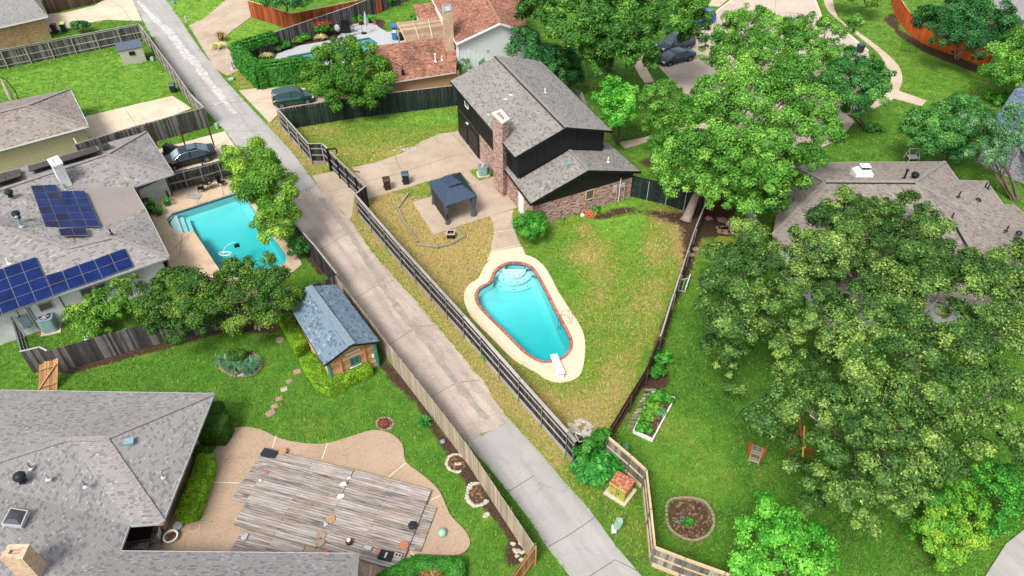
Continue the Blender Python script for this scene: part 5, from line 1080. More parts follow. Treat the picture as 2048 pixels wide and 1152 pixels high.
# ------------------------------------------------------------ cars
def car(name, label, wf, wr, up, kind, paint, side=1, shade=False, group=None, scale=1.0, wb=None):
    """wf, wr: where the near front and rear wheels meet the ground; side=+1 when the far side lies to the left of travel"""
    f, r = P(*wf), P(*wr); d = (f-r); WB = wb or d.length; d.normalize(); n = Vector((-d.y, d.x, 0))*side; sz = {'sedan': (4.85, 1.84, 1.45), 'suv': (4.7, 1.88, 1.7), 'mini': (4.15, 1.8, 1.58), 'coupe': (4.7, 1.88, 1.36)}[kind]
    L, Wd, H_ = sz; c = (f+r)/2+n*(Wd/2-.12); rz = math.atan2(d.y, d.x); t = thing(name, label, 'car', (c.x, c.y, 0), rz, group); wbx = {'sedan': 1.42, 'suv': 1.4, 'mini': 1.3, 'coupe': 1.4}[kind]
    hw = Wd/2; gc = .22
    if kind in ('suv', 'mini'):
        prof = [(-.5, .5, .8, .92), (-.485, .42, .93, 1.0), (-.40, .3, 1.0, 1.02), (-.2, .25, .98, 1.0), (.0, .25, .97, 1.0), (.2, .26, .98, 1.0), (.36, .3, .93, .97), (.45, .36, .8, .9), (.495, .45, .66, .74)]
        gh = [(-.485, 1.0, .0), (-.44, H_-.12, 1), (-.36, H_, 1), (.0, H_+.01, 1), (.12, H_-.03, 1), (.27, 1.0, 0)]
    else:
        prof = [(-.5, .5, .82, .86), (-.485, .38, .97, .93), (-.42, .3, 1.0, .99), (-.25, .25, .93, 1.0), (.0, .25, .9, 1.0), (.2, .26, .9, 1.0), (.36, .3, .84, .97), (.45, .36, .74, .89), (.495, .45, .6, .72)]
        gh = [(-.40, .95, 0), (-.20, H_-.05, 1), (-.06, H_, 1), (.05, H_-.01, 1), (.12, H_-.07, 1), (.28, .9, 0)]
    st = []
    for x, zb, zt, w in prof:
        w_ = hw*w; st.append([(x*L, -w_*.9, zb), (x*L, -w_, (zb+zt)/2-.05), (x*L, -w_*.985, zt-.12), (x*L, -w_*.86, zt-.01), (x*L, 0, zt+.03), (x*L, w_*.86, zt-.01), (x*L, w_*.985, zt-.12), (x*L, w_, (zb+zt)/2-.05), (x*L, w_*.9, zb)])
    def loft(mb, st, close=True):
        m = len(st[0]); vs = [p for s in st for p in s]; fs = [(i*m+k, (i+1)*m+k, (i+1)*m+(k+1) % m, i*m+(k+1) % m) for i in range(len(st)-1) for k in range(m)]
        if close: fs += [tuple(range(m)), tuple(reversed(range((len(st)-1)*m, len(st)*m)))]
        mb.add(vs, fs)
    mb = MB(); loft(mb, st); o = mb.build('body', A[paint], t, ang=40)
    sm = o.modifiers.new('round', 'BEVEL'); sm.width = .03; sm.segments = 2; sm.limit_method = 'ANGLE'; sm.angle_limit = R(35)
    g = []
    for x, z, k in gh:
        w0 = hw*.90; w1 = hw*(.74 if k else .86); zb = .78; g.append([(x*L, -w0, zb), (x*L, -w1, z), (x*L, w1, z), (x*L, w0, zb)])
    mb = MB(); loft(mb, g); mb.build('windows', A['winshield'], t, ang=30)
    # roof skin, pillars
    mb = MB(); rr = [q for q in gh if q[2]]; pts = []
    xs = [q[0]*L for q in rr]; zs = [q[1] for q in rr]; 
    for x, z in zip(xs, zs): pts.append([(x, -hw*.76, z-.03), (x, -hw*.70, z+.018), (x, 0, z+.045), (x, hw*.70, z+.018), (x, hw*.76, z-.03), (x, 0, z-.035)])
    loft(mb, pts); mb.build('roof', A[paint], t, ang=30)
    mb = MB(); a0, a1 = gh[0], gh[1]; b0, b1 = gh[-1], gh[-2]
    for s in (-1, 1):
        mb = MB(); mb.bar((a0[0]*L, s*hw*.885, a0[1]-.03), (a1[0]*L, s*hw*.75, a1[1]), .12 if kind in ('suv', 'mini') else .09, .05); mb.bar((b0[0]*L, s*hw*.875, b0[1]-.02), (b1[0]*L, s*hw*.75, b1[1]), .06, .05); mb.build('pillar', A[paint], t); mb = MB()
        mb.bar((-.03*L, s*hw*.915, .88), (-.045*L, s*hw*.755, H_-.02), .05, .04); mb.build('pillar', A[paint], t)
    if shade:  # pale panel painted as sky reflected in the windscreen, and a sunroof
        mb = MB(); mb.poly([(b0[0]*L*.93+.03, -hw*.7, b0[1]+.09), (b0[0]*L*.93+.03, hw*.7, b0[1]+.09), (b1[0]*L+.09, hw*.62, b1[1]-.02), (b1[0]*L+.09, -hw*.62, b1[1]-.02)]); mb.build('windscreen_sky_reflection', A['sky_reflection'], t)
        mb = MB(); mb.box((-.1*L, 0, H_+.05), (.75, hw*1.1, .02)); mb.build('sunroof', A['winshield'], t)
    for sx in (-1, 1):
        for s in (-1, 1):
            w = MB(); w.lathe([(.22, -.11), (.33, -.11), (.345, -.06), (.345, .06), (.33, .11), (.22, .11)], (0, 0, 0), 24); o = w.build('wheel', A['tyre'], t, ang=40); o.location = (sx*wbx, s*(hw-.1), .345); o.rotation_euler = (R(90), 0, 0)
            w = MB(); w.lathe([(.05, -.118), (.05, .118)], (0, 0, 0), 10); w.lathe([(.215, -.1), (.235, -.115), (.235, .115), (.215, .1)], (0, 0, 0), 24)
            for k in range(10): a = k*math.pi/5; w.bar((0, 0, .105), (math.cos(a)*.225, math.sin(a)*.225, .108), .035, .02); w.bar((0, 0, -.105), (math.cos(a)*.225, math.sin(a)*.225, -.108), .035, .02)
            w.build('rim', A['steel'], o)
            m = MB(); m.lathe([(.36, 0), (.40, .012), (.36, .02)], (0, 0, 0), 20); aa = m.build('wheel_arch', A['rubber'], t); aa.location = (sx*wbx, s*(hw-.02), .37); aa.rotation_euler = (R(-90*s), 0, 0)
    zt = prof[0][2]
    for s in (-1, 1):
        m = MB(); m.box((-.487*L, s*hw*.74, zt-.16), (.14, .3, .14)); m.build('tail_light', A['taillight'], t)
        m = MB(); m.box((.462*L, s*hw*.7, prof[-1][2]+.03), (.2, .34, .1)); m.build('headlight', A['headlight'], t)
        m = MB(); m.box((.2*L, s*(hw+.08), .98), (.12, .18, .12)); m.build('wing_mirror', A[paint], t)
        m = MB()
        for x in (-.16, .06): m.box((x*L, s*(hw*1.0), .8), (.16, .03, .03))
        m.build('door_handle', A['chrome'], t)
        if kind == 'mini': m = MB(); m.bar((-.3*L, s*hw*.66, H_+.09), (.08*L, s*hw*.66, H_+.09), .04); m.build('roof_rail', A['chrome'], t)
        if kind == 'sedan': m = MB(); m.tube([(-.38*L, s*hw*.9, .97), (-.19*L, s*hw*.79, H_-.07), (.0, s*hw*.78, H_-.03), (.12*L, s*hw*.79, H_-.1), (.26*L, s*hw*.9, .95)], .015, 5); m.build('chrome_strip', A['chrome'], t)
    m = MB(); m.box((.495*L, 0, .45), (.05, 1.1, .22)); m.build('grille', A['rubber'], t)
    return t
car('parked_car', 'black sedan with sky reflection painted on its windscreen, parked on the pale drive', (351,341), (414.5,325), 0, 'sedan', 'car_black', -1, True)
car('parked_car', 'dark green compact car with chrome roof rails by the black fence', (617,209), (563,217), 0, 'mini', 'car_green', 1)
car('parked_car', 'dark grey coupe parked nearest the kerb under the street tree', (1330,136), (1386,122), 0, 'coupe', 'car_slate', -1)
car('parked_car', 'slate grey sport utility car behind the dark coupe', (1330,110), (1384,98), 0, 'suv', 'car_slate', -1)
car('parked_car', 'bright blue car tail showing beyond the big street tree', (1380,62), (1427,48), 0, 'suv', 'car_blue', -1)

# ------------------------------------------------------------ bins, boxes, machines
def bin_(label, b, rz, body, lid, hgt=1.12, cat='bin', group=None):
    p = P(*b); t = thing('wheelie_bin', label, cat, p, rz, group); mb = MB(); prof = [((.24, .28), .06), ((.30, .36), hgt-.12)]
    vs = [(i*a[0], j*a[1], z) for a, z in prof for i, j in ((-1, -1), (1, -1), (1, 1), (-1, 1))]; mb.add(vs, [(3, 2, 1, 0), (4, 5, 6, 7)]+[(i, (i+1) % 4, 4+(i+1) % 4, 4+i) for i in range(4)]); mb.box((0, 0, hgt-.13), (.64, .76, .06)); mb.build('body', A[body], t)
    mb = MB(); mb.add([(-.32, -.39, hgt-.1), (.32, -.39, hgt-.1), (.32, .39, hgt-.1), (-.32, .39, hgt-.1), (-.24, -.3, hgt), (.24, -.3, hgt), (.24, .25, hgt+.02), (-.24, .25, hgt+.02)], [(0, 1, 5, 4), (1, 2, 6, 5), (2, 3, 7, 6), (3, 0, 4, 7), (4, 5, 6, 7)]); mb.build('lid', A[lid], t)
    mb = MB(); mb.tube([(-.25, .43, hgt-.12), (.25, .43, hgt-.12)], .02, 6); mb.build('handle', A['rubber'], t)
    for s in (-1, 1): w = MB(); w.lathe([(.12, -.03), (.12, .03)], (0, 0, 0), 12); o = w.build('wheel', A['rubber'], t); o.location = (s*.28, .27, .12); o.rotation_euler = (0, R(90), 0)
    return t
bin_('brown wheelie bin standing on the old driveway by the gate', (775,378), .25, 'binbrown', 'binbrown'); bin_('black wheelie bin with slate lid beside the brown bin on the drive', (812,367), .2, 'binblack', 'binlid')
bin_('dark brown wheelie bin on the pale drive at top left', (112,66), .3, 'binbrown', 'binbrown'); bin_('dark green wheelie bin with lime green lid', (130,63), .3, 'bingreen', 'lime')
bin_('small black bin inside the leaning fence of the bright lawn', (348,184), .3, 'binblack', 'binlid', .95); bin_('grey bin with blue lower half beside the pergola', (790,80), 0, 'bluebin', 'palegrey'); bin_('black kerbside bin under the right hand street tree', (1718,106), .4, 'binblack', 'binlid')
def ac(label, b, s=.82, h=.85, rz=0):
    p = P(*b); t = thing('air_conditioner', label, 'air conditioner', p, rz); m = MB(); m.box((0, 0, .04), (s*1.3, s*1.3, .08)); m.build('pad', A['concrete_pale'], t)
    q = [Vector((s/2*(1 if i in (0, 3) else -1), s/2*(1 if i < 2 else -1), 0)) for i in range(4)]; rp = []
    for c_ in ((1, 1), (-1, 1), (-1, -1), (1, -1)):
        a0 = math.atan2(c_[1], c_[0])-math.pi/4
        for k in range(5): a = a0+k*math.pi/8; rp.append((c_[0]*s*.28+math.cos(a)*s*.22, c_[1]*s*.28+math.sin(a)*s*.22))
    m = MB(); m.prism(rp, .08, h); 
    m.build('casing', A['bluegrey'], t); m = MB()
    for k in range(9): z = .16+k*(h-.28)/9; m.prism([(x*1.012, y*1.012) for x, y in rp], z, z+.03)
    m.build('louvre', A['mint'], t); m = MB(); m.lathe([(s*.36, h+.003), (s*.36, h+.02), (s*.3, h+.02)], (0, 0, 0), 24); m.build('fan_well', A['fanblack'], t)
    m = MB(); 
    for k in range(5): a = k*1.2566; m.bar((0, 0, h+.035), (math.cos(a)*s*.3, math.sin(a)*s*.3, h+.03), .13, .01)
    m.lathe([(.09, h+.02), (.09, h+.07)], (0, 0, 0), 12); m.build('fan', A['palegrey'], t); m = MB()
    for r_ in (.12, .2, .28, .35): m.tube([(math.cos(k*.2618)*r_, math.sin(k*.2618)*r_, h+.09-r_*.08) for k in range(25)], .006, 4)
    m.build('grille', A['steel'], t); return t
ac('blue grey air conditioner beside the tall brick chimney', (966,349), .8, .9, .2); ac('large blue grey air conditioner by the white brick wall', (104,658), .95, 1.15, .35)
# transformer
p = P(1240, 985); t = thing('transformer_box', 'rusty yellow green transformer box with red brown lid on a slab', 'transformer', p, R(-38)); m = MB(); m.box((0, 0, .05), (1.35, 1.3, .1)); m.build('pad', A['concrete_pale'], t)
m = MB(); m.box((0, 0, .52), (1.0, .92, .84)); o = m.build('cabinet', A['transformer'], t); m = MB(); m.slabup([Vector((-.54, -.5, .93)), Vector((.54, -.5, .93)), Vector((.54, .5, 1.0)), Vector((-.54, .5, 1.0))], .06); m.build('lid', A['rustlid'], t)
m = MB(); m.bar((0, -.47, .12), (0, -.47, .9), .02); m.box((.12, -.475, .55), (.06, .02, .2)); m.box((-.25, -.47, .3), (.1, .01, .07)); m.build('door_seam', A['rust'], t)
def pedestal(label, b, h=.95, w=.2, lean=0, m1='mint', m2='white'):
    p = P(*b); t = thing('utility_pedestal', label, 'utility pedestal', p); m = MB(); m.box((0, 0, h*.2), (w*.95, w*.9, h*.4)); m.build('base', A[m2], t); m = MB(); mm = Matrix.Rotation(R(lean), 3, 'Y'); m.box(mm @ Vector((0, 0, h*.68)), (w*1.15, w, h*.6), M=mm); m.box(mm @ Vector((0, 0, h*.99)), (w*1.0, w*.9, .04), M=mm); m.build('hood', A[m1], t); return t
pedestal('mint green utility pedestal with white base beside the new concrete', (1227,1063), 1.15, .26, 12); pedestal('grey utility pedestal nearest the ivy fence', (465,140), .95, .22, 0, 'palegrey'); pedestal('low mint utility cover on the grass verge by the ivy fence', (463,160), .2, .5, 0, 'mint', 'mint')
pedestal('small utility box with blue cap near the ivy hedge', (478,133), .5, .3, 0, 'bluegrey'); pedestal('pale green utility pedestal on the small grass patch by the drive', (435,258), .6, .22, 0, 'mint', 'mint'); pedestal('grey post box shaped pedestal on the bright top lawn', (374,46), .8, .2, 0, 'palegrey', 'mint'); pedestal('low round utility lid at the top of the bright lawn', (347,8), .35, .4, 0, 'bluegrey', 'mint'); pedestal('white utility cap beside the resin shed fence', (306,122), .45, .3, 0, 'palegrey', 'mint')
# gazebo
G4 = [P(856.4,364.5,2.05), P(919.7,344.2,2.05), P(954,392,2.05), P(890,412.5,2.05)]; c0 = sum(G4, Vector())/4; c0.z = 0; t = thing('gazebo', 'dark blue grey metal gazebo with gathered curtains on the patio', 'gazebo', c0); q4 = [q-c0 for q in G4]
m = MB(); ap = sum(q4, Vector())/4; ax_ = ((q4[0]+q4[3])/2-(q4[1]+q4[2])/2); 
def tier(mb, ring, k, dz, rib=.27):
    c_ = sum(ring, Vector())/4; tp = [c_+(q-c_)*k+Vector((0, 0, dz)) for q in ring]
    for i in range(4):
        a, b, c2_, d = ring[i], ring[(i+1) % 4], tp[(i+1) % 4], tp[i]; mb.slabup([a, b, c2_, d] if (b-a).cross(d-a).z > 0 else [d, c2_, b, a], .03)
        mid0, mid1 = (a+b)/2, (c2_+d)/2; up_ = (mid1-mid0); L = (b-a).length; dd_ = (b-a)/L; n_r = int(L/rib)
        for j in range(1, n_r):
            s_ = j/n_r; p0 = a.lerp(b, s_); f_ = min(1.0, min(s_, 1-s_)/((1-k)/2)); e_ = p0+up_*f_; nv = Vector((0, 0, .02)); mb.bar(p0+nv, e_+nv, .07, .06)
    return tp
tp = tier(m, q4, .32, .72); rg = [Vector((q.x, q.y, q.z+.12)) for q in tp]; rg = [sum(rg, Vector())/4+(q-sum(rg, Vector())/4)*1.25 for q in rg]; tp2 = tier(m, rg, .12, .26, .12)
c_ = sum(tp2, Vector())/4; m.slabup([c_+(q-c_)*1.02 for q in (tp2 if area2(tp2) > 0 else tp2[::-1])], .02); m.build('roof', A['gazebo_roof'], t)
m = MB(); i4 = [Vector((q.x*.86, q.y*.86, 0)) for q in q4]
for i in range(4): a, b = i4[i], i4[(i+1) % 4]; m.bar(a+Vector((0, 0, 1.98)), b+Vector((0, 0, 1.98)), .1, .14)
m.build('beam', A['darkmetal'], t)
for q in i4: m = MB(); m.bar(q, q+Vector((0, 0, 2.0)), .12); m.box(q+Vector((0, 0, .02)), (.26, .26, .04)); m.build('post', A['darkmetal'], t)
def curtain(q, r_, ang):
    m = MB(); n = 24; rings = []
    for z, k in ((1.95, 1.1), (1.5, .95), (1.0, .62), (.75, .5), (.4, .72), (.03, .95)):
        rings.append([(q.x+math.cos(2*math.pi*i/n)*(r_*k*(1+.28*(i % 2))), q.y+math.sin(2*math.pi*i/n)*(r_*k*(1+.28*(i % 2))), z) for i in range(n)])
    m.add([v for r in rings for v in r], [(i*n+k, (i+1)*n+k, (i+1)*n+(k+1) % n, i*n+(k+1) % n) for i in range(5) for k in range(n)]); m.build('curtain', A['canvas_grey'], t)
for k, q in enumerate(i4): curtain(q*.97, .17 if k != 2 else .23, 0)
m = MB(); a, b = i4[0], i4[3]
for k in range(60): 
    s_ = k/59; p0 = a.lerp(b, .06+s_*.86); wv_ = .035*(k % 2); nrm = Vector((-(b-a).y, (b-a).x, 0)).normalized()*wv_; m.v += [tuple(p0+nrm+Vector((0, 0, z))) for z in (.03, 1.92)]
    if k: b_ = len(m.v)-4; m.f.append((b_, b_+2, b_+3, b_+1)); m.mi.append(0)
m.build('curtain', A['gazebo_net'], t)
# diving board, ladder, skimmer lid
a, b = P(1107, 709, .5), P(1123, 748, .5); t = thing('diving_board', 'white diving board reaching over the deep end of the kidney pool', 'diving board', P(1119, 745)); c0 = t.location
d = (b-a).normalized(); m = MB(); m.bar(a-c0, b-c0, .48, .05); m.build('board', A['white'], t); q = b-c0-d*.35; m = MB(); m.prism([(q.x+x, q.y+y) for x, y in ((-.26, -.3), (.26, -.3), (.26, .25), (-.26, .25))], 0, .3); q2 = q-d*.75; m.bar((q2.x, q2.y, .0), (q2.x, q2.y, .46), .4, .1); m.bar((q.x, q.y, .3), (q.x, q.y, .46), .4, .2); m.build('stand', A['white'], t)
t = thing('pool_ladder', 'chrome pool ladder with twin looping handrails on the brick coping', 'ladder', P(1132, 642)); c0 = t.location; dx = Vector((-.92, .38, 0)).normalized(); dy = Vector((-dx.y, dx.x, 0)); m = MB()
for s in (-.25, .25):
    o_ = dy*s; m.tube([dx*-.35+o_, dx*-.35+o_+Vector((0, 0, .6)), dx*-.25+o_+Vector((0, 0, .72)), dx*.25+o_+Vector((0, 0, .74)), dx*.42+o_+Vector((0, 0, .6)), dx*.5+o_+Vector((0, 0, -.9))], .024, 8)
m.build('handrail', A['chrome'], t); m = MB(); 
for z in (-.25, -.5, -.75): m.bar(dx*.48-dy*.25+Vector((0, 0, z)), dx*.48+dy*.25+Vector((0, 0, z)), .09, .03)
m.build('step', A['white'], t)
def disc(name, label, cat, b, r_, h, mat, z=.0, n=20): m = MB(); p = P(b[0], b[1], z); m.lathe([(r_, z), (r_, z+h*.8), (r_*.93, z+h)], (p.x, p.y, 0), n); return tag(m.build(name, A[mat], None), label, cat)
disc('skimmer_lid', 'small white round skimmer lid in the cream pool deck', 'lid', (1005,673), .14, .02, 'white', .03)
m = MB(); p = P(1034, 400); m.box(p+Vector((0, 0, .035)), (.95, .6, .02), -.5); tag(m.build('doormat', A['rubber'], None), 'black doormat outside the white side door', 'doormat')
# square planter / fire box
t = thing('fire_box', 'small square dark box with pale rim inside the timber edging', 'fire box', P(902, 474)); m = MB(); 
for i, j in ((-1, 0), (1, 0), (0, -1), (0, 1)): m.box((i*.27, j*.27, .25), (.06 if i else .6, .06 if j else .6, .36))
m.build('box', A['rubber'], t); m = MB()
for i, j in ((-1, 0), (1, 0), (0, -1), (0, 1)): m.box((i*.29, j*.29, .45), (.07 if i else .65, .07 if j else .51, .04))
m.build('rim', A['palegrey'], t); m = MB(); m.box((0, 0, .2), (.48, .48, .06)); m.build('ash', A['terracotta'], t)
for k, (pts, lb) in enumerate([([(797,418),(808,443),(836,484)], 'longest weathered timber left of the gazebo slab'), ([(834,489),(877,495)], 'weathered edging timber nearest the long black fence'), ([(878,494),(904,487),(931,472)], 'weathered edging timber below the square fire box'), ([(930,470),(920,457)], 'short weathered timber at the right end of the edging'), ([(796,416),(817,386)], 'pale loose timber pointing up towards the bins')]):
    m = MB(); q = G(pts, .09); 
    for a, b in zip(q, q[1:]): m.bar(a, b, .16, .15)
    tag(m.build('edging_timber', A['w_timber'], None), lb, 'timber', 'landscape timbers round the fire box')
m = MB(); a = P(708, 342, .1); m.bar(a, a+Vector((.5, -.12, .02)), .12, .1); tag(m.build('loose_brick', A['terracotta'], None), 'loose tan brick lying on the drive inside the gate', 'brick')
m = MB()
for k in range(46): q = P(840+rnd.gauss(-20, 12), 300+rnd.gauss(0, 3.5)); m.rock(q+Vector((0, 0, .02)), rnd.uniform(.05, .15), flat=.5)
tag(m.build('rubble', A['cinder'], None), 'scattered broken concrete rubble at the drive edge', 'rubble', kind='stuff')
# red hose reel toys by the brick wall
t = thing('hose_reel', 'tangled red garden reel lying by the brick wall', 'hose reel', P(1178, 432)); m = MB()
for k in range(3):
    c_ = Vector((k*.3-.3, rnd.uniform(-.1, .1), .25)); rr = .28; m.tube([c_+Vector((math.cos(a*.5236)*rr, math.sin(a*.5236)*rr*.5, math.sin(a*.5236)*rr*.6)) for a in range(13)], .03, 6)
for k in range(6): a = k*1.05; m.bar((0, 0, .2), (math.cos(a)*.6, math.sin(a)*.35, .12), .05)
m.build('frame', A['coral'], t); m = MB(); m.bar((-.1, .3, 0), (-.25, .35, .9), .05); m.build('pole', A['red'], t); m = MB(); m.lathe([(.16, 0), (.18, .12), (.08, .25)], (-.55, 0, .0), 10); m.build('bucket', A['white'], t)
m = MB(); q = [P(1128, 441, .05), P(1132, 432, .05), P(1145, 428, .06), P(1160, 429, .06), P(1172, 431, .06)]; m.tube(smooth_poly(q, 4, False), .035, 6); tag(m.build('garden_hose', A['rubber'], None), 'dark garden hose curving through the bed by the brick wall', 'hose')
# stone pile and filter by the fence corner
for k in range(34):
    a = rnd.uniform(0, 6.283); r_ = rnd.uniform(.15, 1.0)**.5; q = P(1160+math.cos(a)*24*r_, 856+math.sin(a)*14*r_)
    m = MB(); m.rock(q+Vector((0, 0, .06+.1*(1-r_))), rnd.uniform(.1, .19), flat=.55); tag(m.build('rock', A['white_stone'], None), 'pale limestone rock in the pile behind the fence corner', 'rock', 'limestone rocks piled at the yard corner')
t = thing('filter_tank', 'grey pool filter drum with red knob beside the rock pile', 'pool filter', P(1173, 877)); m = MB(); m.lathe([(.26, 0), (.33, .08), (.34, .55), (.3, .66), (.12, .72)], (0, 0, 0), 20); m.build('drum', A['cinder'], t, smooth=False); m = MB(); m.lathe([(.05, .7), (.05, .8), (.02, .83)], (0, 0, 0), 10); m.build('knob', A['red'], t)
t = thing('filter_pipework', 'white plumbing frame around the black pump behind the fence corner', 'pump', P(1162, 885)); m = MB(); m.tube([(-.35, .2, .1), (-.3, .3, .5), (.1, .15, .5), (.2, -.2, .45), (-.15, -.3, .45), (-.35, .2, .45)], .05, 8); m.build('pipe', A['white'], t); m = MB(); m.lathe([(.15, 0), (.17, .3), (.1, .38)], (.05, 0, 0), 12); m.box((-.1, -.05, .15), (.4, .2, .25)); m.build('pump', A['rubber'], t)
# raised bed
pts = G([(1303,789),(1348,801),(1304,884),(1266,866)]); t = thing('raised_bed', 'long white sided vegetable bed on the lush lawn', 'raised bed', sum(pts, Vector())/4); c0 = t.location.copy(); q = [p-c0 for p in pts]
m = MB(); 
for i in range(4): a, b = q[i], q[(i+1) % 4]; m.bar(a+Vector((0, 0, .15)), b+Vector((0, 0, .15)), .07, .3)
m.build('frame', A['white'], t); m = MB(); m.prism([(p.x, p.y) for p in offset(q, .03)], 0, .22); m.build('soil', A['soil'], t)
for i, (x, y, r_, h, mt, lb) in enumerate([(1310,803,.55,.6,'lf_shrub','leafy tomato plant at the far end of the raised bed'),(1332,806,.5,.5,'lf_ivy','dark green plant at far right corner of the raised bed'),(1303,824,.6,.55,'lf_yellow','yellow green plant in the middle of the raised bed'),(1290,838,.5,.45,'lf_yellow','straggly yellow plant by the left side of the bed'),(1318,830,.4,.4,'lf_pale','small grey green seedling clump in the raised bed'),(1286,861,.55,.4,'lf_shrub','bright green lettuce clump at the near end of the bed')]):
    bush('vegetable_plant', lb, P(x, y), r_, r_, h+.2, mt, 900, (.12, .08), 'plant', 'plants in the raised bed', 6)
m = MB()
for k in range(11): a = P(1298-k*3.6, 782+k*7.2, .06); m.bar(a+Vector((-.25, rnd.uniform(-.1, .1), 0)), a+Vector((.45+rnd.uniform(-.1, .1), rnd.uniform(-.05, .05)+.1, 0)), .17, .06)
tag(m.build('plank_walk', A['w_timber'], None), 'short walk of weathered planks beside the raised bed', 'plank walk')
t = thing('net_frame', 'white folding frame leaning between low fence and lush lawn', 'frame', P(1366, 582)); c0 = t.location; m = MB(); q = [P(*s)-c0 for s in ((1356,581,.1),(1360,560,.9),(1379,556,1.0),(1370,583,.1))]
for i in range(4): m.bar(q[i], q[(i+1) % 4], .05)
m.bar(q[0].lerp(q[3], .5), q[1].lerp(q[2], .5), .03); m.build('frame', A['palegrey'], t); m = MB(); a, b = P(1380,552,.3)-c0, P(1371,578,.3)-c0; m.bar(a, b, .06, .4); m.build('side_board', A['white'], t)
# stepping stones by the right hand house
stn = [(1444,440,30,18),(1446,456,26,14),(1463,442,30,12),(1460,448,34,14),(1436,456,16,12),(1440,464,18,12),(1449,458,22,14),(1462,457,28,16),(1452,465,26,14),(1464,465,26,12),(1477,462,18,16),(1417,437,24,14),(1391,499,22,16),(1383,510,20,14),(1438,459,12,10)]
for k, (x, y, w_, h_) in enumerate(stn):
    m = MB(); c_ = P(x, y); a0 = rnd.uniform(0, 3); sx = w_*.4*mpp(x, y); m.prism([(c_.x+math.cos(a0+j*1.257)*sx*rnd.uniform(.8, 1.15), c_.y+math.sin(a0+j*1.257)*sx*rnd.uniform(.6, .9)) for j in range(5)], 0, .06)
    nm = ['pink flagstone laid loosely in the black mulch bed'] if k < 12 or k == 14 else ['pale square paver along the low brown fence']
    tag(m.build('flagstone', A['pinkstone'], None), nm[0], 'paver', 'flagstones in the black mulch' if k < 12 or k == 14 else 'square pavers by the low fence')
sheet('yellow_mat', [(1438,472),(1474,477),(1473,494),(1460,496),(1455,490),(1430,490),(1428,478)], plain('yellow_turf', '8a8c1c', .95, 0, .4), z=.05)
bpy.data.objects['yellow_mat'].pop('kind'); tag(bpy.data.objects['yellow_mat'], 'flat yellow green turf pieces at the edge of the black mulch', 'turf')
t = thing('lounge_chair', 'small teal lounge chair in white frame near the black mulch', 'lounge chair', P(1489, 466)); m = MB(); m.bar((-.25, -.6, .35), (-.1, .6, .45), .05); m.bar((.3, -.6, .35), (.45, .6, .45), .05); m.bar((-.1, .6, .45), (.45, .6, .45), .05); m.bar((-.25, -.6, .35), (.3, -.6, .35), .05)
for x_, y_ in ((-.25, -.6), (.3, -.6), (-.1, .6), (.45, .6)): m.bar((x_, y_, 0), (x_, y_, .4), .05)
m.build('frame', A['white'], t); m = MB(); m.bar((.03, -.55, .38), (.17, .55, .46), .48, .03); m.build('sling', A['green_plastic'], t)
m = MB()
for q in ((1495,425),(1502,440),(1508,455)): m.box(P(*q)+Vector((0, 0, .35)), (.5, .7, .6), .2)
tag(m.build('storage_crates', A['palegrey'], None), 'stack of pale boxes against the right hand house wall', 'boxes')
# play set
t = thing('play_ladder', 'red sided wooden play ladder leaning at the edge of the live oak', 'play ladder', P(1505, 922)); c0 = t.location.copy(); a, b, c_, d = [P(*s)-c0 for s in ((1506,888,1.2),(1527,897,1.2),(1516,928,0),(1497,922,0))]
m = MB(); m.bar(a, d, .06, .12); m.bar(b, c_, .06, .12); m.build('rail', A['w_gate'], t); m = MB()
for k in range(7): f_ = (k+.3)/7; m.bar(a.lerp(d, f_), b.lerp(c_, f_), .11, .04)
m.build('rung', A['w_grey'], t); m = MB(); a2, b2 = a+Vector((-.15, .0, .15)), a+(d-a)*.55+Vector((-.15, 0, .15)); m.bar(a2, b2, .1, .25); a2, b2 = b+Vector((.1, 0, .1)), b+(c_-b)*.6+Vector((.1, 0, .1)); m.bar(a2, b2, .1, .25); m.build('handrail', A['red'], t)
t = thing('climbing_frame', 'red and yellow play frame glimpsed under the live oak', 'play frame', P(1592, 915)); m = MB(); 
for a, b in (((-.5, -.1, .9), (.6, -.1, 1.0)), ((-.5, .7, 1.3), (.5, .8, 1.4)), ((-.5, -.1, .9), (-.5, -.1, 0)), ((.6, -.1, 1.0), (.6, -.1, 0)), ((-.3, .7, 1.3), (-.3, .7, 0)), ((0, -.1, 1), (.1, 1.4, 2))): m.bar(a, b, .09)
m.build('frame', A['red'], t); m = MB(); m.bar((-.05, -.6, .9), (.35, 1.0, 1.6), .08); m.lathe([(.2, 0), (.22, .06), (.12, .08)], (.05, 0, 1.05), 14); m.build('steering_wheel', A['yellow'], t)
t = thing('patio_umbrella', 'teal patio umbrella glimpsed through the live oak crown', 'umbrella', P(1640, 620)); m = MB(); m.lathe([(1.5, 2.2), (.8, 2.5), (.05, 2.7)], (0, 0, 0), 8); m.build('canopy', A['green_plastic'], t); m = MB(); m.tube([(0, 0, 0), (0, 0, 2.7)], .03, 6); m.build('pole', A['palegrey'], t)
sheet('patio', [(1610,590),(1700,560),(1710,640),(1640,670),(1615,640)], A['concrete_old'])
t = thing('garden_chair', 'pale reclining garden chair on the lawn beyond the ridge of right house', 'chair', P(1820, 322)); m = MB()
for x_ in (-.4, .5): m.bar((x_, -.4, .5), (x_+.1, .3, 1.1), .06); m.bar((x_, -.4, 0), (x_, -.4, .5), .06); m.bar((x_+.1, .3, 1.1), (x_, .5, 0), .06)
m.bar((-.35, .3, 1.1), (.6, .3, 1.1), .06); m.build('frame', A['white'], t); m = MB(); m.box((.05, -.1, .5), (.9, .7, .05)); m.build('seat', A['white'], t)
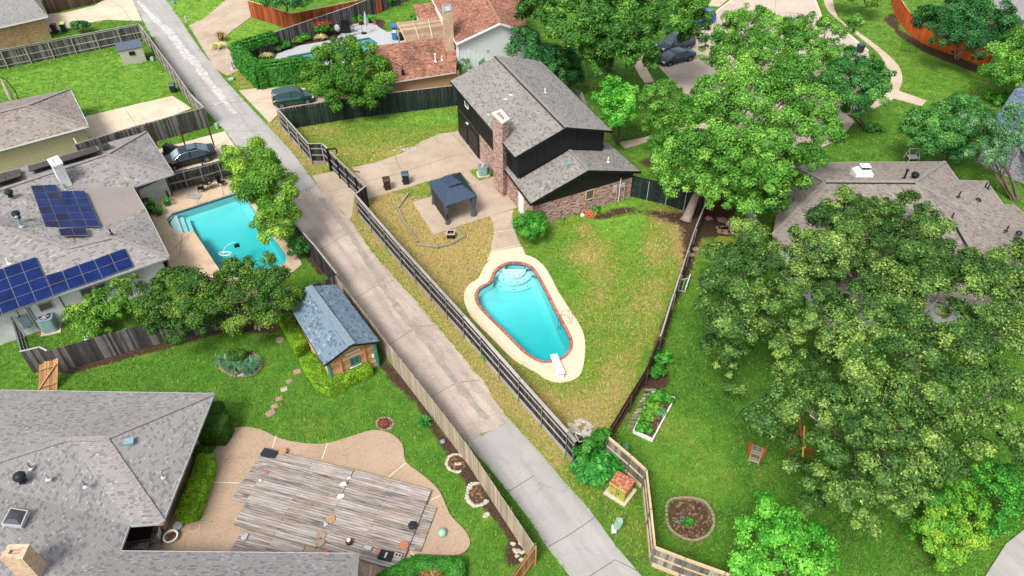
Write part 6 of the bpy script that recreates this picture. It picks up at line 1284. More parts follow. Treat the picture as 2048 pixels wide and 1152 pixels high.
# round mulch bed
bp_ = smooth_poly(G([(1340,1010),(1360,1002),(1390,1003),(1412,1015),(1422,1045),(1410,1068),(1385,1077),(1358,1068),(1340,1048)]), 5); bo_ = offset(bp_, -.14)
sheet('flower_bed', bp_, A['soil'], z=.06); 
k_ = densify(bo_, .19)
ring_t = thing('stone_edging', 'ring of small buff stones round the mulch bed with one shrub', 'stone edging', P(1380, 1040)); m = MB(); c0 = ring_t.location.copy()
for q in k_: m.box(q-c0+Vector((rnd.uniform(-.01, .01), rnd.uniform(-.01, .01), .06)), (.16, .12, .12+rnd.uniform(-.02, .02)), math.atan2(q.y-c0.y, q.x-c0.x)+math.pi/2+rnd.uniform(-.1, .1))
m.build('stones', A['brownstone'], ring_t)
bush('round_shrub', 'single small bright green shrub in the round mulch bed', P(1377, 1050), .3, .3, .5, 'lf_shrub', 1200, (.07, .05), 'bush', None, 6)
m = MB(); c_ = P(1366, 1038, .12); m.tube([c_+Vector((math.cos(a*.5)*.12, math.sin(a*.5)*.12, 0)) for a in range(14)], .03, 6); m.tube([c_+Vector((-.1, -.05, 0)), P(1356,1046,.08), P(1345,1040,.08)], .025, 6); tag(m.build('garden_hose', A['green_plastic'], None), 'coil of green hose in the round mulch bed', 'hose')

# ------------------------------------------------------------ bottom left patio and deck
def deck_board_field(mb, quad, z, bw=.145):
    a, b, c_, d = quad; n = max(1, int((d-a).length/bw))
    for k in range(n):
        s0_, s1_ = (k+.07)/n, (k+.93)/n; p0, p1, p2, p3 = a.lerp(d, s0_), b.lerp(c_, s0_), b.lerp(c_, s1_), a.lerp(d, s1_); m0 = .5 if k % 2 else 1.0; zz = z+rnd.uniform(-.006, .006)
        for u0_, u1_ in (((0, m0-.002), (m0+.002, 1)) if m0 < 1 else ((0, 1),)):
            q = [p0.lerp(p1, u0_), p0.lerp(p1, u1_), p3.lerp(p2, u1_), p3.lerp(p2, u0_)]; q = [Vector((v.x, v.y, zz)) for v in q]
            if (q[1]-q[0]).cross(q[3]-q[0]).z < 0: q.reverse()
            mb.slabup(q, .035)
dt = NT('grey_weathered_deck', .92, .15); 
d0, d1 = P(548, 903), P(862, 980); ang_ = math.atan2(d1.y-d0.y, d1.x-d0.x); mp_ = dt.n('ShaderNodeMapping'); mp_.inputs['Rotation'].default_value = (0, 0, -ang_); mp_.inputs['Scale'].default_value = (1, 1, 1); dt.L(dt.pos(), mp_.inputs[0])
mp2 = dt.n('ShaderNodeMapping'); mp2.inputs['Scale'].default_value = (.9, 13, 1); dt.L(mp_.outputs[0], mp2.inputs[0]); g1_ = dt.noise(mp2.outputs[0], 1, 6, .7); f_ = dt.math('ADD', dt.math('MULTIPLY', g1_, .8), dt.math('MULTIPLY', dt.island(), .16))
cc = dt.ramp(f_, [(.3, S('463f3a')), (.42, S('7b736c')), (.56, S('98918b')), (.8, S('bab5b0'))]); cc = dt.mix(dt.math('MULTIPLY', dt.ramp(dt.noise(mp_.outputs[0], .8, 5, .7), [(.48, 0), (.7, 1)]), .5), cc, S('8a6f5e')); dt.bump(g1_, .4, .01); A['deckwood'] = dt.col(cc)
def platform(label, corners, h, vertical=False, bw=.145):
    q = [P(x, y, h) for x, y in corners]; c0 = sum(q, Vector())/4; c0.z = 0; t = thing('deck_platform', label, 'deck', c0, 0, 'low wooden deck platforms on the tan patio'); q = [v-c0 for v in q]
    m = MB(); deck_board_field(m, [q[0], q[1], q[2], q[3]], h, bw); m.build('board', A['deckwood'], t)
    m = MB(); lp = [Vector((v.x, v.y, 0)) for v in q]; ins = offset(lp, .03); n = 4
    for i in range(4): a, b = ins[i], ins[(i+1) % 4]; m.bar(a+Vector((0, 0, (h-.04)/2)), b+Vector((0, 0, (h-.04)/2)), .04, h-.045)
    m.build('frame', A['w_timber'], t); return t
platform('largest left half of the grey wooden deck', [(548,901),(708,938),(632,1094),(467,1048)], .3)
platform('right half of the grey wooden deck with pots on it', [(710,938),(863,979),(798,1141),(632,1092)], .32)
platform('narrow deck step along the left end of the deck', [(519,910),(548,906),(490,1007),(463,998)], .16)
platform('narrow bench step along the right end of the deck', [(850,1008),(874,1014),(841,1103),(815,1097)], .2)
platform('lower deck platform below the left half, cut by the roof', [(485,1056),(610,1092),(580,1150),(440,1140)], .16)
def log_disc(label, b, r_=.24, z=.33, mat='tan_disc'): return tag(disc('log_slice', label, 'log slice', b, r_, .05, mat, z, 18), None, None, 'round log slices on the deck')
log_disc('log slice lying at the top left corner of the deck', (565,903), .24, .32); log_disc('log slice just right of the deck centre seam', (662,1038)); log_disc('paler log slice, upper of the touching pair', (643,1071), .24, .33, 'brownstone'); log_disc('paler log slice, lower of the touching pair', (641,1085), .24, .33, 'brownstone'); log_disc('rust brown log slice at the right end of the deck', (808,1091), .24, .34, 'terracotta')
m = MB(); m.box(P(538,906,.45)-Vector((0,0,.0)), (.85, .48, .06), -.3); m.box(P(538,908,.25), (.8, .42, .3), -.3); tag(m.build('storage_box', A['binblack'], None), 'low black storage box at the top left corner of the deck', 'box')
def boulder(name, label, cat, b, n, r_, mat, z=0, sp=5, group=None, one=True):
    m = MB()
    for k in range(n): m.rock(P(b[0]+rnd.uniform(-sp, sp), b[1]+rnd.uniform(-sp, sp)*.8, z)+Vector((0, 0, r_*.3)), r_*rnd.uniform(.7, 1.1), flat=.5)
    return tag(m.build(name, A[mat], None), label, cat, group)
boulder('coral_piece', 'white knobbly stone, upper of two on the deck seam', 'stone', (687,968), 4, .13, 'white', .33, 4); boulder('coral_piece', 'white knobbly stone, lower of two on the deck seam', 'stone', (682,993), 4, .13, 'white', .33, 4); boulder('coral_piece', 'broken white stone beside the centre log slice', 'stone', (650,1050), 3, .1, 'palegrey', .33, 5); boulder('coral_piece', 'small white stone at the top of the deck seam', 'stone', (700,956), 1, .12, 'white', .33, 1)
boulder('grey_stone', 'pale grey stone on the lower left platform', 'stone', (488,1074), 3, .16, 'palegrey', .18, 5); boulder('toy', 'small coral red toy at the left of the deck', 'toy', (532,945), 2, .1, 'coral', .33, 2); boulder('toy', 'tiny pale pink toy near the left deck edge', 'toy', (521,963), 2, .09, 'offwhite', .33, 2)
t = thing('clay_pot', 'small dark red pot with white top on the right half of deck', 'pot', P(699,1087,.32)); m = MB(); m.lathe([(.1, 0), (.18, .12), (.17, .26), (.1, .32)], (0, 0, 0), 14); m.build('pot', A['rustred'], t); m = MB(); m.lathe([(.1, .32), (.1, .35)], (0, 0, 0), 12); m.build('lid', A['white'], t)
m = MB(); p = P(826,1051,.34); m.lathe([(.27, 0), (.27, .05), (.1, .1), (.06, .1)], p, 6); tag(m.build('umbrella_base', A['rubber'], None), 'black hexagonal umbrella base on the right end of the deck', 'umbrella base')
t = thing('grill_plate', 'black ridged tray with grey centre near the bottom of the deck', 'tray', P(772,1112,.33), -.25); m = MB(); m.box((0, 0, .04), (.72, .52, .08)); m.build('tray', A['rubber'], t); m = MB(); m.box((0, 0, .085), (.1, .3, .01)); m.build('plate', A['palegrey'], t)
t = thing('cinder_block', 'grey cinder block with two holes at the deck corner', 'block', P(797,1114,.33), -.3); m = MB(); m.box((0, 0, .1), (.4, .2, .19)); m.build('block', A['cinder'], t); m = MB(); m.box((-.09, 0, .197), (.12, .12, .006)); m.box((.09, 0, .197), (.12, .12, .006)); m.build('hole', A['rubber'], t)
m = MB(); m.box(P(737,1099,.33)+Vector((0, 0, .09)), (.36, .2, .18), -.25); tag(m.build('grey_box', A['palegrey'], None), 'small grey box left of the black tray', 'box'); boulder('toy', 'red and white cans beside the grey box', 'cans', (754,1104), 3, .08, 'coral', .33, 4)
t = thing('glass_ball', 'pale green glazed ball standing on the tan patio', 'ball', P(885,1070)); m = MB(); m.lathe([(.1, 0), (.2, .08), (.24, .22), (.2, .36), (.1, .43), (.02, .45)], (0, 0, 0), 18); m.build('ball', A['mint'], t, smooth=True)
m = MB(); m.lathe([(.14, 0), (.16, .18), (.1, .25)], P(655,1106), 12); tag(m.build('terracotta_pot', A['coral'], None), 'small terracotta pot between deck and roof edge', 'pot')
# patio table and chairs by the roof
t = thing('patio_table', 'dark glass patio table with pale metal frame by the roof corner', 'table', P(290, 1080)); m = MB(); m.box((0, 0, .73), (1.25, .9, .025), .15); m.build('table_top', A['glassdark'], t); m = MB(); mm = Matrix.Rotation(.15, 3, 'Z')
rr_ = [mm @ Vector((i*.64, j*.47, .745)) for i, j in ((-1, -1), (1, -1), (1, 1), (-1, 1))]
for i in range(4): m.bar(rr_[i], rr_[(i+1) % 4], .04)
m.build('rim', A['steel'], t)
for v in rr_: m = MB(); m.bar(v*.95, Vector((v.x*.8, v.y*.8, 0)), .035); m.build('leg', A['steel'], t)
def chair(label, b, rz, mat='steel', seat='palegrey', group='patio chairs round the glass table'):
    t = thing('patio_chair', label, 'chair', P(*b), rz, group); m = MB(); m.box((0, 0, .42), (.5, .5, .03)); m.build('seat', A[seat], t); m = MB(); m.box((0, .26, .7), (.48, .03, .5), M=Matrix.Rotation(-.12, 3, 'X')); m.build('backrest', A[seat], t)
    for x in (-.24, .24):
        for y in (-.24, .24): m = MB(); m.bar((x, y, 0), (x, y, .42 if y < 0 else .95), .03); m.build('leg', A[mat], t)
        m = MB(); m.bar((x*1.1, -.22, .62), (x*1.1, .26, .64), .035); m.bar((x*1.1, -.22, .62), (x*1.1, -.22, .42), .03); m.build('arm', A[mat], t)
    return t
chair('patio chair right of the glass table by the white planter', (317,1083), -1.4); chair('patio chair left of the glass table in the shade', (265,1080), 1.6); chair('patio chair below the glass table against the roof edge', (290,1103), 3.2); chair('patio chair behind the glass table', (297,1058), 0)
t = thing('round_planter', 'large white round planter with dry soil beside the roof corner', 'planter', P(345, 1079)); m = MB(); m.lathe([(.26, 0), (.36, .3), (.38, .36), (.31, .36), (.3, .3)], (0, 0, 0), 24); m.build('pot', A['white'], t, ang=40); m = MB(); m.lathe([(.3, .28), (.28, .31), (.05, .32)], (0, 0, 0), 16); m.build('soil', A['soil'], t)
t = thing('round_planter', 'small grey planter at the foot of the long yellow hedge', 'planter', P(358, 1056)); m = MB(); m.lathe([(.18, 0), (.25, .25), (.22, .28), (.19, .24)], (0, 0, 0), 20); m.build('pot', A['palegrey'], t, ang=40); m = MB(); m.lathe([(.2, .2), (.05, .23)], (0, 0, 0), 12); m.build('soil', A['soil'], t)
m = MB(); c_ = P(388, 1056, .04); 
for k in range(3): m.tube([c_+Vector((math.cos(a*.45)*(.18+.06*k), math.sin(a*.45)*(.15+.05*k), .02*k)) for a in range(15)], .018, 5)
m.tube(smooth_poly([c_, P(420,1050,.04), P(450,1044,.04), P(475,1036,.1)], 5, False), .018, 5); m.tube(smooth_poly([c_, P(370,1052,.04), P(362,1048,.04), P(352,1055,.05)], 4, False), .018, 5); tag(m.build('garden_hose', A['offwhite'], None), 'coil of cream garden hose on the tan patio by the hedge', 'hose')

# ------------------------------------------------------------ lawn things, bottom left
for k, (x, y, r_, mt, lb) in enumerate([(595,744,.32,'red','red brick square paver nearest the shed hedge'),(578,763,.27,'brownstone','buff paver second in the lawn path'),(568,779,.27,'white_stone','palest irregular paver third in the lawn path'),(558,798,.27,'pinkstone','pinkish paver fourth in the lawn path'),(549,813,.27,'pinkstone','pinkish paver fifth in the lawn path'),(541,827,.34,'pinkstone','largest paver at the patio end of the lawn path')]):
    m = MB(); c_ = P(x, y); m.box(c_+Vector((0, 0, .02)), (r_*1.5, r_*1.3, .05), rnd.uniform(.2, .7)); m.build; tag(m.build('stepping_stone', A['pinkstone' if mt == 'red' else mt], None), lb, 'paver', 'stepping stones across the lawn')
disc('stepping_stone', 'round grey stepping stone beside the clipped hedge by the shed', 'paver', (560,680), .28, .05, 'brownstone')
def ringbed(label, c_, rx, ry, gap, mat, n, r_=.1, soil='soil', z=.03):
    q = [P(c_[0]+math.cos(a)*rx, c_[1]+math.sin(a)*ry) for a in [k*.3 for k in range(21)]]
    sheet('flower_bed', q, A[soil], z=z, jit=.03)
    t = thing('stone_edging', label, 'stone edging', P(*c_)); c0 = t.location.copy(); m = MB()
    for k in range(n):
        a = gap[0]+(gap[1]-gap[0])*k/n; m.rock(P(c_[0]+math.cos(a)*rx*1.04, c_[1]+math.sin(a)*ry*1.04)-c0+Vector((0, 0, .05)), r_*rnd.uniform(.75, 1.2), flat=.6)
    m.build('stones', A[mat], t)
ringbed('pale stones edging the bed of blue green iris', (482,728), 40, 25, (0, 6.28), 'brownstone', 34, .11)
ringbed('ring of white stones with small rocks by the tan fence', (913,927), 19, 17, (1.2, 6.0), 'white_stone', 26, .1); ringbed('broken ring of white stones lower down the tan fence', (955,990), 20, 22, (.6, 5.0), 'white_stone', 18, .13)
ringbed('small tree ring with rusty centre on the lawn', (770,848), 16, 12, (0, 6.28), 'brownstone', 20, .08)
boulder('rock', 'pale boulder alone on the lawn beside the fence bed', 'rock', (972,1033), 2, .22, 'white_stone', 0, 4); boulder('rock', 'group of white stones at the lower end of fence bed', 'rock', (1037,1096), 7, .14, 'white_stone', 0, 12); boulder('rock', 'white stones below the fence end', 'rock', (1040,1112), 4, .14, 'white_stone', 0, 9)
boulder('rock', 'two white stones inside the white stone ring', 'rock', (915,932), 3, .12, 'white_stone', 0, 5); disc('rusty_pot', 'rusty brown low pot in the small tree ring', 'pot', (768,848), .28, .12, 'rust')
boulder('garden_ornament', 'blue grey ceramic garden ornament beside the tan fence', 'ornament', (884,884), 3, .14, 'gnome', .1, 2)
strap_plant('spiky_plant', 'green spiky plant in the bed above the ornament', P(850, 850), .6, .6, 70, 'lf_hosta', .05); 
for k, (x, y, lb) in enumerate([(452,728,'left clump of blue green iris in the stone ringed bed'),(470,742,'front clump of blue green iris in the stone ringed bed'),(505,733,'right clump of blue green iris in the stone ringed bed'),(500,745,'lower right iris clump beside the white stones')]): strap_plant('iris', lb, P(x, y), .75, .75, 150, 'lf_iris', .045, 'plant', 'iris clumps in the ringed bed')
bush('bush', 'rounded green bush at the top of the iris bed', P(478, 722), .75, .6, .95, 'lf_myrtle', 3000, (.09, .06))
boulder('rock', 'white stones at the near edge of the iris bed', 'rock', (478,752), 4, .13, 'white_stone', 0, 8)
hedge('hedge', 'clipped yellow green hedge strip left of the blue roofed shed', G([(561,650),(583,640),(618,700),(596,716)], 0), .95, 'lf_hedge', 9000)
hedge('hedge', 'clipped L shaped yellow green hedge round the shed front', G([(604,734),(634,722),(662,762),(738,733),(746,752),(664,794),(634,780)], 0), .85, 'lf_hedge', 16000)
hedge('hedge', 'dark green cube hedge at the corner of the mauve roof', G([(402,842),(455,832),(468,866),(452,892),(402,890)], 0), 1.5, 'lf_hedge_dark', 14000, core='hedge_core', depth=.09)
bush('bush', 'small round bush between cube hedge and long hedge', P(404, 915), .5, .5, .8, 'lf_hedge_dark', 3000, (.07, .05))
hedge('hedge', 'long yellow green hedge beside the mauve roofed house', G([(406,925),(432,925),(434,945),(400,1042),(366,1050),(362,1040)], 0), .9, 'lf_hedge', 18000)
hedge('hedge', 'dark clipped hedge along the bottom of the tan patio', G([(805,1133),(832,1126),(912,1126),(930,1134),(928,1170),(905,1170),(898,1148),(842,1148),(822,1175),(755,1180),(755,1162)], 0), .7, 'lf_ivy', 15000)
bush('bush', 'loose dark bush at the bottom edge below the patio', P(860, 1150), .9, .5, .5, 'lf_dead', 1500, (.08, .05))

# ------------------------------------------------------------ solar house yard
t = thing('lattice_screen', 'white lattice screen standing on the patio by the flat roof', 'lattice', P(318, 400)); c0 = t.location.copy(); a, b = P(275, 378, 1.9), P(331, 357, 1.9); a.z = b.z = 0; a = P(291, 419); b = P(345, 393); a, b = a-c0, b-c0; d = b-a; L = d.length; dn_ = d/L; m = MB()
n_l = int((L+1.9)/.16)
for k in range(n_l):
    s0_ = k*.16-1.9
    for sg in (1, -1):
        p0, p1 = (max(0, s0_), max(0, -s0_)), (min(L, s0_+1.9), min(1.9, L-s0_)); 
        if p1[0] <= p0[0]: continue
        x0, x1 = (p0[0], p1[0]) if sg == 1 else (L-p0[0], L-p1[0]); m.bar(a+dn_*x0+Vector((0, 0, p0[1])), a+dn_*x1+Vector((0, 0, p1[1])), .04, .01, up=Vector((-dn_.y, dn_.x, 0)))
m.build('lattice', A['white'], t); m = MB()
for q, r in ((a, b),): m.bar(q+Vector((0, 0, 1.93)), r+Vector((0, 0, 1.93)), .06); m.bar(q, q+Vector((0, 0, 1.95)), .07); m.bar(r, r+Vector((0, 0, 1.95)), .07)
m.build('frame', A['w_brown'], t)
fence('framed_fence', 'black board fence with grey metal frame between pool and sedan', [(331,349),(398,333),(470,312)], 1.85, 'w_black', 'steel', -1, (.15, .9, 1.75), 1.6, None, pmat='steel', pw=.08)
for k, (b_, h_, lb) in enumerate([((317,300),2.6,'dark red steel pole at far left behind the black sedan'),((374,301),2.6,'dark red steel pole rising behind the black sedan roof'),((430,297),2.6,'dark red steel pole at the tail of the black sedan'),((350,348),1.1,'short dark red post by the front wheel of the black sedan'),((406,332),.8,'short dark red post by the rear wheel of black sedan'),((460,313),.9,'short dark post between sedan drive and alley tree')]):
    m = MB(); p = P(*b_); m.box(p+Vector((0, 0, h_/2)), (.1, .1, h_)); tag(m.build('steel_post', A['rustred'], None), lb, 'post', 'dark red carport posts round the sedan')
t = thing('trailer', 'small trailer under a black tarp beside the sedan', 'trailer', P(352, 312)); m = MB(); pts = [(-.9, -.45, .35), (1.15, -.3, .45), (1.15, .45, .45), (-.9, .5, .35)]; tp_ = [(-.75, -.3, 1.25), (.2, -.1, .85), (1.1, .1, .95), (.2, .3, .9), (-.75, .4, 1.15)]
m.add(pts+tp_, [(0, 1, 5, 4), (1, 6, 5), (1, 2, 6), (2, 7, 6), (2, 3, 8, 7), (3, 0, 4, 8), (4, 5, 7, 8), (5, 6, 7)]); m.build('tarp', A['tarp'], t); m = MB(); m.bar((-.9, 0, .3), (-1.5, -.1, .3), .08); m.box((-.75, -.1, .25), (.3, .7, .15)); m.build('chassis', A['orange'], t)
for y_ in (-.4, .5): m = MB(); m.lathe([(.22, -.07), (.22, .07)], (0, 0, 0), 14); o = m.build('wheel', A['tyre'], t); o.location = (0, y_, .22); o.rotation_euler = (R(90), 0, 0)
chair('white plastic chair frame standing by the potted plants', (346,378), .3, 'white', 'white', 'chairs around the angular pool'); chair('black bistro chair left of the small poolside table', (404,384), -1.2, 'blackmetal', 'blackmetal', 'chairs around the angular pool'); chair('black bistro chair right of the small poolside table', (446,372), 1.4, 'blackmetal', 'blackmetal', 'chairs around the angular pool')
t = thing('bistro_table', 'small dark bistro table with an orange item by the framed fence', 'table', P(420, 379)); m = MB(); m.lathe([(.4, .7), (.4, .73)], (0, 0, 0), 18); m.build('table_top', A['darkmetal'], t); 
for a in (0, 2.1, 4.2): m = MB(); m.bar((0, 0, .7), (math.cos(a)*.35, math.sin(a)*.35, 0), .03); m.build('leg', A['blackmetal'], t)
boulder('ornament', 'orange and white ornament on the small bistro table', 'ornament', (419,366), 2, .12, 'orange', .75, 1)
m = MB(); p = P(388, 395); 
for k in range(7): m.box(p+Vector((-.55+k*.18, -.05*k+.1, .18)), (.06, .55, .03), -.15)
m.bar(p+Vector((-.6, .35, .15)), p+Vector((.6, .25, .15)), .06); m.bar(p+Vector((-.6, -.2, .15)), p+Vector((.6, -.3, .15)), .06); m.box(p+Vector((0, 0, .04)), (1.1, .5, .06), -.1); tag(m.build('metal_grate', A['palegrey'], None), 'low slatted metal rack lying by the pool edge', 'rack'); m = MB(); m.box(P(441,376)+Vector((0, 0, .03)), (.5, .4, .05), .3); tag(m.build('drain_cover', A['rubber'], None), 'black square cover in the paving by the bistro chairs', 'cover')
def potted(label, b, r_, h, pm, lm='lf_shrub', group='potted plants by the lattice'):
    t = thing('potted_plant', label, 'potted plant', P(*b), 0, group); m = MB(); m.lathe([(r_*.5, 0), (r_*.75, h*.38), (r_*.8, h*.42), (r_*.65, h*.42)], (0, 0, 0), 14); m.build('pot', A[pm], t)
    C, N, T = crown_pts([(np.array((0, 0, h*.75)), r_)], 1.0, .12, 16, down=-.5); V, F, T = leaves(C, N, .13, .09, T); fastmesh('foliage', V, F, T, MAT[lm], t); return t
potted('tall leafy plant in a pot nearest the lattice', (305,418), .42, 1.1, 'rubber'); potted('leafy plant in a teal pot left of the group', (304,425), .3, .7, 'green_plastic'); potted('low plant in terracotta bowl by the pool deck', (308,430), .25, .4, 'terracotta', 'lf_myrtle'); potted('round plant in dark green pot in front of the group', (320,430), .36, .8, 'pot_green'); potted('plant in green pot standing apart under the lattice', (336,412), .34, .8, 'pot_green')
m = MB(); m.box(P(326,396)+Vector((0, 0, .4)), (1.1, .5, .7), .35); tag(m.build('covered_grill', A['tarp'], None), 'black covered grill behind the potted plants', 'grill')
t = thing('propane_tank', 'white round pressure tank on the gravel by the white brick wall', 'tank', P(287, 571)); m = MB(); m.lathe([(.2, 0), (.3, .12), (.33, .35), (.3, .58), (.15, .72), (.06, .75)], (0, 0, 0), 18); m.build('tank', A['offwhite'], t, smooth=True); m = MB(); m.tube([(0, 0, .75), (0, 0, .95), (.3, .1, .95), (.3, .1, .1)], .035, 6); m.build('valve', A['darkmetal'], t)
m = MB(); 
for q in ((300,576),(282,590),(266,592)): m.box(P(*q)+Vector((0, 0, .08)), (.5, .22, .14), .4)
tag(m.build('loose_pipes', A['white'], None), 'white pipes and lids lying between tank and myrtle', 'pipes')
m = MB(); p = P(331, 556); m.box(p+Vector((0, 0, .6)), (1.0, .7, 1.1), .4); tag(m.build('dark_cabinet', A['glassdark'], None), 'dark upright cabinet at the white brick house corner', 'cabinet')
m = MB(); m.lathe([(.2, 0), (.24, .3), (.16, .5)], P(179, 683), 12); tag(m.build('white_urn', A['white'], None), 'white urn just behind the dark weathered fence', 'urn')
m = MB(); p = P(606, 548); m.box(p+Vector((0, 0, .15)), (1.1, .8, .3), .5); tag(m.build('stone_slab', A['brownstone'], None), 'tilted buff stone slab at the near pool corner', 'slab') if False else None
boulder('orange_thing', 'small orange pot on the ground behind the large air conditioner', 'pot', (78,671), 2, .1, 'orange', 0, 2)
bush('bush', 'dark rounded bush between the pool and the alley fence', P(602, 512), .95, .95, 1.9, 'lf_darkoak', 6000, (.11, .07))
boulder('garden_ornament', 'small grey animal ornament behind the alley fence', 'ornament', (580,478), 3, .12, 'gnome', .1, 2)

# ------------------------------------------------------------ top left and top centre things
bush('bush', 'round bush behind the dark fence near the bins', P(166, 66), 1.2, 1.0, 1.7, 'lf_darkoak', 5000, (.14, .1))
t = thing('cantilever_umbrella', 'folded cream cantilever umbrella on a black curved pole', 'umbrella', P(30, 203)); m = MB(); m.tube([(.5, 0, 0), (.55, 0, 1.2), (.2, 0, 2.4), (-.5, 0, 2.7)], .045, 8); m.build('pole', A['blackmetal'], t); m = MB(); m.lathe([(.2, .25), (.24, .8), (.17, 1.8), (.04, 2.6)], (-.25, 0, 0), 10); m.build('canopy', A['umbrella'], t); m = MB(); m.box((.5, 0, .05), (.8, .8, .1)); m.build('base', A['blackmetal'], t)
m = MB(); m.box(P(66,80)+Vector((0, 0, .1)), (.6, .4, .2)); tag(m.build('hose_box', A['rubber'], None), 'small black box at the foot of the tan stone wall', 'box')
for k, (x, y) in enumerate([(57,52),(78,48)]): pass
strap_plant('dead_plant', 'dry purple brown plant at the drive edge by wedge lawn', P(443, 82), 1.0, 1.3, 150, 'lf_dead', .06, 'plant'); strap_plant('dead_plant', 'yellowing spiky plant in front of the purple brown one', P(438, 98), 1.2, .8, 170, 'lf_agave', .06, 'plant')
# ivy smothered fence
def ivy(label, pts, h, w, n, z0=0): hedge('ivy_fence', label, pts, h, 'lf_ivy', int(n*.9), (.19, .15), z0, 'ivy', .12, depth=.34)
def strip(px, h, w):
    q = [P(x, y, h) for x, y in px]; q = [Vector((v.x, v.y, 0)) for v in q]; L_, R_ = [], []
    for i, p in enumerate(q):
        d = (q[min(i+1, len(q)-1)]-q[max(0, i-1)]).normalized(); nn = Vector((-d.y, d.x, 0)); L_.append(p+nn*w/2); R_.append(p-nn*w/2)
    return L_+R_[::-1]
ivy('ivy smothered fence running from corner down the verge', strip([(470,90),(488,110),(512,133),(520,140)], 2.1, .8), 2.25, .8, 16000); ivy('ivy smothered fence run behind the green car', strip([(512,134),(550,130),(606,121)], 2.1, .8), 2.3, .8, 18000)
ivy('thin ivy hanging over the start of blue grey fence', strip([(474,90),(510,80),(548,68)], 2.1, .35), 2.25, .35, 5000, 1.3)
tree('ivy_mound', 'ivy mound over the fence corner above the broad leaved plant', [(1162,908,1.6,13),(1172,895,1.8,14),(1185,882,2.0,14),(1200,872,2.0,14),(1210,864,1.9,11),(1165,920,1.0,13),(1178,910,1.1,16),(1195,895,1.2,16),(1208,882,1.1,13)], (1186,915), 'lf_ivy', cat='ivy', leaf=(.11, .08), r0=.04, th=.8)
strap_plant('agave', 'cream striped agave at the left of the small pool', P(534, 116), .9, .7, 60, 'lf_agave', .12); strap_plant('agave', 'pale spiky agave below the rose bush', P(642, 80), .9, .8, 80, 'lf_agave', .08)
for x, y, r_, mt, lb in [(570,98,.8,'lf_shrub','low bright bush against the blue grey fence by the agave'),(595,88,.7,'lf_yellow','yellow green bush against the blue grey fence'),(610,82,.8,'lf_shrub','upright green bush left of the rose bush'),(556,104,.6,'lf_pale','grey green bush beside the striped agave')]: bush('bush', lb, P(x, y), r_, r_, r_*1.2, mt, 1500, (.14, .1), 'bush', 'bushes along the pool bed', 6)
rb = bush('rose_bush', 'tall rose bush with red flowers by the grill', P(648, 72), 1.3, 1.1, 1.8, 'lf_ivy', 4500, (.13, .1)); C = np.array([[rnd.gauss(0, .65), rnd.gauss(0, .5), 1.55+rnd.uniform(-.15, .3)] for _ in range(260)]); V, F, T = leaves(C, np.tile([0, 0, 1.0], (260, 1)), .16, .14, np.full(260, .5)); fastmesh('flowers', V, F, T, A['lf_rose'], rb)
t = thing('grill', 'black barbecue grill with open lid on the far patio', 'grill', P(692, 66)); m = MB(); m.box((0, 0, .5), (1.2, .6, .7)); m.build('cabinet', A['blackmetal'], t); m = MB(); m.box((0, .3, 1.2), (1.0, .08, .6)); m.build('lid', A['blackmetal'], t); m = MB(); m.box((-.9, 0, .8), (.5, .5, .05)); m.box((.9, 0, .8), (.5, .5, .05)); m.build('side_shelf', A['steel'], t)
t = thing('smoker', 'grey ceramic smoker left of the black grill', 'smoker', P(676, 68)); m = MB(); m.lathe([(.25, .3), (.38, .55), (.38, .8), (.25, 1.05), (.08, 1.15)], (0, 0, 0), 16); m.build('body', A['palegrey'], t, smooth=True); m = MB()
for a in range(4): m.bar((math.cos(a*1.57)*.35, math.sin(a*1.57)*.35, 0), (math.cos(a*1.57)*.3, math.sin(a*1.57)*.3, .5), .05)
m.build('stand', A['blackmetal'], t)
t = thing('mesh_fence', 'low black mesh pool fence beside the smoker', 'fence', P(700, 72)); c0 = t.location.copy(); q = [P(*s)-c0 for s in ((660,62),(676,82),(725,66))]; m = MB()
for a, b in zip(q, q[1:]):
    for z_ in (.1, .6, 1.1): m.bar(a+Vector((0, 0, z_)), b+Vector((0, 0, z_)), .03)
m.build('rail', A['blackmetal'], t)
for a, b in zip(q, q[1:]):
    for k in range(4): p = a.lerp(b, k/3); m = MB(); m.bar(p, p+Vector((0, 0, 1.2)), .04); m.build('post', A['blackmetal'], t)
t = thing('folded_umbrella', 'folded grey umbrella in round black base by the small pool', 'umbrella', P(735, 68)); m = MB(); m.tube([(0, 0, 0), (0, 0, 2.7)], .03, 6); m.build('pole', A['palegrey'], t); m = MB(); m.lathe([(.2, 1.1), (.23, 1.5), (.14, 2.3), (.03, 2.75)], (0, 0, 0), 10); m.build('canopy', A['palegrey'], t); m = MB(); m.lathe([(.35, 0), (.35, .12), (.1, .2)], (-.4, 0, 0), 16); m.build('base', A['blackmetal'], t)
for x, y, r_, pm, lb in [(743,46,.6,'rubber','large potted plant at the edge of small lawn'),(722,50,.45,'rust','potted plant in rusty bowl right of the grill'),(708,47,.5,'terracotta','yellow green potted plant by the blue grey fence'),(750,50,.3,'coral','small orange pot plant by the small lawn')]: potted(lb, (x, y), r_, .9, pm, 'lf_shrub', 'potted plants on the far patio')
t = thing('garden_sofa', 'blue and red cushioned seat beside the pergola', 'seat', P(792, 58)); m = MB(); m.box((0, 0, .4), (1.2, .7, .3)); m.build('seat', A['bluebin'], t); m = MB(); m.box((.3, .1, .65), (.4, .4, .2)); m.build('cushion', A['coral'], t)
disc('cooker', 'round black kettle at the pergola corner', 'kettle grill', (803,80), .4, .9, 'blackmetal')
m = MB(); m.box(P(1917,112)+Vector((0, .5, .4)), (1.6, .6, .1)); m.box(P(1950,122)+Vector((0, 0, .3)), (1.2, .6, .6)); tag(m.build('garden_bench', A['rubber'], None), 'dark bench in shade against the orange cedar fence', 'bench')
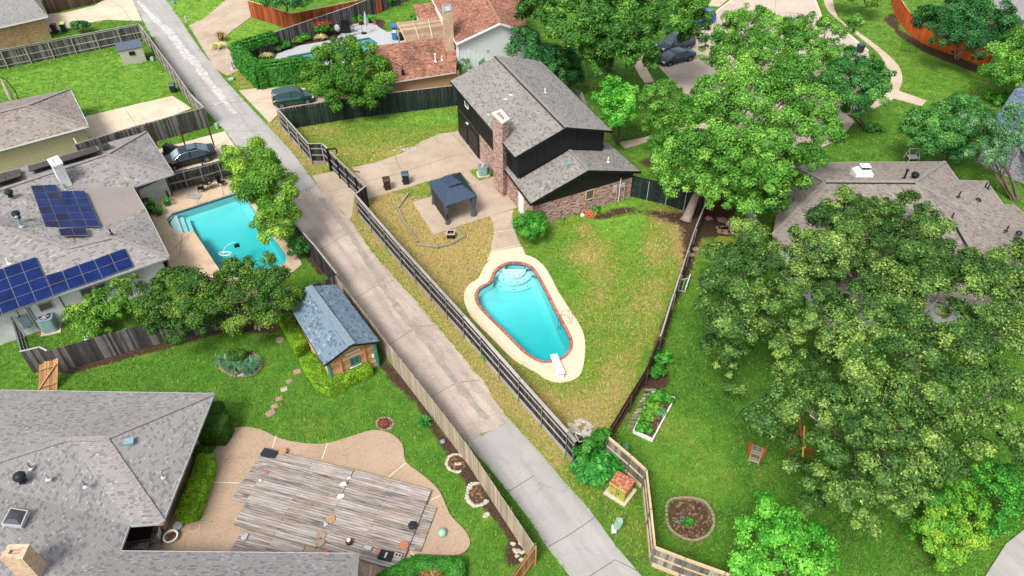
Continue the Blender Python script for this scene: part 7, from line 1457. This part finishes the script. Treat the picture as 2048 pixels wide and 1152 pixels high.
strap_plant('broad_leaf_plant', 'mass of broad glossy green leaves beside the rusty transformer', P(1195, 945), .2, .3, 4, 'lf_hosta', .1)
# broad leaved clump: big cupped leaves on stalks
t = bpy.data.objects['broad_leaf_plant']; 
for ch in list(t.children): bpy.data.objects.remove(ch)
C = []; c0 = t.location
for k in range(620):
    a = rnd.uniform(0, 6.283); r_ = math.sqrt(rnd.random()); x, y = math.cos(a)*r_*1.45, math.sin(a)*r_*1.2+.1; C.append((x, y, .35+.75*(1-r_*r_)+rnd.uniform(-.2, .15)))
C = np.array(C); N = unit(np.stack([C[:, 0]*.5, C[:, 1]*.5-.15, np.full(len(C), .8)], 1)+rng.normal(0, .25, (len(C), 3))); A1 = unit(np.cross(N, rng.normal(0, 1, (len(C), 3)))); B1 = np.cross(N, A1); Ls = rng.uniform(.24, .42, len(C))[:, None]; Ws = Ls*.62
V = np.stack([C-A1*Ls*.5, C-A1*Ls*.15+B1*Ws*.5+N*.05, C+A1*Ls*.3+B1*Ws*.32+N*.03, C+A1*Ls*.55-N*.05, C+A1*Ls*.3-B1*Ws*.32+N*.03, C-A1*Ls*.15-B1*Ws*.5+N*.05], 1).reshape(-1, 3)
fastmesh('foliage', V, np.concatenate([np.stack([np.arange(len(C))*6+i for i in (0, 1, 2, 3)], 1), np.stack([np.arange(len(C))*6+i for i in (0, 3, 4, 5)], 1)]), np.tile(rng.normal(.5, .22, len(C)), 2), A['lf_hosta'], t)

# ------------------------------------------------------------ trees
tree('tree', 'yellow green tree overhanging the angular pool and alley', [(490,310,4.2,38),(530,330,4.6,34),(505,350,4.4,40),(540,372,4.4,42),(565,400,4.0,34),(520,400,4.2,40),(500,375,4.2,34),(545,465,3.0,26),(460,310,3.6,22),(555,430,3.6,38),(530,440,3.4,30),(475,330,3.6,24),(560,360,4.0,28),(575,440,3.0,24)], (572,470), 'lf_alley', 'bark', clr=.42, leaf=(.16, .1), r0=.13, dens=1.3)
tree('crepe_myrtle', 'multi stemmed crepe myrtle rising in front of the dark weathered fence', [(470,560,3.6,42),(520,540,4.0,36),(560,575,3.6,42),(500,590,4.0,46),(545,612,3.2,40),(450,600,3.6,42),(490,640,2.9,36),(580,600,2.9,26)], (518,655), 'lf_myrtle', 'bark_pale', clr=.42, leaf=(.14, .09), r0=.16, stems=4, th=1.2)
tree('crepe_myrtle', 'darker crepe myrtle behind the middle of the weathered fence', [(300,600,3.4,40),(350,570,3.6,40),(400,570,3.8,42),(340,620,3.2,44),(395,620,3.2,44),(420,590,3.6,36),(300,640,2.6,34),(360,660,2.4,30),(420,650,2.5,30)], (370,668), 'lf_myrtle', 'bark_pale', clr=.42, leaf=(.14, .09), r0=.14, stems=3, th=1.1)
tree('bush', 'bright yellow green loose shrub by the white brick wall', [(160,635,1.4,30),(195,615,1.8,34),(225,600,2.0,32),(180,655,1.1,30),(215,640,1.5,34),(245,625,1.8,30),(150,618,1.6,18),(240,575,2.2,18),(265,560,2.2,14)], (205,660), 'lf_alley', 'bark', 'bush', clr=.36, leaf=(.14, .1), dens=.8, r0=.06, stems=4, th=.4)
tree('crepe_myrtle', 'broad umbrella shaped crepe myrtle between green car and brown roof', [(640,130,3.4,38),(690,108,4.0,40),(735,125,4.2,42),(765,150,3.6,32),(620,160,2.8,30),(665,165,3.2,42),(715,165,3.6,44),(755,182,2.8,32),(690,195,2.6,34),(725,200,2.4,26),(640,185,2.5,26),(698,86,3.4,18)], (700,205), 'lf_crepe', 'bark_pale', clr=.5, leaf=(.2, .13), r0=.16, stems=4, th=1.3)
tree('tree', 'huge red oak with leaning pale trunk beside the green metal fence', [(1345,300,5.0,42),(1320,330,4.2,32),(1375,330,5.0,38),(1350,365,4.0,36),(1412,362,4.9,30),(1330,280,4.6,32),(1430,350,5.5,42),(1405,290,6.0,40),
 (1480,160,8.5,50),(1530,120,8.8,48),(1590,150,8.5,48),(1440,190,8.4,46),(1510,195,9.4,52),(1570,200,9.4,52),(1625,210,8.6,46),(1420,240,7.6,44),(1470,250,9.0,52),(1530,265,9.4,54),(1590,265,9.0,52),(1640,265,8.0,42),(1445,310,7.6,46),(1500,320,8.2,48),(1560,325,8.2,48),(1610,320,7.4,40),(1480,375,6.2,40),(1530,375,6.6,42),(1585,370,6.2,36),(1545,405,5.0,30),(1490,410,5.0,32),(1395,225,6.8,28),(1400,195,7,22),(1440,400,5,30),(1460,345,6.6,38)], (1372,441), 'lf_redoak', 'bark_grey', clr=.55, leaf=(.19, .12), r0=.4, dens=1.2, top=(1.6, 2.2, 3.4))
tree('tree', 'large dark pecan at the top centre beside the parked cars', [(1080,20,8,46),(1140,10,9,50),(1200,20,9.5,52),(1260,10,9.5,52),(1320,5,9,50),(1370,20,8.4,40),(1110,60,7.5,42),(1170,60,8.6,48),(1230,70,8.6,50),(1290,60,8.6,48),(1340,50,8,40),(1390,45,7,30),(1240,110,7,40),(1290,100,7,36),(1190,105,6.4,30),(1385,75,6.4,26),(1065,-10,8,40),(1160,-30,9,50),(1250,-35,9,50),(1340,-35,9,46),(1200,135,5.2,24),(1305,130,5.6,22)], (1215,140), 'lf_pecan', 'bark', clr=.62, leaf=(.25, .16), r0=.34, dens=1.25)
tree('tree', 'deep green tree behind the black house roof ridge', [(1050,90,4.6,34),(1080,110,4.8,36),(1070,140,4.0,34),(1100,150,3.6,28),(1045,70,5,26),(1110,120,4.4,26)], (1085,175), 'lf_magnolia', 'bark', clr=.5, leaf=(.22, .14), r0=.16)
tree('tree', 'conical dark green young tree beside the black house', [(1135,105,4.6,14),(1137,125,3.6,22),(1138,145,2.4,27),(1120,150,2,18),(1152,152,2,18)], (1140,170), 'lf_magnolia', 'bark', clr=.36, leaf=(.18, .1), r0=.1)
tree('tree', 'thin small tree against the white gable wall', [(960,88,3.6,14),(955,105,2.8,15),(970,100,3.0,14),(930,130,2.2,14),(920,138,1.8,10),(962,120,2,12)], (958,140), 'lf_pale', 'bark', clr=.3, leaf=(.16, .1), dens=.7, r0=.06)
tree('tree', 'vivid lime green young tree right of the black house', [(1222,180,5.2,26),(1255,190,4.8,24),(1205,200,4.6,24),(1235,215,4.6,32),(1215,240,3.6,28),(1250,245,3.4,26),(1225,165,5.4,16)], (1235,288), 'lf_lime', 'bark', clr=.42, leaf=(.19, .12), r0=.12, stems=3, th=1.6)
tree('tree', 'light green tree with bare pale twigs by the curving footpath', [(1310,190,4.6,30),(1345,200,4.8,32),(1290,215,4.2,28),(1330,230,4.4,34),(1370,225,4.4,28),(1305,245,3.4,26),(1350,255,3.6,30),(1335,175,4.8,20)], (1335,285), 'lf_redoak', 'bark_grey', clr=.45, leaf=(.16, .1), dens=.7, r0=.12, stems=3, th=1.4)
tree('tree', 'sparse pale green tree left of the street with twigs showing', [(1470,60,7,36),(1510,45,7.6,34),(1440,90,6.4,26),(1490,90,7,34),(1530,75,7,30),(1460,110,6.2,24),(1415,110,5,20),(1550,95,6.2,22),(1500,30,7.4,24),(1540,55,7.2,28),(1450,75,6.6,26),(1500,110,6.6,28),(1430,130,5,22)], (1490,165), 'lf_redoak', 'bark_grey', clr=.5, leaf=(.18, .11), dens=.9, r0=.18)
tree('tree', 'sparse tree over the street centre with dark limbs', [(1590,60,7.2,28),(1620,90,6.6,28),(1650,60,7,28),(1600,110,6,26),(1660,100,6,28),(1690,60,6,22),(1630,40,7,20),(1710,45,5.6,16),(1570,85,6,22),(1600,75,7,30),(1640,120,6,28),(1665,130,5.6,26),(1580,60,7,24)], (1645,150), 'lf_redoak', 'bark', clr=.5, leaf=(.18, .11), dens=.9, r0=.2)
tree('tree', 'dark green tree over the sidewalk bend with small bed beneath', [(1690,150,5.6,36),(1730,140,5.8,34),(1760,160,5.0,30),(1700,190,5.2,38),(1745,190,5.0,34),(1680,120,5.8,30),(1715,215,3.8,28),(1670,175,5.4,28),(1765,185,4.2,22),(1700,120,6,30),(1650,170,5.6,28),(1720,170,5.8,34)], (1727,252), 'lf_darkoak', 'bark', clr=.5, leaf=(.18, .12), r0=.16, stems=3, th=1.6)
tree('tree', 'dark green crepe myrtle with pale trunk beside the orange fence', [(1870,45,4.6,34),(1910,30,5.0,40),(1950,40,5.0,42),(1990,60,4.6,40),(2020,80,4.2,34),(1890,75,4.0,28),(1930,75,4.2,34),(1970,90,3.8,34),(1850,30,4.4,20),(1930,5,5,34),(2000,30,4.6,30)], (1915,118), 'lf_magnolia', 'bark_pale', clr=.55, leaf=(.2, .13), r0=.16, stems=3, th=1.6)
tree('tree', 'rounded light green tree cut by the right edge near slate roof', [(2010,110,4.6,34),(2040,95,5,36),(1995,145,3.6,30),(2035,140,4.2,40),(2060,120,4.6,34),(2020,165,3,26)], (2035,190), 'lf_redoak', 'bark', clr=.5, leaf=(.2, .13), r0=.16)
tree('tree', 'dense dark green tree beyond the right hand house ridge', [(1850,250,4.2,38),(1890,225,4.8,38),(1930,215,4.8,34),(1870,285,3.4,40),(1910,265,4.2,42),(1950,245,4.2,34),(1840,285,3,26),(1900,305,2.6,30),(1960,280,3.6,28)], (1895,325), 'lf_darkoak', 'bark', clr=.48, leaf=(.17, .11), r0=.16)
tree('tree', 'grey green airy tree with many bare stems at the right edge', [(1960,260,5.0,30),(2000,245,5.4,34),(2040,235,5.6,34),(1975,295,4.4,26),(2015,285,5,30),(2050,280,5,30),(1940,310,3.8,18),(1990,325,3.8,20),(1925,240,4.6,20)], (2030,400), 'lf_pale', 'bark', clr=.45, leaf=(.15, .09), dens=.6, r0=.2, stems=6, th=2.2)
tree('tree', 'tree crown behind the red cedar fence at the top', [(555,2,4.2,26),(585,-5,4.6,30),(610,-8,4.6,26),(535,-4,4,20)], (575,30), 'lf_darkoak', 'bark', clr=.45, leaf=(.2, .13), r0=.12)
tree('tree', 'dark shrubby tree at the top edge above the corner lawn', [(1720,-15,3,30),(1750,-8,3,26),(1690,-20,3,24)], (1735,12), 'lf_myrtle', 'bark', clr=.45, leaf=(.2, .13), r0=.1)
oA = [(1425,560,5.0,34),(1420,620,5.0,36),(1560,690,5.6,30),(1480,470,5.6,40),(1520,480,6.2,42),(1440,520,5.6,42),(1480,530,7.0,46),(1530,530,7.4,46),(1440,580,6.2,46),(1490,590,7.6,50),(1440,640,6.0,46),(1485,650,6.8,50),(1555,590,7.2,44),(1430,690,4.6,34),(1470,700,5.2,36),(1450,735,3.8,28),(1470,775,3.0,20),(1540,650,6.4,38),(1580,520,6.8,42)]
oB = [(1625,600,6.8,36),(1610,640,6.2,30),(1740,450,6.6,40),(1780,410,6.2,32),(1680,470,6.8,44),(1730,520,7.2,46),(1600,560,6.6,40),(1575,590,6.4,30),(1680,610,6.6,40),(1660,540,6.8,40),(1690,420,6.8,44),(1650,450,6.4,42),(1730,410,6.4,34),(1600,480,6.0,38),(1660,500,7.2,48),(1720,480,7.4,46),(1820,420,6.4,40),(1860,460,6.6,42),(1800,470,6.8,42),(1870,500,6.2,36),(1830,510,6.8,42),(1760,530,6.8,44),(1700,550,7.0,46),(1620,540,6.8,40),(1770,440,6.4,30),(1650,570,5.8,30)]
oC = [(1840,550,7.2,46),(1780,560,7.2,46),(1880,550,7,40),(1670,640,7,44),(1740,600,7.8,50),(1800,590,7.8,50),(1860,590,7.6,50),(1920,570,7.4,50),(1970,550,7.0,46),(2020,530,6.8,48),(2040,590,7.2,50),(1980,610,8.0,52),(1900,640,8.6,54),(1830,650,8.8,54),(1760,660,8.6,54),(1690,690,8.0,52),(1630,730,7.4,48),(1720,730,8.6,54),(1790,720,9.0,56),(1860,710,9.0,56),(1930,690,8.8,54),(2000,680,8.2,52),(2050,660,7.6,50),(1580,750,6.0,36),(1930,520,6.6,36),(2040,500,6,30),(1590,660,5.6,32)]
oD = [(1580,800,6.4,46),(1530,830,5.6,42),(1560,870,5.6,44),(1620,830,7.0,48),(1640,790,7.6,46),(1690,800,8.0,50),(1750,800,8.6,54),(1820,790,8.8,56),(1890,780,8.6,56),(1960,770,8.2,54),(2030,760,7.8,54),(1720,860,8.0,52),(1790,860,8.4,56),(1860,860,8.0,54),(1930,850,7.2,50),(2000,840,7.0,50),(1650,900,7.0,50),(1710,930,7.4,54),(1780,940,7.6,56),(1840,930,7.0,50),(1640,960,5.8,42),(1700,1000,6.0,46),(1770,1010,6.0,46),(1830,990,5.8,40),(1730,1050,4.6,30),(1900,920,6,40),(1620,1000,4.2,26),(1960,900,6,40),(2040,890,6,44),(1590,940,4.6,26)]
def lump(lb): return [(x, y, max(1.6, h+rnd.uniform(-1.6, 1.1)), r*rnd.uniform(.8, 1.0)) for x, y, h, r in lb]
oA, oB, oC, oD = lump(oA), lump(oB), lump(oC), lump(oD)
tree('live_oak', 'spreading live oak at the left of the oak group by the lush lawn', oA, (1530,640), 'lf_oak', 'bark_grey', clr=.42, leaf=(.15, .1), lpc=75, dens=1.25, r0=.34)
tree('live_oak', 'live oak reaching over the grey brown roof', oB, (1700,600), 'lf_oak', 'bark_grey', clr=.42, leaf=(.15, .1), lpc=75, dens=1.25, r0=.34)
tree('live_oak', 'tallest live oak at the middle right of the oak group', oC, (1820,780), 'lf_oak', 'bark_grey', clr=.42, leaf=(.15, .1), lpc=75, dens=1.25, r0=.4)
tree('live_oak', 'lowest live oak of the group above the play ladder', oD, (1760,980), 'lf_oak', 'bark_grey', clr=.42, leaf=(.15, .1), lpc=75, dens=1.25, r0=.4)
tree('tree', 'bright light green young tree at the bottom edge', [(1540,1030,3.6,36),(1590,1050,4.0,36),(1510,1070,3.4,36),(1560,1080,4.4,44),(1620,1080,4.0,36),(1500,1110,3.4,36),(1550,1130,4.2,44),(1610,1125,4.0,40),(1655,1085,3,20),(1650,1120,3.2,24),(1480,1140,2.8,26),(1530,1000,3.2,18)], (1570,1200), 'lf_lime', 'bark', clr=.34, leaf=(.15, .09), lpc=46, dens=.9, r0=.12)
tree('bush', 'tall yellow tipped shrub beside the bottom right road', [(1880,1000,2.6,34),(1920,985,2.6,30),(1860,1040,2.2,36),(1910,1035,2.6,38),(1950,1020,2.4,30),(1850,1075,1.8,32),(1895,1085,2,36),(1940,1070,2,32),(1880,1115,1.4,26),(1920,1110,1.2,20)], (1895,1110), 'lf_yellow', 'bark', 'bush', clr=.3, leaf=(.13, .1), lpc=40, r0=.06, stems=5, th=.5)
tree('bush', 'darker green shrub mass at the right edge above the road', [(1990,960,3,34),(2030,950,3,34),(2000,1000,2.4,34),(2040,1000,2.4,34),(1975,1040,1.6,28),(2010,1045,1.4,22),(2050,1030,1.8,26),(1970,930,3,26)], (2015,1030), 'lf_shrub', 'bark', 'bush', clr=.32, leaf=(.13, .09), lpc=40, dens=.8, r0=.06, stems=5, th=.5)
bush('bush', 'round green bush at the house corner beside the curved walk', P(1062, 478), 1.5, 1.4, 2.4, 'lf_shrub', 12000, (.1, .065), lumps=12)
bush('bush', 'dark glossy bush by the low brown fence', P(1323, 728), .75, .6, 1.0, 'lf_shrub', 3500, (.13, .09)); bush('bush', 'small dark bush just below the glossy one', P(1313, 752), .6, .5, .8, 'lf_ivy', 2000, (.12, .08))
bush('bush', 'low ground cover bushes beside the sidewalk tree', P(1745, 262), 1.6, .9, .6, 'lf_ivy', 3000, (.14, .1)); bush('bush', 'yellow green hedge bush beside the slate blue roof', P(1990, 205), 1.5, 1.2, 1.1, 'lf_lime', 3500, (.15, .1))
bush('bush', 'small bush at the corner of the cream small roof', P(832, 42), .7, .6, .9, 'lf_ivy', 1000, (.14, .1)); bush('bush', 'vine bush growing on the far end of the blue grey fence', P(785, 14), 1.2, .6, 1.8, 'lf_ivy', 1800, (.15, .1))
bush('bush', 'weedy plant growing through the long black fence', P(945, 692), .25, .2, .6, 'lf_shrub', 300, (.14, .06), lumps=4); bush('bush', 'second weedy plant lower along the long black fence', P(970, 722), .35, .25, .6, 'lf_shrub', 400, (.14, .06), lumps=4)
bush('bush', 'low shrub against the air conditioner by the chimney', P(985, 352), .35, .35, .7, 'lf_ivy', 900, (.1, .07), lumps=5)
bush('bush', 'green plant beside the red hose reel', P(1192, 425), .4, .35, .6, 'lf_shrub', 800, (.11, .07), lumps=5)
bush('bush', 'low grey green weeds outside the corner of tan fence', P(1245, 900), .7, .4, .4, 'lf_pale', 900, (.09, .05), lumps=5)
# ------------------------------------------------------------ grass: blades over the lawns, green or straw as the ground beneath
n = 120000; qx = rng.uniform(-20, 2068, n*2); qy = rng.uniform(0, 1170, n*2); uu = (qx-1024)/FPX; vv = (qy-576)/FPX; tt = CAMH/(vv*cp+sp); wx = uu*tt; wy = (cp-vv*sp)*tt
ok = np.ones(len(wx), bool)
for l_ in SHEETS+[POOL_OUT]+HOLES: ok &= ~inside(wx, wy, l_)
ix = np.clip(np.searchsorted(gx, wx), 0, nx-1); iy = np.clip(np.searchsorted(gy, wy), 0, ny-1); sv = soil[ix, iy]; ok &= sv < .45+rng.normal(0, .12, len(wx))
wx, wy, dv, lv = wx[ok][:n], wy[ok][:n], dry[ix, iy][ok][:n], lush[ix, iy][ok][:n]; n = len(wx); K = 3
cx_ = np.repeat(wx, K)+rng.normal(0, .06, n*K); cy_ = np.repeat(wy, K)+rng.normal(0, .06, n*K); D = np.repeat(dv, K); Lh = np.repeat(lv, K); ds = np.sqrt(cx_**2+cy_**2+34**2)/45
a_ = rng.uniform(0, 6.283, n*K); h_ = rng.uniform(.03, .11, n*K)*(1+.3*D); w_ = .035*ds*rng.uniform(.7, 1.3, n*K); ln = rng.uniform(.06, .2, n*K)*ds
base = np.stack([cx_, cy_, np.zeros(n*K)], 1); sd = np.stack([-np.sin(a_), np.cos(a_), np.zeros(n*K)], 1)*w_[:, None]/2; fw = np.stack([np.cos(a_)*ln, np.sin(a_)*ln, h_], 1)
V = np.stack([base-sd, base+sd, base+fw+sd*.3, base+fw-sd*.3], 1).reshape(-1, 3)
tone = np.clip(.5*(Lh-.5)*.5+.17+rng.normal(0, .09, n*K), 0, .45)+np.where(rng.random(n*K) < np.clip((D-.3)*1.5, .02, .92), rng.uniform(.3, .55, n*K), 0)
t = NT('grass_blades', .8, .15); t.col(t.ramp(t.attr('tone'), [(.0, S('3a6220')), (.25, S('578228')), (.45, S('7ca23c')), (.55, S('8c9040')), (.75, S('ab9a60')), (1, S('c4b07c'))]))
g_ = fastmesh('grass', V, np.arange(4*n*K).reshape(-1, 4), np.clip(tone, 0, 1), t.m); g_['kind'] = 'stuff'
print('LEAVES', sum(TREES), [int(x/1000) for x in TREES])
